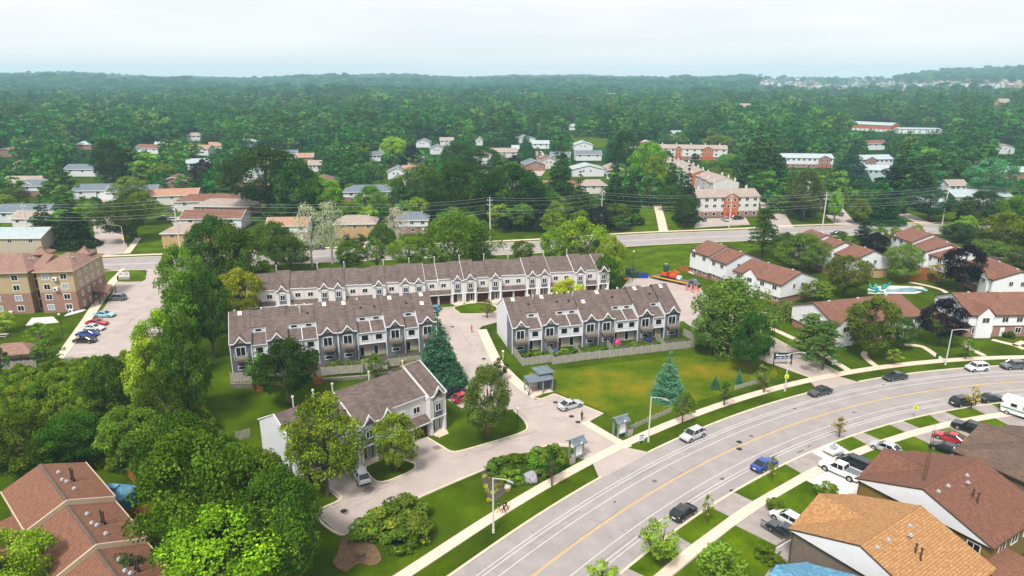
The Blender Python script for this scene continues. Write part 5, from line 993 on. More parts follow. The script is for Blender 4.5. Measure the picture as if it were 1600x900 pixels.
 ('hero', 1012, 300, 225, 60, 'bright green tree above the grass path', '#478224', 0), ('hero', 975, 275, 208, 56, 'dark round tree left of the bright one above the grass path', '#28562a', 1), ('hero', 1020, 305, 245, 44, 'light green drooping tree at the head of the grass path', '#54902e', 1), ('conifer', 1047, 315, 245, 30, 'dark cone between the grass path and the cream row', '#244a2c', 0), ('conifer', 1071, 345, 258, 36, 'dark conifer beside the orange-gabled block', '#223f28', 1), ('hero', 1068, 355, 308, 44, 'dark green tree before the orange-gabled block', '#2b5422', 0), ('hero', 1045, 330, 292, 40, 'green tree right of the footpath', '#2f6024', 1),
 ('spruce', 1325, 290, 215, 50, 'tall blue-grey spruce between the pale blocks', '#355c50', 0), ('conifer', 1405, 310, 232, 70, 'massive dark conifer on the right skyline', '#243f2c', 0), ('conifer', 1432, 320, 240, 50, 'dark conifer right of the massive one', '#26442c', 1), ('hero', 1540, 315, 250, 62, 'pale blue-green round tree at the upper right', '#46785a', 0), ('hero', 1255, 345, 270, 60, 'brownish green tree at the right side street', '#4a6238', 1), ('conifer', 1230, 330, 262, 50, 'olive conifer behind the right side street', '#3c6026', 0), ('hero', 1303, 348, 300, 24, 'bright green small tree beside the leaning pole', '#4c8c34', 0), ('hero', 1340, 350, 312, 36, 'light green tree beside the right driveway', '#4f7c2c', 1), ('conifer', 1375, 348, 290, 56, 'big dark tree beside the right driveway', '#24482a', 1), ('hero', 1450, 345, 300, 60, 'dark tree at the foot of the right pole', '#2b5030', 0), ('hero', 1530, 350, 300, 60, 'dark bushy tree right of the tall pole', '#2c5030', 1),
 ('hero', 1120, 240, 212, 40, 'light olive tree above the long cream block', '#4c7838', 0), ('hero', 1060, 232, 207, 30, 'bright round tree just above the long cream block', '#3c7c30', 1), ('conifer', 1180, 290, 195, 60, 'tall dark tree right of the cream blocks', '#234a2a', 0), ('conifer', 1200, 300, 205, 60, 'tall dark conifer by the right side street head', '#254c2c', 1), ('hero', 750, 280, 232, 70, 'round dark tree before the far centre street', '#26552c', 0), ('hero', 717, 278, 225, 50, 'dark round tree left of the far cream gable', '#285a2a', 1), ('hero', 615, 258, 216, 42, 'very bright green round tree in the far suburb', '#56962a', 0), ('maple', 645, 262, 228, 28, 'dark purple round tree beside the very bright one', '#232036', 1), ('spruce', 822, 248, 200, 26, 'far blue-green spruce left of the far white house', '#2f5c4c', 0), ('maple', 803, 268, 243, 20, 'dark purple tree beside the far cream gable', '#26222f', 1),
 ('hero', 1128, 268, 243, 22, 'round green tree inside the orange and cream group', '#3f7a2c', 0), ('hero', 1040, 268, 236, 30, 'green tree at the left end of the long cream block', '#3a7030', 1), ('maple', 1086, 252, 240, 14, 'small dark purple tree before the long cream block', '#25202e', 0), ('hero', 1140, 262, 240, 26, 'leafy tree below the right end of the long cream block', '#4a8030', 2), ('hero', 1105, 262, 250, 20, 'bright shrub tree in the court of the cream blocks', '#5c9030', 0),
]
for r_ in TL:
    k, bx, by, yt, wd, lb, col = r_[:7]; tp(k, bx, by, yt, wd, lb, col, var=(r_[7] if len(r_) > 7 else None))
# shrubs, counted beds
for i, (x, y, yt, wd) in enumerate([(636, 808, 780, 78), (606, 830, 800, 76), (578, 838, 812, 50), (646, 836, 806, 66), (622, 858, 832, 58)]): tp('shrub', x, y, yt, wd, ['broad light green bush at the kerb, uphill in the clump by the stump', 'light green bush leftmost along the kerb in the clump by the stump', 'lower left bush of the clump touching the bare earth by the stump', 'rightmost bush of the clump between stump and sidewalk', 'front bush of the clump by the stump, nearest the camera'][i], '#446c26', 'bushes beside the tree stump', name='bush')
for i, (x, y, yt, wd) in enumerate([(778, 740, 722, 46), (802, 738, 713, 56), (824, 734, 712, 50), (798, 756, 738, 36), (812, 754, 738, 34), (848, 740, 718, 40), (864, 728, 700, 44), (846, 720, 702, 38)]): tp('shrub', x, y, yt, wd, ['bush at the drive kerb just above the dark mulch bed', 'highest bush on the drive kerb above the mulch bed', 'bush on the drive kerb straight above the grey boulder', 'bush touching the right edge of the mulch bed', 'bush immediately left of the large grey boulder', 'bush immediately right of the large grey boulder', 'rightmost bush of the bank nearest the left pergola', 'bush at the kerb between boulder and left pergola'][i], '#3f7026', 'bushes around the boulder', name='bush')
for i in range(16):
    x = 757+(i % 5)*8.2+(i//5)*2; y = 746+(i//5)*11+(i % 2)*4
    p = G(x, y)
    if i % 7 != 6: tree('shrub', p[0], p[1], .45, .75, 'small yellow-green plant set in the dark mulch bed', 'plants in the mulch bed', '#93a548', name='bedding_plant', cat='plant')
for x, y, lb in ((1213, 798, 'small clipped shrub by the stone driveway'), (1190, 872, 'flowering bush beside the bottom garden gate'), (1290, 772, 'low green plants at the foot of the olive brick wall'), (1215, 890, 'light green shrub behind the metal garden gate')): tp('shrub', x, y, y-18, 30, lb, '#3f6c24')
for x, y in tuple((508+i*10+(i*7) % 4, 582-(i*.85)-(i % 3)*4) for i in range(14))+tuple((815+i*11.5+(i*5) % 4, 562-i*.85) for i in range(22))+((427, 582), (445, 578), (513, 576), (545, 573), (570, 570), (850, 556), (905, 560), (960, 546), (990, 541), (1010, 540), (1030, 535), (925, 556), (880, 552)): p = G(x, y); tree('shrub', p[0], p[1], random.uniform(.7, 1.6), random.uniform(1.2, 2.2), 'garden shrub inside the board fence behind a grey-roofed row', 'garden shrubs behind the rows', '#4c7c30')
# overgrown slope left: nobody could count it
def scatter_stuff(name, pts, protos, mat_color, label):
    """one object: geometry nodes instance the prototype meshes on surveyed points. pts: (x,y,z,rot,sx,sz,idx)"""
    me = bpy.data.meshes.new(name); a = np.array(pts); me.vertices.add(len(a)); me.vertices.foreach_set('co', a[:, :3].astype(np.float32).ravel())
    for n_, c in (('rot', 3), ('sx', 4), ('sz', 5)): at = me.attributes.new(n_, 'FLOAT', 'POINT'); at.data.foreach_set('value', a[:, c].astype(np.float32))
    at = me.attributes.new('idx', 'INT', 'POINT'); at.data.foreach_set('value', a[:, 6].astype(np.int32)); me.update()
    o = obj(name, me, kind='stuff'); o['label'] = label; o['category'] = 'foliage'; o.color = C_(mat_color)
    cl = bpy.data.collections.new(name+'_prototypes')
    for i, p in enumerate(protos): q = bpy.data.objects.new('%s_prototype_%02d' % (name, i), p); q.color = C_(mat_color); cl.objects.link(q)
    ng = bpy.data.node_groups.new(name, 'GeometryNodeTree'); ng.interface.new_socket('Geometry', in_out='INPUT', socket_type='NodeSocketGeometry'); ng.interface.new_socket('Geometry', in_out='OUTPUT', socket_type='NodeSocketGeometry')
    gi = ng.nodes.new('NodeGroupInput'); go = ng.nodes.new('NodeGroupOutput'); ip = ng.nodes.new('GeometryNodeInstanceOnPoints'); ci = ng.nodes.new('GeometryNodeCollectionInfo'); ci.inputs['Collection'].default_value = cl; ci.inputs['Separate Children'].default_value = True; ci.inputs['Reset Children'].default_value = True
    def na(n_, t='FLOAT'): q = ng.nodes.new('GeometryNodeInputNamedAttribute'); q.data_type = t; q.inputs['Name'].default_value = n_; return [s for s in q.outputs if s.name == 'Attribute' and s.enabled][0]
    cr_ = ng.nodes.new('ShaderNodeCombineXYZ'); cs_ = ng.nodes.new('ShaderNodeCombineXYZ'); L = ng.links.new; sx = na('sx')
    L(na('rot'), cr_.inputs[2]); L(sx, cs_.inputs[0]); L(sx, cs_.inputs[1]); L(na('sz'), cs_.inputs[2]); L(gi.outputs[0], ip.inputs['Points']); L(ci.outputs[0], ip.inputs['Instance']); ip.inputs['Pick Instance'].default_value = True; L(na('idx', 'INT'), ip.inputs['Instance Index']); L(cr_.outputs[0], ip.inputs['Rotation']); L(cs_.outputs[0], ip.inputs['Scale']); L(ip.outputs[0], go.inputs[0])
    o.modifiers.new('scatter', 'NODES').node_group = ng; return o
def inpoly(x, y, P_):
    c = False; n = len(P_)
    for i in range(n):
        x1, y1 = P_[i]; x2, y2 = P_[(i+1) % n]
        if (y1 > y) != (y2 > y) and x < (x2-x1)*(y-y1)/(y2-y1)+x1: c = not c
    return c
th_poly = P([(-60, 600), (130, 580), (225, 560), (262, 560), (300, 620), (330, 700), (300, 760), (250, 760), (190, 735), (120, 720), (0, 740), (-80, 720)])
xs = [p[0] for p in th_poly]; ys = [p[1] for p in th_poly]; pts = []
while len(pts) < 1000:
    x, y = random.uniform(min(xs), max(xs)), random.uniform(min(ys), max(ys))
    if inpoly(x, y, th_poly): s_ = random.uniform(.6, 1.5); pts.append((x, y, -.2, random.uniform(0, 6.28), s_, s_*random.uniform(.8, 1.5), random.randrange(2)))
scatter_stuff('undergrowth', pts, PR['shrub'], '#4a7822', 'tangled green undergrowth covering the slope below the car park')
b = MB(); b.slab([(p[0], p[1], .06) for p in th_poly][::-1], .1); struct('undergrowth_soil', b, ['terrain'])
# ---- mid-distance suburb trees: individuals up to the limit, the rest one mass
KEEP = [tuple(h) for h in HB]+[(1000, 300, 1062, 362, 0), (893, 205, 950, 232, 0), (1086, 296, 1187, 352, 0), (1024, 222, 1140, 252, 0), (1075, 262, 1155, 294, 0), (1220, 238, 1305, 262, 0), (1338, 240, 1398, 258, 0), (1322, 256, 1392, 280, 0), (1330, 188, 1394, 204, 0), (1405, 199, 1472, 206, 0),
        (150, 340, 192, 400, 0), (195, 372, 345, 405, 0), (200, 318, 300, 352, 0), (1190, 300, 1240, 360, 0), (1390, 322, 1450, 352, 0), (1280, 322, 1330, 354, 0), (815, 238, 860, 280, 0), (0, 350, 60, 392, 0), (1420, 197, 1450, 205, 0), (522, 340, 590, 385, 0), (240, 290, 400, 380, 0)]
def frd(x, y): return min(math.hypot(x-p[0], y-p[1]) for p in fr)
near, mid = [], []
rs = random.Random(5); n_ = 0
bands = [(238, 330, 9.5), (330, 470, 10.5), (470, 700, 12.5), (700, 1000, 15)]
def hits(X, Y, H, Wd):
    px, pb = PJ(X, Y, 0); _, pt = PJ(X, Y, H); hw = Wd/2*FPX/math.hypot(Y, CAMH)
    for (x0, y0, x1, y1, _q) in KEEP:
        if px+hw*.75 > x0 and px-hw*.75 < x1 and pb > y0+2 and pt < y1-2 and pb > y0+ (y1-y0)*.4: return True
    return False
for (d0, d1, sp) in bands:
    y = d0
    while y < d1:
        x = -y*.86-20
        while x < y*.86+20:
            X, Y = x+rs.uniform(-.5, .5)*sp, y+rs.uniform(-.5, .5)*sp; x += sp
            if frd(X, Y) < 13: continue
            H = rs.uniform(8, 14)*(1.4 if rs.random() < .3 else 1)*(1.15 if Y > 470 else 1) *(1.2 if Y > 600 else 1) if Y > 300 else rs.uniform(6, 11); Wd = H*rs.uniform(.85, 1.2)
            if hits(X, Y, H, Wd) or any(math.hypot(X-h[0], Y-h[1]) < h[2] for h in HOUSES):
                H *= .5; Wd *= .55
                if rs.random() < .25 or hits(X, Y, H, Wd) or any(math.hypot(X-h[0], Y-h[1]) < h[2] for h in HOUSES): continue
            (near if len(near) < 165 and abs(X) < Y*.8 else mid).append((X, Y, H, Wd))
        y += sp
pal = ['#2f6422', '#3a7422', '#478226', '#2c5628', '#42702c', '#56882a', '#35692c', '#62902c']
for X, Y, H, Wd in near:
    k = rs.choice(['broad']*6+['conifer', 'conifer']); c = rs.choice(pal) if k == 'broad' else '#28502c'
    if rs.random() < .05: k, c = 'broad', '#25212c'
    tree(k, X, Y, H, Wd*(.6 if k == 'conifer' else 1), 'green garden tree in the leafy suburb beyond the arterial road', 'garden trees beyond the arterial road', c)
CM = [(1, 1, 1), (1.5, 1.35, .9), (.6, .75, .9), (1.25, 1.0, 1.3), (.55, .7, 1.0), (.8, 1.0, 1.1), (1.9, 1.5, .8)]
def recol(me, cm):
    a = me.color_attributes['tint']; d = np.zeros(len(a.data)*4); a.data.foreach_get('color', d); d = d.reshape(-1, 4); d[:, :3] *= cm; a.data.foreach_set('color', d.ravel()); return me
lo_tr = [recol(mk_decid(16, 26, .85, 200+s, sh, tv=.45), CM[c]) for s, (sh, c) in enumerate((('round', 0), ('oval', 1), ('wide', 2), ('round', 3), ('oval', 2), ('wide', 5), ('round', 6), ('oval', 0)))]+[recol(mk_conifer(210, 12, 6, .8, 9, 22, .75), CM[4]), recol(mk_conifer(211, 12, 5, .8, 9, 22, .75), (.6, .8, 1.3))]
IDX = [0, 0, 1, 2, 2, 3, 4, 5, 5, 6, 7, 8, 8, 9]
pts = [(X, Y, hills(X, Y)-.2, rs.uniform(0, 6.28), Wd/9, H/10, rs.choice(IDX)) for X, Y, H, Wd in mid]
y = 1000
while y < 1500:
    x = -y*.84
    while x < y*.84:
        X, Y = x+rs.uniform(-6, 6), y+rs.uniform(-6, 6); x += 16; px, py = PJ(X, Y, hills(X, Y))
        if 1400 < px < 1475 and 196 < py < 206: continue
        H = rs.uniform(10, 18)*(1.7 if rs.random() < .25 else 1); pts.append((X, Y, hills(X, Y)-.3, rs.uniform(0, 6.28), H*1.1/9, H/10, rs.choice(IDX)))
    y += 15
scatter_stuff('woodland', pts, lo_tr, '#2f6836', 'mass of leafy treetops stretching behind the suburb')
def grove(seed):
    rs_ = random.Random(seed); c = []
    for i in range(13):
        x, y_ = rs_.uniform(-25, 25), rs_.uniform(-25, 25); h = rs_.uniform(8, 15)*(1.8 if rs_.random() < .3 else 1); w_ = h*.48; cm = rs_.choice(CM); t = 1+rs_.uniform(-.35, .4)
        for k in range(5): c.append((x+rs_.uniform(-.5, .5)*w_, y_+rs_.uniform(-.5, .5)*w_, h-w_*rs_.uniform(.3, 1.0), w_*rs_.uniform(.45, .7), w_*.5, t*rs_.uniform(.85, 1.15), cm))
    return leafmesh('grove', c, 1.9, 2.6, 'leaf', None, seed=seed, flat_=.9)
pts = []; y = 1500
while y < 5400:
    sp = 30 if y < 2600 else 42; sc_ = 1 if y < 2600 else 1.35; x = -y*.82
    while x < y*.82:
        X, Y = x+rs.uniform(-.5, .5)*sp, y+rs.uniform(-.5, .5)*sp; x += sp; th = X/Y; z = hills(X, Y); px, py = PJ(X, Y, z)
        town_ = (1170 < px < 1620 and 121 < py < 150 and not (1235 < px < 1330 and py < 126) and not (px > 1405 and 125 < py < 131)); fld = (545 < px < 612 and 127 < py < 133) or (155 < px < 200 and 128 < py < 135)
        if (town_ and rs.random() < .97) or fld or (rs.random() < .07 and Y < 3600): continue
        s_ = sc_*rs.uniform(.8, 1.15); pts.append((X, Y, z-1, rs.uniform(0, 6.28), s_, s_*rs.uniform(.8, 1.15), rs.randrange(3)))
    y += sp
scatter_stuff('far_woodland', pts, [grove(s) for s in (301, 302, 303)], '#2b5c42', 'distant wooded hills reaching the horizon')
# distant subdivision: small houses along the right horizon, and a few white roofs elsewhere
fm = [gable_m for gable_m in ()]
def tiny(wc, rc, w_=11, d_=9, h_=6, r_=3.2):
    b = MB(); b.box(-w_/2, -d_/2, -2, w_/2, d_/2, h_, 0); b.extr([(-w_/2, -d_/2, h_), (-w_/2, d_/2, h_), (-w_/2, 0, h_+r_)], (w_, 0, 0), 0); b.slab([(-w_/2-.4, -d_/2-.5, h_-.1), (w_/2+.4, -d_/2-.5, h_-.1), (w_/2+.4, 0, h_+r_+.3), (-w_/2-.4, 0, h_+r_+.3)], .3, 1); b.slab([(-w_/2-.4, 0, h_+r_+.3), (w_/2+.4, 0, h_+r_+.3), (w_/2+.4, d_/2+.5, h_-.1), (-w_/2-.4, d_/2+.5, h_-.1)], .3, 1); return b.mesh('distant_house', [wc, rc])
TM = [tiny('br_red', 'sh_tan'), tiny('si_cream', 'sh_dark'), tiny('br_buff', 'sh_tan'), tiny('si_white', 'sh_slate')]; n = 0; k = 0
while n < 290 and k < 30000:
    k += 1; px, py = rs.uniform(1165, 1600), rs.uniform(124, 148)
    if (1235 < px < 1330 and py < 125) or rs.random() < max(0, (1290-px)/130 if py > 138 else 0): continue
    # walk the view ray out to the terrain
    d = 1500
    while d < 5200:
        X = (px-800)/FPX*d*1.0; 
        if PJ(X, d, hills(X, d))[1] <= py: break
        d += 25
    if d >= 5200 or d < 1900: continue
    o = obj('distant_house', TM[rs.randrange(4)], None, (X, d, hills(X, d)+1), rs.choice([0, .3, 1.2, 1.5])+rs.uniform(-.1, .1)); o.scale = (1.5, 1.2, 1.35); tag(o, 'tiny pinkish house of the distant subdivision on the right horizon', 'house', 'houses of the distant subdivision'); n += 1
for px, lb in ((293, 'thin radio mast on the left horizon'), (497, 'thin radio mast on the wooded horizon left of centre'), (1119, 'thin radio mast where the distant subdivision begins'), (1241, 'lattice transmission tower on the right horizon'), (1252, 'second lattice tower on the right horizon')):
    d = 3600; X = (px-800)/FPX*d; T = thing('radio_mast', lb, 'mast', (X, d, hills(X, d))); part('mast', MB().tube((0, 0, 0), (0, 0, 62), 1.0, .5, 4), 'metal', T); part('crossarm', MB().box(-4, -.4, 50, 4, .4, 51), 'metal', T)
for x0, x1, py, lb in ((1402, 1470, 137, 'long white warehouse on the right horizon, left of the red-marked one'), (1480, 1560, 137, 'long pale warehouse with reddish panels on the right horizon'), (1575, 1640, 137, 'white warehouse at the far right edge of the horizon')):
    d = 1500; px = (x0+x1)/2
    while d < 5000 and PJ((px-800)/FPX*d, d, hills((px-800)/FPX*d, d))[1] > py: d += 25
    w_ = (x1-x0)/FPX*d; X = (px-800)/FPX*d; T = thing('warehouse', lb, 'warehouse', (X, d, hills(X, d))); part('wall', MB().box(-w_/2, 0, -6, w_/2, 60, 11), 'stucco', T); part('roof', MB().box(-w_/2-1, -1, 11, w_/2+1, 61, 12), 'sh_pale', T)
    b = MB(); [b.box(-w_/2+w_*(i+.2)/5, -.4, 1, -w_/2+w_*(i+.5)/5, 0, 8) for i in range(5)]; part('panel', b, 'br_orange' if 'red' in lb and 'left' not in lb else 'sh_slate', T)
for px, py in ((480, 137), (496, 137), (522, 141), (540, 141), (722, 154), (742, 154), (910, 127), (60, 138), (105, 139), (128, 139), (815, 161), (948, 162), (1540, 178), (1590, 180), (1150, 186), (690, 134), (180, 138), (1075, 160), (80, 158), (60, 158)):
    d = 600
    while d < 5000 and PJ((px-800)/FPX*d, d, hills((px-800)/FPX*d, d))[1] > py: d += 10
    X = (px-800)/FPX*d; o = obj('distant_house', TM[(px+int(py)) % 4], None, (X, d, hills(X, d)+6), rs.uniform(-.2, .2)); o.scale = (1.6, 1, 1.6); tag(o, 'far pale-walled building showing above the treetops of the woodland', 'house', 'pale buildings scattered in the far woodland')
# ================================================================== vehicles
def loft(secs, n_mi=0, closed_ends=True):
    b = MB(); m = len(secs[0]); k = 0
    for s in secs: b.v += [tuple(p) for p in s]
    for i in range(len(secs)-1):
        for j in range(m):
            a, c = i*m+j, i*m+(j+1) % m; b.f.append((a, c, c+m, a+m)); b.m.append(n_mi)
    b.f.append(tuple(range(m-1, -1, -1))); b.m.append(n_mi); b.f.append(tuple(range(len(b.v)-m, len(b.v)))); b.m.append(n_mi); return b
def bodysec(x, w, z0, z1, ch=.12):
    w2 = w*.93; return [(x, -w*.9, z0), (x, w*.9, z0), (x, w, z0+.18), (x, w, (z0+z1)/2+.08), (x, w2, z1-ch*.4), (x, w2-.12, z1), (x, -w2+.12, z1), (x, -w2, z1-ch*.4), (x, -w, (z0+z1)/2+.08), (x, -w, z0+.18)]
CT = dict(  # length, half width, ground clearance, belt profile [(x,z)], cabin [(x,z_low,z_top)...], roof z, wheel r
 sedan=dict(L=4.75, w=.91, prof=[(2.37, .42, .62), (2.25, .26, .72), (1.6, .2, .84), (.95, .2, .93), (-1.3, .2, .97), (-2.0, .22, .98), (-2.3, .28, .9), (-2.37, .42, .72)], cab=[(1.0, .9, .92), (.2, .92, 1.42), (-.9, .94, 1.42), (-1.75, .96, 1.0)], r=.33),
 coupe=dict(L=4.9, w=.93, prof=[(2.45, .42, .66), (2.35, .26, .76), (1.6, .2, .84), (.7, .2, .88), (-1.3, .2, .9), (-2.1, .22, .92), (-2.4, .28, .86), (-2.45, .42, .7)], cab=[(.7, .86, .88), (.0, .88, 1.33), (-.8, .9, 1.33), (-1.7, .9, .94)], r=.34),
 suv=dict(L=4.65, w=.93, prof=[(2.32, .5, .75), (2.2, .3, .9), (1.5, .26, 1.02), (1.0, .26, 1.1), (-1.3, .26, 1.14), (-2.1, .28, 1.14), (-2.28, .34, 1.05), (-2.32, .5, .85)], cab=[(1.15, 1.06, 1.1), (.35, 1.1, 1.66), (-1.6, 1.12, 1.66), (-2.2, 1.13, 1.18)], r=.37),
 hatch=dict(L=4.2, w=.9, prof=[(2.1, .45, .66), (2.0, .26, .8), (1.4, .22, .92), (.9, .22, 1.0), (-1.2, .22, 1.05), (-1.9, .24, 1.05), (-2.05, .3, .95), (-2.1, .45, .8)], cab=[(1.05, .97, 1.0), (.25, 1.0, 1.52), (-1.25, 1.02, 1.5), (-1.98, 1.04, 1.1)], r=.33),
 boxy=dict(L=4.15, w=.91, prof=[(2.07, .48, .8), (1.98, .28, .95), (1.4, .24, 1.04), (1.0, .24, 1.08), (-1.3, .24, 1.1), (-1.95, .26, 1.1), (-2.05, .3, 1.0), (-2.07, .5, .8)], cab=[(1.1, 1.04, 1.1), (.6, 1.08, 1.62), (-1.7, 1.08, 1.6), (-2.0, 1.09, 1.15)], r=.35),
 minivan=dict(L=5.1, w=.98, prof=[(2.55, .45, .75), (2.42, .28, .88), (1.9, .24, 1.0), (1.4, .24, 1.08), (-1.6, .24, 1.12), (-2.3, .26, 1.12), (-2.5, .32, 1.0), (-2.55, .45, .8)], cab=[(1.75, 1.0, 1.05), (.8, 1.05, 1.72), (-2.0, 1.1, 1.74), (-2.48, 1.1, 1.2)], r=.36),
 pickup=dict(L=5.8, w=1.0, prof=[(2.9, .6, .95), (2.8, .42, 1.08), (2.0, .38, 1.16), (1.3, .38, 1.2), (-.75, .38, 1.22), (-2.75, .4, 1.22), (-2.88, .45, 1.15), (-2.9, .6, 1.0)], cab=[(1.35, 1.16, 1.2), (.7, 1.2, 1.86), (-.65, 1.2, 1.86), (-.85, 1.2, 1.25)], r=.43))
def wheel_mesh(r):
    b = MB(); b.tube((0, -.11, 0), (0, .11, 0), r, n=14); return b.mesh('wheel', ['tyre'])
def rim_mesh(r):
    b = MB()
    for sy in (-1, 1):
        b.tube((0, .105*sy, 0), (0, .125*sy, 0), r*.62, n=12)
    return b.mesh('rim', ['rim'])
def arcs(r, w):
    b = MB()
    for s in (-1, 1): b.tube((0, s*(w-.04), 0), (0, s*(w+.012), 0), r*1.17, n=14)
    return b
PROTO_CAR = {}
def car_proto(kind):
    c = CT[kind]; T = obj('car', None); w = c['w']; r = c['r']; Lh = c['L']/2
    part('body', loft([bodysec(x, w*(.86 if abs(x) > Lh-.1 else .97 if abs(x) > Lh-.3 else 1), z0, z1) for x, z0, z1 in c['prof']]), 'paint_white', T)
    cb = c['cab']; wr = w*.74
    def cs(x, zl, zt, wt): return [(x, -w*.9, zl), (x, w*.9, zl), (x, wt, zt), (x, -wt, zt)]
    part('window_band', loft([cs(cb[0][0], cb[0][1], cb[0][2], w*.86), cs(cb[1][0], cb[1][1], cb[1][2], wr), cs(cb[2][0], cb[2][1], cb[2][2], wr), cs(cb[3][0], cb[3][1], cb[3][2], w*.84)]), 'cglass', T)
    zt = cb[1][2]; rf = MB(); x0, x1 = cb[1][0]+.08, cb[2][0]-.05
    rf.hexa([(x1, -wr-.02, zt-.04), (x0, -wr-.02, zt-.04), (x0, wr+.02, zt-.04), (x1, wr+.02, zt-.04)], [(x1+.1, -wr+.08, zt+.04), (x0-.15, -wr+.08, zt+.04), (x0-.15, wr-.08, zt+.04), (x1+.1, wr-.08, zt+.04)])
    for sy in (-1, 1):
        for xa in (cb[1][0]-(cb[1][0]-cb[2][0])*.42, cb[2][0]+.02): rf.tube((xa-.05, sy*w*.905, cb[1][1]), (xa, sy*(wr+.015), zt-.02), .05, n=4)
        rf.tube((cb[0][0], sy*w*.87, cb[0][2]-.02), (cb[1][0], sy*(wr+.01), zt-.02), .045, n=4); rf.tube((cb[3][0], sy*w*.86, cb[3][2]-.02), (cb[2][0], sy*(wr+.01), zt-.02), .06, n=4)
    part('roof', rf, 'paint_white', T)
    wx = Lh*.62
    for sx in (-1, 1):
        part('wheel_arch', arcs(r, w), 'tyre', T, loc=(sx*wx, 0, r+.03))
        for sy in (-1, 1): wh = obj('wheel', cached(('wh', r), lambda: wheel_mesh(r)), T, (sx*wx, sy*(w-.09), r)); obj('rim', cached(('rim', r), lambda: rim_mesh(r)), wh)
    f = c['prof']; zf = f[1][2]-.12; zr = f[-2][2]-.1
    for sy in (-1, 1): obj('headlight', cached('hl', lambda: MB().box(-.1, -.2, -.08, .06, .2, .07).mesh('headlight', ['lamp'])), T, (Lh-.12, sy*w*.68, zf)); obj('tail_light', cached('tl', lambda: MB().box(-.05, -.2, -.09, .08, .2, .09).mesh('tail_light', ['tail'])), T, (-Lh+.1, sy*w*.7, zr))
    part('bumper', MB().box(Lh-.16, -w*.8, .28, Lh+.03, w*.8, .42).box(-Lh-.03, -w*.8, .3, -Lh+.16, w*.8, .46), 'dark', T); part('number_plate', MB().box(-Lh-.05, -.26, .58, -Lh+.02, .26, .72), 'trim', T)
    for sy in (-1, 1): part('mirror', MB().box(.62*Lh*.5, sy*w-.02, cb[0][1], .62*Lh*.5+.14, sy*(w+.2), cb[0][1]+.16) if sy > 0 else MB().box(.62*Lh*.5, -w-.2, cb[0][1], .62*Lh*.5+.14, -w+.02, cb[0][1]+.16), 'paint_white', T)
    if kind == 'pickup':
        part('cargo_bed', MB().box(-2.78, -.85, 1.1, -.9, .85, 1.235), 'charcoal_bed', T)
        b = MB(); b.box(-2.86, -.97, 1.2, -.86, -.86, 1.32).box(-2.86, .86, 1.2, -.86, .97, 1.32).box(-2.88, -.95, 1.2, -2.76, .95, 1.32); part('bed_rail', b, 'paint_white', T)
    return T
M['charcoal_bed'] = MAT('bed_liner', lin('#6a6d70'), .8, .1, 3)
def car(kind, color, x, y, heading, label, group=None, name=None, cat='car', z=.05):
    first = kind not in PROTO_CAR
    if first: T = PROTO_CAR[kind] = car_proto(kind)
    else: T = copy_tree(PROTO_CAR[kind])
    T.name = name or {'suv': 'parked_suv', 'pickup': 'pickup_truck', 'minivan': 'minivan'}.get(kind, 'parked_car')
    T.location = (x, y, z); T.rotation_euler = (0, 0, heading); tag(T, label, cat, group)
    for ch in KLIST.get(T.as_pointer(), ()):
        if ch.data and ch.data.materials and ch.data.materials[0].name.startswith('car_paint'):
            ch.material_slots[0].link = 'OBJECT'; ch.material_slots[0].material = M['paint_'+color]
    return T
def rcar(kind, color, px, off, rev, label, **k):
    s, _ = so(G(*px)); p = road(s, off); return car(kind, color, p[0], p[1], rang(s)+(math.pi if rev else 0), label, 'vehicles along the curved road', **k)
rcar('suv', 'silver', (1080, 684), 5.9, 1, 'white-silver suv parked at the kerb near the street lamp')
rcar('sedan', 'charcoal', (1278, 615), 5.9, 1, 'dark grey sedan at the kerb below the side lane mouth')
rcar('sedan', 'charcoal', (1396, 592), 5.9, 1, 'dark sedan parked alone right of the side lane mouth')
rcar('boxy', 'white', (1520, 576), 5.9, 1, 'boxy white hatchback with dark roof beside the tall lamp')
rcar('suv', 'grey', (1578, 573), 5.9, 1, 'dark grey suv at the right edge behind the boxy white one')
rcar('sedan', 'blue', (1191, 730), -6.0, 0, 'bright blue sedan parked on the near kerb')
rcar('hatch', 'black', (1071, 808), -6.0, 0, 'black hatchback nearest the camera on the near kerb')
rcar('suv', 'black', (1503, 632), -6.0, 0, 'black suv by the yellowing sapling')
rcar('coupe', 'black', (1548, 627), -6.0, 0, 'old black coupe with long hood near the white camper')
def pcar(kind, color, px, deg, label, group=None, **k): p = G(*px); return car(kind, color, p[0], p[1], R(deg), label, group, **k)
gd = 'vehicles on the driveways south of the road'
pcar('sedan', 'red', (1484, 689), 132, 'bright red sedan on the driveway above the brown roof', gd); pcar('pickup', 'black', (1518, 676), 128, 'black pickup truck beside the red sedan', gd); pcar('pickup', 'white', (1312, 741), 129, 'white pickup truck on the pale concrete driveway', gd); pcar('minivan', 'black', (1336, 730), 129, 'dark minivan beside the white pickup', gd)
pcar('suv', 'white', (1231, 818), 125, 'white suv half under the eave of the orange roof', gd); pcar('sedan', 'charcoal', (1226, 836), 125, 'dark sedan under the corner of the orange roof', gd); pcar('hatch', 'silver', (1382, 705), 129, 'pale car with dark window just above the brown roof peak', gd); pcar('hatch', 'black', (1476, 706), 130, 'small dark car behind the brown roof by the red sedan', gd)
gc = 'vehicles in the townhouse complex'
pcar('suv', 'white', (564, 748), 118, 'white suv backed up to the short grey row', gc); pcar('sedan', 'silver', (891, 637), 32, 'silver sedan in the bay beside the dry lawn', gc); pcar('sedan', 'black', (711, 617), 38, 'black sedan by the blue spruce', gc); pcar('hatch', 'red', (724, 626), 38, 'small red car by the brownish tree on the drive', gc)
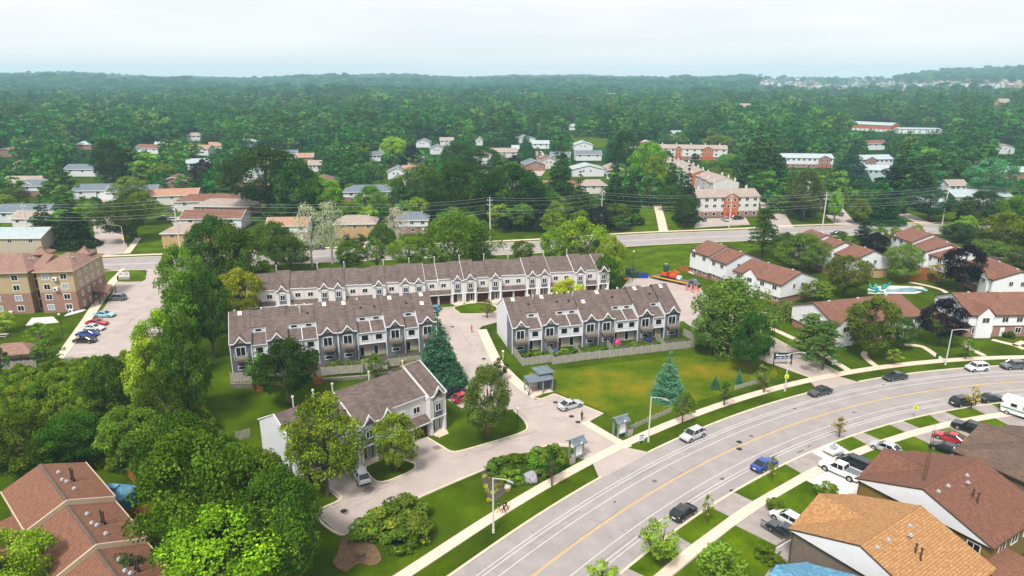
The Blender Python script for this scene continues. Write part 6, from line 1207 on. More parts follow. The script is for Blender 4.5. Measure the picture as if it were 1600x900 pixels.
pcar('hatch', 'teal', (682, 486), 80, 'teal car before the maroon garages of the longest row', gc); pcar('suv', 'black', (574, 479), 98, 'dark suv parked at a garage of the longest row', gc)
gp = 'cars in the apartment car park'
pcar('suv', 'grey', (183, 469), 178, 'grey suv nearest the grass island of the car park', gp); pcar('sedan', 'skyblue', (164, 495), -2, 'light blue sedan next to the red car', gp); pcar('sedan', 'red', (152, 508), -2, 'red sedan in the line of five at the car park', gp); pcar('sedan', 'white', (147, 516), -2, 'white car wedged between the red and blue ones', gp); pcar('sedan', 'blue', (137, 525), 178, 'blue sedan between white and black cars', gp); pcar('sedan', 'black', (133, 535), 178, 'black sedan at the end of the line of five', gp); pcar('suv', 'white', (274, 480), 178, 'white suv half under the hedge maples', gp); pcar('sedan', 'navy', (238, 541), 178, 'dark sedan by the wooden bin enclosure', gp)
gf = 'cars beyond the arterial road'
for kd, cl_, px, dg, lb in (('suv', 'grey', (254, 343), 170, 'dark grey suv left of the two on the side street drive'), ('suv', 'white', (272, 346), 10, 'white suv beside the dark one on the side street drive'), ('hatch', 'grey', (268, 331), 170, 'grey-blue car above the white suv by the red-brown roof'), ('suv', 'charcoal', (166, 325), 60, 'dark suv far up the left side street'), ('sedan', 'silver', (170, 362), 70, 'light car under the corner tree of the left side street'),
    ('sedan', 'charcoal', (1098, 345), 95, 'dark car left of the forecourt before the orange-gabled block'), ('suv', 'silver', (1133, 345), 95, 'light suv in the middle of the forecourt'), ('suv', 'black', (1153, 343), 20, 'black suv right in the forecourt by the pole'), ('suv', 'charcoal', (541, 373), 95, 'car inside the open garage of the buff house'), ('sedan', 'charcoal', (562, 378), 70, 'dark car on the driveway of the buff house'), ('suv', 'charcoal', (497, 390), 175, 'dark car by the foot of the pale birches'),
    ('suv', 'white', (1570, 401), 178, 'white suv alone near the right edge beyond the brown roofs'), ('suv', 'black', (1407, 334), 175, 'black suv at the head of the right driveway'), ('sedan', 'charcoal', (1314, 337), 60, 'dark car deep in the right driveway between trees'), ('suv', 'black', (1308, 368), 178, 'dark vehicle beside the arterial road behind the brown roof')):
    pcar(kd, cl_, px, dg, lb, gf)
# camper, trailer, lift machine
p = G(1597, 652); T = thing('camper_van', 'white camper with green side stripe cut by the right edge', 'camper', (p[0], p[1], .05), R(128))
b = MB(); b.extr([(-3.4, -1.15, .5), (2.9, -1.15, .5), (3.1, -1.15, 1.7), (2.6, -1.15, 2.2), (3.2, -1.15, 2.6), (3.0, -1.15, 3.0), (-3.4, -1.15, 3.0)], (0, 2.3, 0)); part('body', b, 'stucco', T)
part('stripe', MB().box(-3.43, -1.18, 1.15, 2.9, -1.15, 1.35).box(-3.43, 1.15, 1.15, 2.9, 1.18, 1.35).box(-3.43, -1.15, 1.15, -3.4, 1.15, 1.35), MAT('green_stripe', lin('#2f7a63'), .5), T)
for x in (-2.4, -.6, 1.2):
    for sy, rz in ((-1, 0), (1, math.pi)): win(T, x, sy*1.15, 1.75, .9, .6, 0, rz=rz)
win(T, -3.4, 0, 1.8, 1.0, .6, 0, rz=-math.pi/2); part('roof_hatch', MB().box(-1, -.35, 3.0, -.3, .35, 3.15).box(.8, -.3, 3.0, 1.5, .3, 3.25), 'trim', T)
for x in (-2, 2):
    for sy in (-1, 1): wh = obj('wheel', cached(('wh', .4), lambda: wheel_mesh(.4)), T, (x, sy*1.05, .4)); obj('rim', cached(('rim', .4), lambda: rim_mesh(.4)), wh)
p = G(1301, 709); T = thing('utility_trailer', 'white flat utility trailer standing on the pale kerb pad', 'trailer', (p[0], p[1], .05), R(30))
b = MB(); b.box(-1.3, -1.0, .55, 1.3, 1.0, .7); b.box(-1.3, -1.0, .7, -1.22, 1.0, .95).box(-1.3, .93, .7, 1.3, 1.0, .95).box(-1.3, -1, .7, 1.3, -.93, .95); part('deck', b, 'trim', T); part('tow_bar', MB().tube((1.3, .5, .6), (2.3, 0, .5), .05).tube((1.3, -.5, .6), (2.3, 0, .5), .05), 'metal', T); part('load', MB().box(-.3, -.3, .7, .6, .5, 1.2).tube((.2, 0, 1.2), (.1, .1, 1.8), .12), 'metal', T); part('stand', MB().box(-.1, -.9, .05, .1, -.7, .55).box(-.1, .7, .05, .1, .9, .55).box(1.0, -.1, .05, 1.15, .1, .55), 'dark', T)
ORG = MAT('orange_machine_paint', lin('#d4481e'), .5, .08); YEL = MAT('yellow_barrier_paint', lin('#d9a520'), .5, .08)
p = G(1052, 441); T = thing('flatbed_trailer', 'long flatbed trailer carrying orange machinery on the car park behind the lawn-facing row', 'trailer', (p[0], p[1], .05), R(-42))
b = MB(); b.box(-6, -1.25, .8, 5, 1.25, 1.05).box(-7.2, -.9, .3, -6, .9, .5); part('deck', b, 'deck', T); part('rail', MB().box(-6, -1.3, .7, 5, -1.25, 1.0).box(-6, 1.25, .7, 5, 1.3, 1.0), YEL, T)
for x in (-3.5, -2.4, 2.6):
    for sy in (-1, 1): wh = obj('wheel', cached(('wh', .42), lambda: wheel_mesh(.42)), T, (x, sy*1.0, .42))
p2 = (p[0]-1.2, p[1]+1.2)
T = thing('lift_machine', 'orange lift machine with a dark green tank riding on the flatbed', 'machine', (p2[0], p2[1], 1.1), R(-42))
b = MB(); b.box(-1.8, -.9, .3, -.2, .9, 1.5).box(.6, -.9, .3, 2.6, .9, 1.2); b.tube((-1.5, 0, 1.4), (3.2, 0, 2.0), .16); b.tube((3.2, 0, 2.0), (1.4, 0, 2.5), .13); part('chassis', b, ORG, T)
b = MB(); b.lathe([(.75, 0), (.8, .3), (.8, 1.8), (.6, 2.15), (.01, 2.2)], 12); part('tank', b, MAT('dark_green_tank', lin('#1f4a3c'), .5), T, loc=(-1.0, .1, 1.5)); part('tank_lid', MB().lathe([(.45, 0), (.45, .16), (.01, .2)], 10), 'metal', T, loc=(-1.0, .1, 3.65))
b = MB(); b.box(2.8, -.6, .2, 4.0, .6, 1.0); part('cab', b, 'paint_white', T); part('track', MB().box(-1.9, -1.05, 0, 2.7, -.75, .5).box(-1.9, .75, 0, 2.7, 1.05, .5), 'dark', T)
p = G(1068, 446); T = thing('truck', 'small blue-grey truck at the nose of the flatbed trailer', 'truck', (p[0]+1.5, p[1]-1.5, .05), R(-42)); part('cab', MB().extr([(-.2, -1, .5), (1.8, -1, .5), (1.8, -1, 1.2), (1.3, -1, 2.2), (-.2, -1, 2.2)], (0, 2, 0)), 'paint_grey', T); part('window_band', MB().box(.2, -1.03, 1.4, 1.3, 1.03, 2.0), 'cglass', T); part('hood', MB().box(1.8, -.9, .5, 2.7, .9, 1.25), 'paint_navy', T)
for x in (.3, 2.2):
    for sy in (-1, 1): obj('wheel', cached(('wh', .42), lambda: wheel_mesh(.42)), T, (x, sy*.95, .42))
for i, (x, y) in enumerate(((1078, 449), (1084, 452), (1090, 455), (1075, 454), (1083, 458))):
    q = G(x, y); T = thing('barrier', 'orange and white folding barrier beside the flatbed trailer', 'barrier', (q[0], q[1], .05), R(-40), 'orange barriers by the trailer'); part('board', MB().box(-.9, -.04, .7, .9, .04, 1.0).box(-.9, -.04, .3, .9, .04, .45), ORG, T); part('leg', MB().box(-.85, -.3, 0, -.78, .3, 1.1).box(.78, -.3, 0, .85, .3, 1.1), 'trim', T)
def bin_(px, mat, lb, w=1.8, h=1.3, nm='dumpster', g_=None):
    q = G(*px); T = thing(nm, lb, 'bin', (q[0], q[1], .05), R(8), g_); part('body', MB().hexa([(-w/2+.1, -.7, .1), (w/2-.1, -.7, .1), (w/2-.1, .6, .1), (-w/2+.1, .6, .1)], [(-w/2, -.85, h), (w/2, -.85, h), (w/2, .7, h+.15), (-w/2, .7, h+.15)]), mat, T); part('lid', MB().slab([(-w/2-.05, -.9, h+.04), (w/2+.05, -.9, h+.04), (w/2+.05, .75, h+.2), (-w/2-.05, .75, h+.2)], .05), 'dark' if 'green' in lb else mat, T); return T
BLU = MAT('blue_bin_plastic', lin('#1746a8'), .5); GRN = MAT('green_bin_paint', lin('#1d4230'), .6)
bin_((984, 430), GRN, 'dark green dumpster at the edge of the rear car park', 2.4, 1.9); bin_((990, 434), GRN, 'second green dumpster with dark lid, nearer the row', 2.2, 1.7)
for i in range(3): bin_((999+i*5, 434), BLU, 'blue recycling bin in the cluster beside the green dumpsters', 1.1, 1.3, 'recycling_bin', 'blue bins at the rear car park')
bin_((978, 437), YEL, 'yellow grit box beside the green dumpsters', 1.6, .9, 'grit_box'); bin_((452, 490), BLU, 'blue wheeled bin between garages of the longest row', .9, 1.1, 'recycling_bin'); bin_((447, 491), 'dark', 'black wheeled bin between garages of the longest row', .8, 1.1, 'rubbish_bin')
# ================================================================== fences
def fence(label, px, h=1.75, mat='wood', z=0.0, group=None, post=True, pw=2.4, gap=.07, bw=.24, world=False, name='wooden_fence'):
    pts = px if world else P(px); T = thing(name, label, 'fence', (*pts[0], z), 0, group); ox, oy = pts[0]
    for i in range(len(pts)-1):
        a, b_ = pts[i], pts[i+1]; L_ = math.dist(a, b_); n = max(1, round(L_/pw)); an = math.atan2(b_[1]-a[1], b_[0]-a[0]); w_ = L_/n; key = ('fp', round(w_, 1), h, mat, bw, gap)
        def pm():
            b = MB(); m = max(2, int(w_/(bw+gap)))
            for k in range(m): x = w_*k/m; b.box(x, -.03+(k % 2)*.04, .06, x+w_/m-gap, .0+(k % 2)*.04, h-(.06 if k % 3 else 0))
            b.box(0, .04, h*.25, w_, .09, h*.25+.09).box(0, .04, h*.8, w_, .09, h*.8+.09); return b.mesh('fence_panel', [mat])
        for k in range(n):
            x, y = a[0]+(b_[0]-a[0])*k/n-ox, a[1]+(b_[1]-a[1])*k/n-oy; pl = obj('fence_panel', cached(key, pm), T, (x, y, 0), an)
            if post: obj('fence_post', cached(('fpo', h, mat), lambda: MB().box(-.06, -.06, 0, .06, .06, h+.12).mesh('fence_post', [mat])), T, (x, y, 0), an)
    return T
fence('long weathered board fence along the wide lawn behind the lawn-facing row', [(801, 552), (816, 572), (862, 566), (864, 570), (920, 562), (985, 555), (1035, 549), (1085, 543), (1080, 531), (1067, 524)])
for i, (a, b_) in enumerate((((853, 545), (864, 558)), ((896, 543), (907, 560)), ((945, 536), (958, 553)), ((1024, 529), (1040, 546)))): fence('short divider fence between back gardens of the lawn-facing row', [a, b_], 1.5, group='garden divider fences')
fence('weathered board fence on the stone wall below the balcony row, right part', [(503, 591), (534, 588), (567, 586), (569, 583), (580, 582), (605, 581), (607, 577), (640, 573), (662, 570)], 1.75, z=.5); fence('short board fence at the left end of the balcony row above the stone wall', [(362, 604), (394, 603), (396, 600), (410, 599)], 1.9, z=.9)
for q, lb in (([(361, 606), (395, 605)], 'stone retaining wall under the left fence of the balcony row'), ([(502, 596), (570, 591), (612, 585)], 'long low stone retaining wall below the balcony row fence')):
    pts = P(q); b = MB(); ribbon(b, pts, -.35, .25, 0, .95 if len(q) == 2 else .6); o = part('retaining_wall', b, 'stone', None); tag(o, lb, 'wall')
for px, lb in (((405, 612), 'cedar garden steps left of the big pine, below the balcony row'), ((497, 601), 'cedar garden steps right of the big pine, below the balcony row')):
    q = G(*px); T = thing('garden_steps', lb, 'steps', q, aB)
    for k in range(5): obj('tread', cached('trd', lambda: MB().box(-.7, 0, 0, .7, .32, .18).mesh('tread', ['woodnew'])), T, (0, k*.33, k*.19))
    part('side_board', MB().box(-.78, -.05, 0, -.7, 1.8, 1.3).box(.7, -.05, 0, .78, 1.8, 1.3), 'woodnew', T)
fence('low picket fence along the sidewalk left of the lone blue spruce', [(975, 677), (1012, 660), (1050, 644)], .9, group=None, bw=.1, gap=.09, name='picket_fence'); fence('low picket fence along the sidewalk right of the tiny spruces', [(1148, 610), (1184, 599)], .9, bw=.1, gap=.09, name='picket_fence')
fence('grey board fence below the gazebo at the foot of the apartment lawn', [(-10, 577), (20, 577), (58, 574)], 1.7); fence('grey board fence along the bottom of the car park', [(98, 573), (134, 570)], 1.7); fence('brown board bin enclosure at the corner of the car park', [(221, 555), (252, 551)], 1.8); fence('low board fence at the end of the short grey row beside the white end wall', [(370, 690), (392, 683)], 1.7)
fence('orange-brown board fence behind the blue shed', [(165, 800), (200, 792), (225, 770), (200, 745)], 1.8, 'woodnew'); fence('orange-brown board fence between gardens right of the stepped brown roofs', [(185, 822), (238, 805)], 1.8, 'woodnew'); fence('orange-brown fence nearest the bottom beside the stepped roofs', [(205, 860), (240, 845)], 1.8, 'woodnew')
fence('cedar privacy fence at the corner of the farthest stepped brown roof', [(1062, 424), (1076, 426), (1080, 420)], 1.9, 'woodnew'); fence('cedar fence beside the pool path', [(1420, 441), (1445, 438), (1470, 441)], 1.9, 'woodnew'); fence('cedar fence behind the pool path', [(1432, 428), (1466, 430)], 1.9, 'woodnew')
fence('low dark timber rail along the grass beyond the arterial road', [(955, 360), (990, 357)], .8, 'deck')
# ================================================================== poles, wires, lamps
def upole(px, ytop, label, arms=2):
    X, Y = G(*px); H = HGT(X, Y, ytop); T = thing('utility_pole', label, 'utility pole', (X, Y, 0), 0, 'utility poles along the arterial road'); part('pole', MB().tube((0, 0, -.5), (0, 0, H), .24, .15, 8), 'pole', T)
    for k in range(arms): part('crossarm', MB().box(-.9, -.06, H-1.2-k*1.6, .9, .06, H-1.08-k*1.6), 'pole', T)
    for k in range(4): obj('insulator', cached('ins', lambda: MB().lathe([(.06, 0), (.11, .08), (.06, .16), (.11, .24), (.01, .3)], 8).mesh('insulator', ['trim'])), T, ((-.8, .8, -.8, .8)[k], 0, H-1.06-(k//2)*1.6))
    return (X, Y, H)
UP = [upole((49, 388), 317, 'concrete pole at the left beside the beige bungalow'), upole((282.5, 394), 310, 'concrete pole before the buff corner bungalow'), upole((766, 380), 308, 'pale pole above the wide willow'), upole((939, 356), 300, 'tall pale pole left of the grass path'), upole((1139, 356), 302, 'pale pole standing before the orange-gabled block'), upole((1285, 355), 300, 'leaning-looking pale pole by the bright small tree'), upole((1472, 350), 290, 'tallest right-hand pale pole near the pale blue house')]
UP = [(UP[0][0]-110, UP[0][1]-22, 16)]+UP[:2]+[(-55, 221, 16)]+UP[2:]+[(UP[-1][0]+90, UP[-1][1]+4, 14)]
WIRE = MAT('overhead_wire', lin('#9fa4a4'), .6, .05)
for k, (dz, dx) in enumerate(((-.1, 0), (-1.0, .8), (-2.6, -.8), (-4.4, .8), (-5.4, 0))):
    b = MB()
    for i in range(len(UP)-1):
        a, c = UP[i], UP[i+1]; prev = None
        for j in range(11):
            t = j/10; q = (a[0]+(c[0]-a[0])*t+dx, a[1]+(c[1]-a[1])*t, a[2]+(c[2]-a[2])*t+dz-4*t*(1-t)*1.1)
            if prev: b.tube(prev, q, .035, n=3, cap=False)
            prev = q
    o = part('overhead_wire', b, WIRE, None); tag(o, ('topmost', 'second from top', 'third from top', 'fourth from top', 'lowest')[k]+' wire strung between the pale poles of the arterial road', 'wire', 'overhead wires')
def lamp(px, H, ang, label, arm=2.2, base=True, sign=False, g_='street lamps along the curved road', mat='pole'):
    X, Y = G(*px); T = thing('street_lamp', label, 'street lamp', (X, Y, 0), ang, g_); part('pole', MB().tube((0, 0, 0), (0, 0, H), .14, .08, 8).tube((0, 0, 0), (0, 0, .5), .2, .18, 8), mat, T)
    b = MB(); pr = (0, 0, H-.1)
    for j in range(1, 6): t = j/5; q = (arm*t, 0, H-.1+.45*math.sin(t*1.5)); b.tube(pr, q, .05, n=5); pr = q
    part('arm', b, 'pole', T); part('lamp_head', MB().hexa([(arm-.1, -.13, H+.22), (arm+.75, -.1, H+.22), (arm+.75, .1, H+.22), (arm-.1, .13, H+.22)], [(arm-.1, -.09, H+.42), (arm+.6, -.06, H+.34), (arm+.6, .06, H+.34), (arm-.1, .09, H+.42)]), 'metal', T); return T
lamp((1013, 690), 7.8, R(-38), 'tall street lamp beside the white-silver parked suv'); lamp((771, 832), 7.9, R(-30), 'street lamp by the mulch bed and three walkers'); lamp((1477, 570), 7.5, R(-20), 'street lamp before the purple maple by the nearest brown-roofed block'); lamp((1226, 611), 7.4, R(-5), 'street lamp carrying a small yellow sign beside the dark signboard')
lamp((195, 387), 7.4, R(175), 'street lamp with a yellow band at the left side street corner', g_=None)
YS = MAT('fluorescent_sign', lin('#d3e010'), .5, .04)
X, Y = G(1226, 611); T = thing('warning_sign', 'small fluorescent yellow sign strapped to the lamp by the dark signboard', 'sign', (X-.02, Y-.17, 3.0), R(-10)); part('plate', MB().box(-.36, -.03, -.36, .36, .0, .36), YS, T); part('symbol', MB().box(-.06, -.04, -.2, .06, -.03, .1).box(-.15, -.04, -.2, .15, -.03, -.12), 'dark', T)
X, Y = G(195, 387); T = thing('warning_sign', 'small yellow plate on the lamp at the left side street', 'sign', (X, Y-.17, 3.2), 0); part('plate', MB().box(-.35, -.03, -.35, .35, 0, .35), YS, T)
X, Y = G(1428, 653); T = thing('warning_sign', 'fluorescent diamond sign on a thin post on the south verge', 'sign', (X, Y, 0), R(-25)); part('post', MB().tube((0, 0, 0), (0, 0, 2.2), .035, n=6), 'metal', T); part('plate', MB().extr([(0, -.05, 1.5), (.48, -.05, 2.0), (0, -.05, 2.5), (-.48, -.05, 2.0)], (0, .03, 0)), YS, T); part('symbol', MB().box(-.06, -.07, 1.8, .06, -.05, 2.2).box(-.12, -.07, 1.75, .12, -.05, 1.83), 'dark', T)
X, Y = G(1002, 693); T = thing('notice_sign', 'small white notice board on the verge below the tall lamp', 'sign', (X, Y, 0), R(20)); part('board', MB().box(-.5, -.03, .5, .5, .03, 1.7), 'trim', T); part('post', MB().box(-.5, -.05, 0, -.43, .05, .5).box(.43, -.05, 0, .5, .05, .5), 'metal', T); part('print', MB().box(-.35, -.04, 1.35, .35, -.031, 1.5).box(-.35, -.04, 1.05, .25, -.031, 1.12).box(-.35, -.04, .8, .3, -.031, .87), 'dark', T)
for px, lb in (((860, 573), 'x'),): pass
for px, h, lb in (((786, 562), 1.6, 'short white garden lamp post beside the end wall of the lawn-facing row'), ((1209, 524), 4.6, 'slim dark lamp post beside the lane footpath'), ((99, 526), 5.0, 'slim dark lamp post on the apartment lawn'), ((131, 481), 5.0, 'slim dark lamp post at the apartment canopy'), ((809, 668), 3.2, 'lamp post with white globe at the drive-side lawn tip'), ((691, 600), 3.0, 'white globe lamp in front of the blue spruce'), ((988, 440), 8.5, 'thin tall black lamp post at the rear car park')):
    X, Y = G(*px); T = thing('lamp_post', lb, 'lamp post', (X, Y, 0)); part('post', MB().tube((0, 0, 0), (0, 0, h), .07, .05, 8), 'dark' if 'white garden' not in lb else 'trim', T); part('globe', MB().lathe([(.02, h), (.2, h+.08), (.26, h+.25), (.18, h+.42), (.01, h+.48)], 10), 'trim', T)
# lettered boards
def letters(parent, txt, x, z, size, mat, y=-.06, al='CENTER'):
    cu = bpy.data.curves.new('lettering', 'FONT'); cu.body = txt; cu.size = size; cu.extrude = .012; cu.align_x = al; tmp = bpy.data.objects.new('tmp', cu); COL.objects.link(tmp)
    dg = bpy.context.evaluated_depsgraph_get(); me = bpy.data.meshes.new_from_object(tmp.evaluated_get(dg)); me.materials.clear(); me.materials.append(M[mat]); bpy.data.objects.remove(tmp)
    o = obj('lettering', me, parent, (x, y, z)); o.rotation_euler = (math.pi/2, 0, 0); return o
X, Y = G(1222, 571); T = thing('signboard', 'wide dark estate signboard on two black posts by the side lane', 'sign', (X, Y, 0), R(4)); part('post', MB().box(-1.9, -.07, 0, -1.75, .07, 2.7).box(1.75, -.07, 0, 1.9, .07, 2.7), 'dark', T); part('board', MB().box(-1.8, -.04, 1.4, 1.8, .04, 2.75), MAT('sign_teal', lin('#16343c'), .5), T); part('blue_strip', MB().box(-1.7, -.06, 1.48, 1.7, -.04, 1.88), MAT('sign_blue', lin('#1f4a82'), .5), T)
b = MB()
for x0, x1, z0, z1 in ((-1.55, -1.1, 2.15, 2.55), (-1.1, .35, 2.1, 2.32), (.6, 1.4, 2.15, 2.4), (.2, .45, 2.0, 2.2), (-1.4, -1.1, 1.6, 1.76), (-.95, -.2, 1.6, 1.78), (.0, .9, 1.6, 1.72)): b.box(x0, -.07, z0, x1, -.061, z1)
part('lettering', b, 'trim', T)
X, Y = G(1302, 572); T = thing('for_sale_sign', 'white and teal realty style sign at the corner of the lane walk', 'sign', (X, Y, 0), R(15)); part('board', MB().box(-.45, -.04, .3, .45, .04, 2.6), 'trim', T); part('panel', MB().box(-.4, -.06, 1.5, .4, -.04, 2.4), MAT('sign_panel_teal', lin('#1f6670'), .5), T); part('emblem', MB().box(-.18, -.07, 1.75, .18, -.06, 2.15), 'dark', T)
X, Y = G(195, 437); T = thing('signboard', 'pale double panel sign on the grass island of the car park', 'sign', (X, Y, 0), R(5)); part('board', MB().box(-1.5, -.1, .9, -.05, .1, 2.3).box(.05, -.1, .9, 1.5, .1, 2.3), 'trim', T); part('base', MB().box(-1.5, -.3, 0, 1.5, .3, .9), 'wood', T); part('lettering', MB().box(-1.2, -.12, 1.9, -.3, -.1, 2.05).box(-1.2, -.12, 1.5, -.5, -.1, 1.62).box(.3, -.12, 1.9, 1.2, -.1, 2.05).box(.3, -.12, 1.4, 1.1, -.1, 1.55), 'dark', T)
# entrance pergolas
def pergola(px, ang, label, side):
    X, Y = G(*px); T = thing('entrance_pergola', label, 'pergola', (X, Y, 0), ang, 'pergolas either side of the complex entrance')
    for x in (-.8, .8):
        for y in (-.6, .6): obj('post', cached('pgp', lambda: MB().box(-.11, -.11, 0, .11, .11, 2.9).mesh('post', ['slate_trim'])), T, (x, y, 0))
    b = MB(); b.slab([(-1.3, -1.1, 2.85), (1.3, -1.1, 2.85), (1.3, 0, 3.5), (-1.3, 0, 3.5)], .1); b.slab([(-1.3, 0, 3.5), (1.3, 0, 3.5), (1.3, 1.1, 2.85), (-1.3, 1.1, 2.85)], .1); part('roof', b, 'sh_slate', T); part('ridge_board', MB().box(-1.5, -.12, 3.46, 1.5, .12, 3.6), 'slate_trim', T)
    part('notice_panel', MB().box(-.62, -.66, .9, .62, -.56, 2.5), 'trim', T); part('frame', MB().box(-.7, -.72, .75, .7, -.52, .9).box(-.7, -.72, 2.5, .7, -.52, 2.65), 'slate_trim', T); part('finial', MB().box(-.15, -1.2, 3.0, .15, -1.1, 3.3), 'trim', T)
    b = MB(); [b.box(side*(1.0+k*.22)-.08, -.9, 0, side*(1.0+k*.22)+.08, -.84, 1.3-k*.08) for k in range(5)]; b.box(min(side*.9, side*2.1), -.88, .9, max(side*.9, side*2.1), -.82, 1.0); part('picket_wing', b, 'wood', T)
pergola((900, 716), R(35), 'slate-roofed notice pergola left of the complex entrance, by the green bank', -1); pergola((968, 681), R(30), 'slate-roofed notice pergola right of the complex entrance, at the end of the picket fence', 1)
X, Y = G(840, 609); T = thing('mailbox_shelter', 'grey shelter with taller rear block beside the drive at the dry lawn edge', 'shelter', (X, Y, 0), R(22))
part('block', MB().box(.2, -.3, 0, 2.9, 2.6, 3.3), 'si_grey', T); b = MB(); b.slab([(-.1, -.6, 3.3), (3.2, -.6, 3.3), (1.55, 1.2, 4.0)], .12); b.slab([(3.2, -.6, 3.3), (3.2, 2.9, 3.3), (1.55, 1.2, 4.0)], .12); b.slab([(3.2, 2.9, 3.3), (-.1, 2.9, 3.3), (1.55, 1.2, 4.0)], .12); b.slab([(-.1, 2.9, 3.3), (-.1, -.6, 3.3), (1.55, 1.2, 4.0)], .12); b.slab([(-2.6, -1.9, 2.6), (2.4, -1.9, 2.6), (2.4, .6, 3.0), (-2.6, .6, 3.0)], .12); part('roof', b, 'sh_slate', T)
for x, y in ((-2.4, -1.7), (.3, -1.7), (2.2, -1.7), (-2.4, .4)): obj('post', cached('shp', lambda: MB().box(-.1, -.1, 0, .1, .1, 2.75).mesh('post', ['slate_trim'])), T, (x, y, 0))
part('trellis', MB().box(2.2, -1.7, 0, 2.26, -.3, 2.5), 'slate_trim', T); part('mailboxes', MB().box(-1.2, .2, .4, .1, .5, 1.7), 'metal', T); part('floor', MB().box(-2.6, -1.9, 0, 2.4, .6, .1), 'conc', T)
# gazebo, sheds, boulder, stump, mast, shelter details
X, Y = G(26, 566); T = thing('gazebo', 'open wooden gazebo with brown hip roof at the foot of the apartment lawn', 'gazebo', (X, Y, 0), R(14))
b = MB(); a4 = [(-4, -2.4, 2.5), (4, -2.4, 2.5), (4, 2.6, 2.5), (-4, 2.6, 2.5)]; r0, r1 = (-1.8, .1, 4.2), (1.8, .1, 4.2); b.slab([a4[0], a4[1], r1, r0], .12); b.slab([a4[2], a4[3], r0, r1], .12); b.slab([a4[1], a4[2], r1], .12); b.slab([a4[3], a4[0], r0], .12); part('roof', b, 'sh_apt', T)
for x in (-3.6, 0, 3.6):
    for y in (-2.1, 2.2): obj('post', cached('gzp', lambda: MB().box(-.1, -.1, 0, .1, .1, 2.5).mesh('post', ['darktrim'])), T, (x, y, 0))
part('beam', MB().box(-3.8, -2.25, 2.3, 3.8, -2.1, 2.5).box(-3.8, 2.2, 2.3, 3.8, 2.35, 2.5), 'trim', T); part('bench', MB().box(-3.4, 1.6, .45, 3.4, 2.0, .55).box(-3.4, 1.7, 0, -3.2, 1.9, .45).box(3.2, 1.7, 0, 3.4, 1.9, .45), 'wood', T); part('floor', MB().box(-3.9, -2.4, 0, 3.9, 2.5, .12), 'deck', T)
X, Y = G(5, 527); T = thing('picnic_table', 'grey picnic table on the apartment lawn at the left edge', 'picnic table', (X, Y, 0), R(10)); part('top', MB().box(-.9, -.4, .7, .9, .4, .76), 'wood', T); part('bench', MB().box(-.9, -.95, .42, .9, -.65, .47).box(-.9, .65, .42, .9, .95, .47), 'wood', T); part('leg', MB().box(-.7, -.8, 0, -.6, .8, .42).box(.6, -.8, 0, .7, .8, .42).box(-.7, -.1, .4, -.6, .1, .7).box(.6, -.1, .4, .7, .1, .7), 'wood', T)
X, Y = G(124, 487); T = thing('canoe', 'white upturned canoe on the lawn at the corner of the apartment building', 'canoe', (X, Y-1.5, .1), R(60)); b = loft([[(x, -w_, .05), (x, w_, .05), (x, w_*.7, .35*h_), (x, 0, .5*h_), (x, -w_*.7, .35*h_)] for x, w_, h_ in ((-2.6, .04, .4), (-1.8, .34, .9), (0, .5, 1), (1.8, .34, .9), (2.6, .04, .4))]); part('hull', b, 'stucco', T)
X, Y = G(184, 792); T = thing('garden_shed', 'blue garden shed with pale blue roof beside the stepped brown-roofed house', 'shed', (X, Y, 0), R(-8)); BL = SIDING('siding_blue', '#3f79b8', '#2f5f96'); part('wall', MB().box(-2, -1.5, 0, 2, 1.5, 2.4), BL, T)
b = MB(); b.slab([(-2.3, -1.8, 2.35), (2.3, -1.8, 2.35), (1.2, 0, 3.1), (-1.2, 0, 3.1)], .1); b.slab([(2.3, 1.8, 2.35), (-2.3, 1.8, 2.35), (-1.2, 0, 3.1), (1.2, 0, 3.1)], .1); b.slab([(2.3, -1.8, 2.35), (2.3, 1.8, 2.35), (1.2, 0, 3.1)], .1); b.slab([(-2.3, 1.8, 2.35), (-2.3, -1.8, 2.35), (-1.2, 0, 3.1)], .1); part('roof', b, 'sh_blue', T); part('door', MB().box(1.3, -1.56, .1, 1.9, -1.5, 2.1), 'trim', T); part('roof_box', MB().box(-.9, -.6, 2.9, .6, .4, 3.3), 'sh_blue', T)
X, Y = G(275, 655); T = thing('garden_shed', 'white shed wall glimpsed through the leaves of the overgrown slope', 'shed', (X, Y, 0), R(20)); part('wall', MB().box(-1.3, -1, 0, 1.3, 1, 3), 'stucco', T); part('roof', MB().slab([(-1.5, -1.2, 3), (1.5, -1.2, 3), (1.5, 1.2, 3.5), (-1.5, 1.2, 3.5)], .1), 'sh_tan', T)
import bmesh
def rock(name, px, r, label, mat, cat, squash=.75, seed=0):
    bm = bmesh.new(); bmesh.ops.create_icosphere(bm, subdivisions=3, radius=r); rr = random.Random(seed)
    from mathutils import noise
    for v in bm.verts: v.co *= 1+.28*noise.noise(v.co*1.3+Vector((seed, 0, 0))); v.co.z *= squash
    me = bpy.data.meshes.new(name); bm.to_mesh(me); bm.free(); me.materials.append(mat); X, Y = G(*px); o = obj(name, me, None, (X, Y, r*squash*.7)); tag(o, label, cat); return o
rock('boulder', (829, 752), 1.05, 'large round grey boulder on the grass beside the bushes', MAT('granite', lin('#97929c'), .85, .25, 3.0, 8, bump=.8), 'boulder', .85, 3); rock('boulder', (793, 764), .5, 'small pale boulder at the edge of the bushes and mulch bed', MAT('granite_pale', lin('#b0aaa5'), .85, .2, 3.0, 8, bump=.8), 'boulder', .8, 5)
X, Y = G(565, 873); T = thing('tree_stump', 'cut stump with roots on the bare earth patch', 'stump', (X, Y, .05)); part('trunk', MB().lathe([(.55, 0), (.32, .25), (.28, .7), (.01, .72)], 10), 'bark', T)
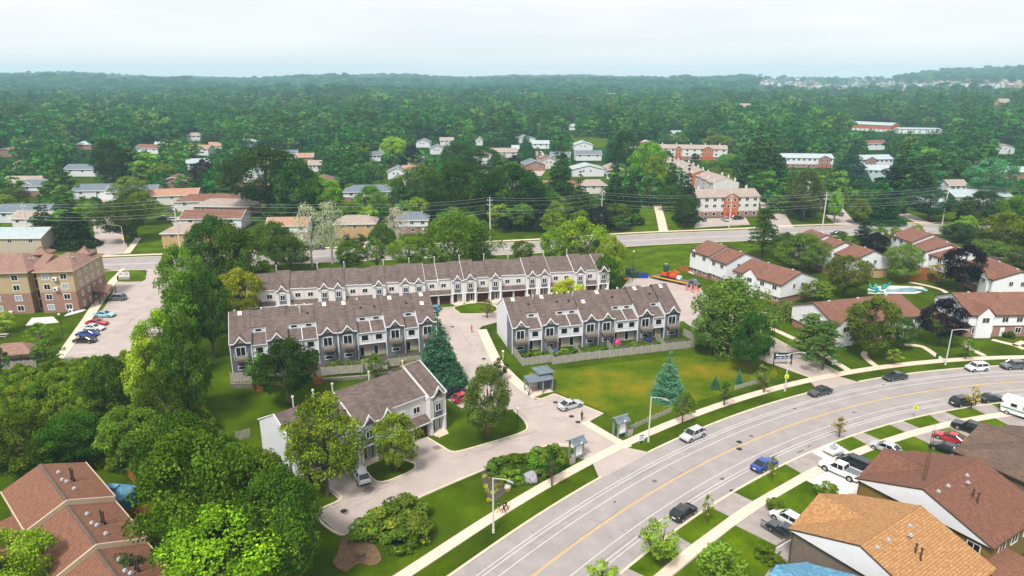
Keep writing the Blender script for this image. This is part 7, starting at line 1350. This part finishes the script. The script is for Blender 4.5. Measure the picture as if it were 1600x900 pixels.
for k in range(5): a = k*1.3; part('root', MB().tube((0, 0, .1), (1.4*math.cos(a), 1.4*math.sin(a), .03), .12, .03, 5), 'bark', T)
X, Y = 50.9, 73.6; T = thing('antenna_mast', 'tall lattice antenna mast rising beside the white gable of the brown-shingled house', 'antenna', (X, Y, 0), .4); H_ = 14.5
b = MB(); leg = [(.24*math.cos(a), .24*math.sin(a)) for a in (0, 2.094, 4.188)]
for (x, y) in leg: b.tube((x, y, 0), (x*.7, y*.7, H_), .028, n=4)
part('mast', b, 'darktrim', T); b = MB()
for k in range(int(H_/.55)):
    for j in range(3): p0, p1 = leg[j], leg[(j+1) % 3]; s0 = 1-.3*k*.55/H_; b.tube((p0[0]*s0, p0[1]*s0, k*.55), (p1[0]*s0, p1[1]*s0, k*.55+.5), .014, n=3)
part('lattice', b, 'darktrim', T); b = MB(); b.tube((-1.6, 0, H_), (2.2, 0, H_), .03, n=4)
for k in range(10): x = -1.5+k*.38; l_ = .4+.06*k; b.tube((x, -l_, H_), (x, l_, H_), .015, n=3)
b.tube((0, 0, H_-.6), (0, 0, H_+.9), .03, n=4); part('aerial', b, 'metal', T)
X, Y = G(1585, 888, 3); T = thing('patio_awning', 'brown flat awning behind the brown-shingled house in the bottom right corner', 'awning', (X, Y, 0), aH); part('roof', MB().slab([(-3.5, -2.5, 2.9), (3, -2.5, 2.9), (3, 2.6, 3.2), (-3.5, 2.6, 3.2)], .12), 'sh_brown2', T)
for x in (-3.2, 2.7): obj('post', cached('awp', lambda: MB().box(-.07, -.07, 0, .07, .07, 2.85).mesh('post', ['trim'])), T, (x, -2.3, 0)); obj('post', cached('awp', None), T, (x, 2.3, 0))
for k, (px, ang, lb) in enumerate((((1205, 835), 124, 'black metal garden railing beside the dark sedan'), ((1225, 858), 34, 'wooden porch rail with pale base at the corner of the orange-roofed house'))):
    X, Y = G(*px); T = thing('porch_railing', lb, 'railing', (X, Y, 0), R(ang)); b = MB(); b.box(-1.6, -.04, 1.25, 1.6, .04, 1.33).box(-1.6, -.04, .3, 1.6, .04, .38); [b.box(-1.6+i*.2, -.02, .3, -1.56+i*.2, .02, 1.3) for i in range(17)]; part('balusters', b, 'dark' if k == 0 else 'deck', T)
    if k: part('base', MB().box(-1.6, -.1, 0, 1.6, .1, .9), 'trim', T)
T = thing('porch_railing', 'bright red porch railing on the nearest brown-roofed block at the right edge', 'railing', (*G(1595, 524), 0), R(-6)); RD = MAT('red_rail_paint', lin('#a82228'), .5)
b = MB(); [b.box(-1.6+i*.22, -.03, 0, -1.5+i*.22, .03, 1.1) for i in range(15)]; b.box(-1.6, -.05, 1.1, 1.7, .05, 1.2); b.box(-1.6, 0, .3, -1.5, 1.5, 1.2); part('balusters', b, RD, T)
T = thing('garbage_bin', 'small dark green bin on the lawn left of the tall street lamp', 'bin', (*G(1464, 561), 0)); part('body', MB().lathe([(.25, 0), (.33, .9), (.01, .95)], 10), MAT('bin_green', lin('#1e6a3c'), .5), T); part('lid', MB().lathe([(.36, .9), (.34, 1.0), (.01, 1.05)], 10), 'dark', T)
q = G(1058, 0+551); 
# gravel play box by the farthest brown roof
T = thing('sandbox', 'white-rimmed garden box with red liner beside the cedar privacy fence', 'planter', (*G(1094, 428), 0), R(-60)); part('rim', MB().box(-4, -2, 0, 4, -1.8, .5).box(-4, 1.8, 0, 4, 2, .5).box(-4, -2, 0, -3.8, 2, .5).box(3.8, -2, 0, 4, 2, .5), 'trim', T); part('filling', MB().box(-3.8, -1.8, 0, 3.8, 1.8, .3), 'dirt', T); part('liner', MB().box(-3.6, -1.2, .3, -1, 1.2, .4), MAT('red_cloth', lin('#c23a26'), .7), T)
# pool with loungers
pl = P([(1386, 452), (1425, 449.5), (1437, 452), (1430, 457), (1382, 456.5)]); a = sum(pl[i][0]*pl[(i+1) % 5][1]-pl[(i+1) % 5][0]*pl[i][1] for i in range(5)); pl = pl if a > 0 else pl[::-1]
flat('pool_deck', [(1356, 451), (1380, 446), (1440, 448), (1450, 454), (1430, 459), (1356, 459)], .05, 'drive_white'); b = MB(); b.slab([(x, y, .08) for x, y in pl], .1); struct('pool_water', b, [GLOSS('pool_water', lin('#7fa9b5'), .08)])
TEAL = MAT('teal_chair_plastic', lin('#2a8a8c'), .5)
for i, (x, y) in enumerate(((1362, 452), (1368, 452), (1380, 452), (1382, 450), (1362, 457), (1369, 457), (1375, 457), (1437, 455), (1441, 456), (1384, 447))):
    T = thing('pool_lounger', 'teal pool lounger on the pale deck beside the small pool', 'lounger', (*G(x, y), .05), R(random.uniform(0, 360)), 'teal loungers round the pool'); part('seat', MB().box(-.9, -.35, .3, .5, .35, .42), TEAL, T); part('backrest', MB().hexa([(.5, -.35, .3), (.62, -.35, .3), (.62, .35, .3), (.5, .35, .3)], [(1.0, -.35, 1.1), (1.12, -.35, 1.1), (1.12, .35, 1.1), (1.0, .35, 1.1)]), TEAL, T); part('leg', MB().box(-.85, -.3, 0, -.78, .3, .3).box(.4, -.3, 0, .47, .3, .3), TEAL, T)
# garden and balcony odds and ends of the lawn-facing row
for (x, y), m, lb in (((963, 537), MAT('magenta_plastic', lin('#b03a7a'), .5), 'bright magenta play tent in a back garden of the lawn-facing row'), ((868, 552), MAT('blue_cloth', lin('#33466a'), .8), 'dark blue patio table cover in the first garden of the lawn-facing row'), ((1013, 533), MAT('navy_cloth', lin('#1f2c50'), .8), 'navy garden furniture in a right garden of the lawn-facing row')):
    T = thing('garden_item', lb, 'garden item', (*G(x, y), 0)); part('body', MB().lathe([(1.0, 0), (.9, .6), (.4, 1.1), (.01, 1.25)], 9), m, T); part('base', MB().box(-1, -.7, 0, 1, .7, .2), 'deck', T)
T = thing('parasol', 'blue folded parasol table beside the apartment entrance', 'parasol', (*G(146, 470), 0)); part('canopy', MB().lathe([(1.3, 1.9), (.7, 2.4), (.01, 2.6)], 8), BLU, T); part('pole', MB().tube((0, 0, 0), (0, 0, 2.5), .04), 'metal', T); part('table', MB().lathe([(.01, .7), (.7, .7), (.7, .76), (.01, .78)], 10), 'metal', T)
# ================================================================== people
def person(px, label, top, bottom, face=0, stride=.5, arm=.3, H=1.75, bend=0.0, shoe='dark', hair='#2a1f18'):
    X, Y = G(*px); k = H/1.75; T = thing('person', label, 'person', (X, Y, .05), R(face))
    V = [(0, 0, .98), (0, 0, 1.2), (0, 0, 1.42), (0, 0, 1.52), (0, 0, 1.62), (0, 0, 1.72)]; E_ = [(0, 1), (1, 2), (2, 3), (3, 4), (4, 5)]; Rr = [(.15, .12), (.14, .11), (.17, .11), (.06, .06), (.095, .105), (.07, .08)]
    for s in (-1, 1):
        n = len(V); f = s*stride; V += [(s*.09, 0, .92), (s*.1, f*.22+.03, .5), (s*.1, f*.42, .09), (s*.1, f*.42+.16, .05)]; E_ += [(0, n), (n, n+1), (n+1, n+2), (n+2, n+3)]; Rr += [(.1, .1), (.065, .065), (.045, .045), (.04, .035)]
        n = len(V); V += [(s*.2, 0, 1.4), (s*.25, -f*.12, 1.13), (s*.26, -f*.3+arm*.2, .9), (s*.26, -f*.32+arm*.25, .81)]; E_ += [(2, n), (n, n+1), (n+1, n+2), (n+2, n+3)]; Rr += [(.055, .055), (.045, .045), (.035, .035), (.04, .025)]
    V = [(x*k, y*k+bend*max(0, z-.9), z*k-(bend*.25*max(0, z-.9))) for x, y, z in V]; me = bpy.data.meshes.new('body'); me.from_pydata(V, E_, [])
    for m_ in (M['skin'], top, bottom, M[shoe]): me.materials.append(m_)
    o = obj('body', me, T); md = o.modifiers.new('skin', 'SKIN'); 
    for i, r in enumerate(Rr): me.skin_vertices[0].data[i].radius = (r[0]*k, r[1]*k)
    me.skin_vertices[0].data[0].use_root = True; o.modifiers.new('sub', 'SUBSURF').levels = 1; o.modifiers['sub'].render_levels = 1
    dg = bpy.context.evaluated_depsgraph_get(); m2 = bpy.data.meshes.new_from_object(o.evaluated_get(dg)); o.modifiers.clear(); o.data = m2; m2.materials.clear()
    for m_ in (M['skin'], top, bottom, M[shoe]): m2.materials.append(m_)
    for p_ in m2.polygons:
        z = p_.center.z/k; p_.use_smooth = True; ax = abs(p_.center.x)/k
        p_.material_index = 3 if z < .1 else 2 if z < .98 and ax < .2 else 0 if (z > 1.47 or (ax > .19 and z < 1.12)) else 1
    hm = MAT('hair', lin(hair), .8, .1, 4); part('hair', MB().lathe([(.1*k, 1.63*k), (.115*k, 1.7*k), (.09*k, 1.78*k), (.01, 1.81*k)], 10), hm, T, loc=(0, -.015+bend*.8, -bend*.2)); return T
cl_ = {n: MAT('cloth_'+n, lin(h), .9, .1, 4) for n, h in dict(black='#16181c', navy='#22304e', red='#c2323c', pink='#c65a6a', yellow='#d6a83a', white='#d8d8d8', grey='#6a6f74').items()}
person((909, 657), 'person in dark clothes standing alone on the entrance drive', cl_['black'], cl_['black'], 200, .25); person((737, 520), 'person in a red top walking up the drive between the rows', cl_['red'], cl_['pink'], 10, .6); person((779, 802), 'person in a blue and white top walking on the sidewalk, left of the group', cl_['navy'], cl_['yellow'], -60, .6); person((787, 803), 'person in black walking in the middle of the sidewalk group', cl_['black'], cl_['black'], -60, .5, H=1.6); person((791, 798), 'person in dark clothes at the back of the sidewalk group', cl_['black'], cl_['navy'], -60, .6); person((826, 619), 'small child in dark clothes bending beside the mailbox shelter', cl_['grey'], cl_['black'], 90, .3, H=1.15, bend=.3)
person((719, 628), 'person in navy beside the small red car', cl_['navy'], cl_['navy'], 30, .2); person((149, 457), 'person in black at the apartment entrance behind the blue parasol', cl_['black'], cl_['black'], 180, .2)
# ================================================================== air
b = MB(); b.box(-6500, -6500, -30, 6500, 6500, 150); hz = bpy.data.materials.new('haze'); hz.use_nodes = True; nt = hz.node_tree; nt.nodes.clear()
pv = nt.nodes.new('ShaderNodeVolumePrincipled'); pv.inputs['Color'].default_value = (.52, .80, .97, 1); pv.inputs['Density'].default_value = HAZE; pv.inputs['Anisotropy'].default_value = -.1
o_ = nt.nodes.new('ShaderNodeOutputMaterial'); nt.links.new(pv.outputs[0], o_.inputs['Volume']); me = b.mesh('haze', [hz]); obj('haze', me, kind='stuff')
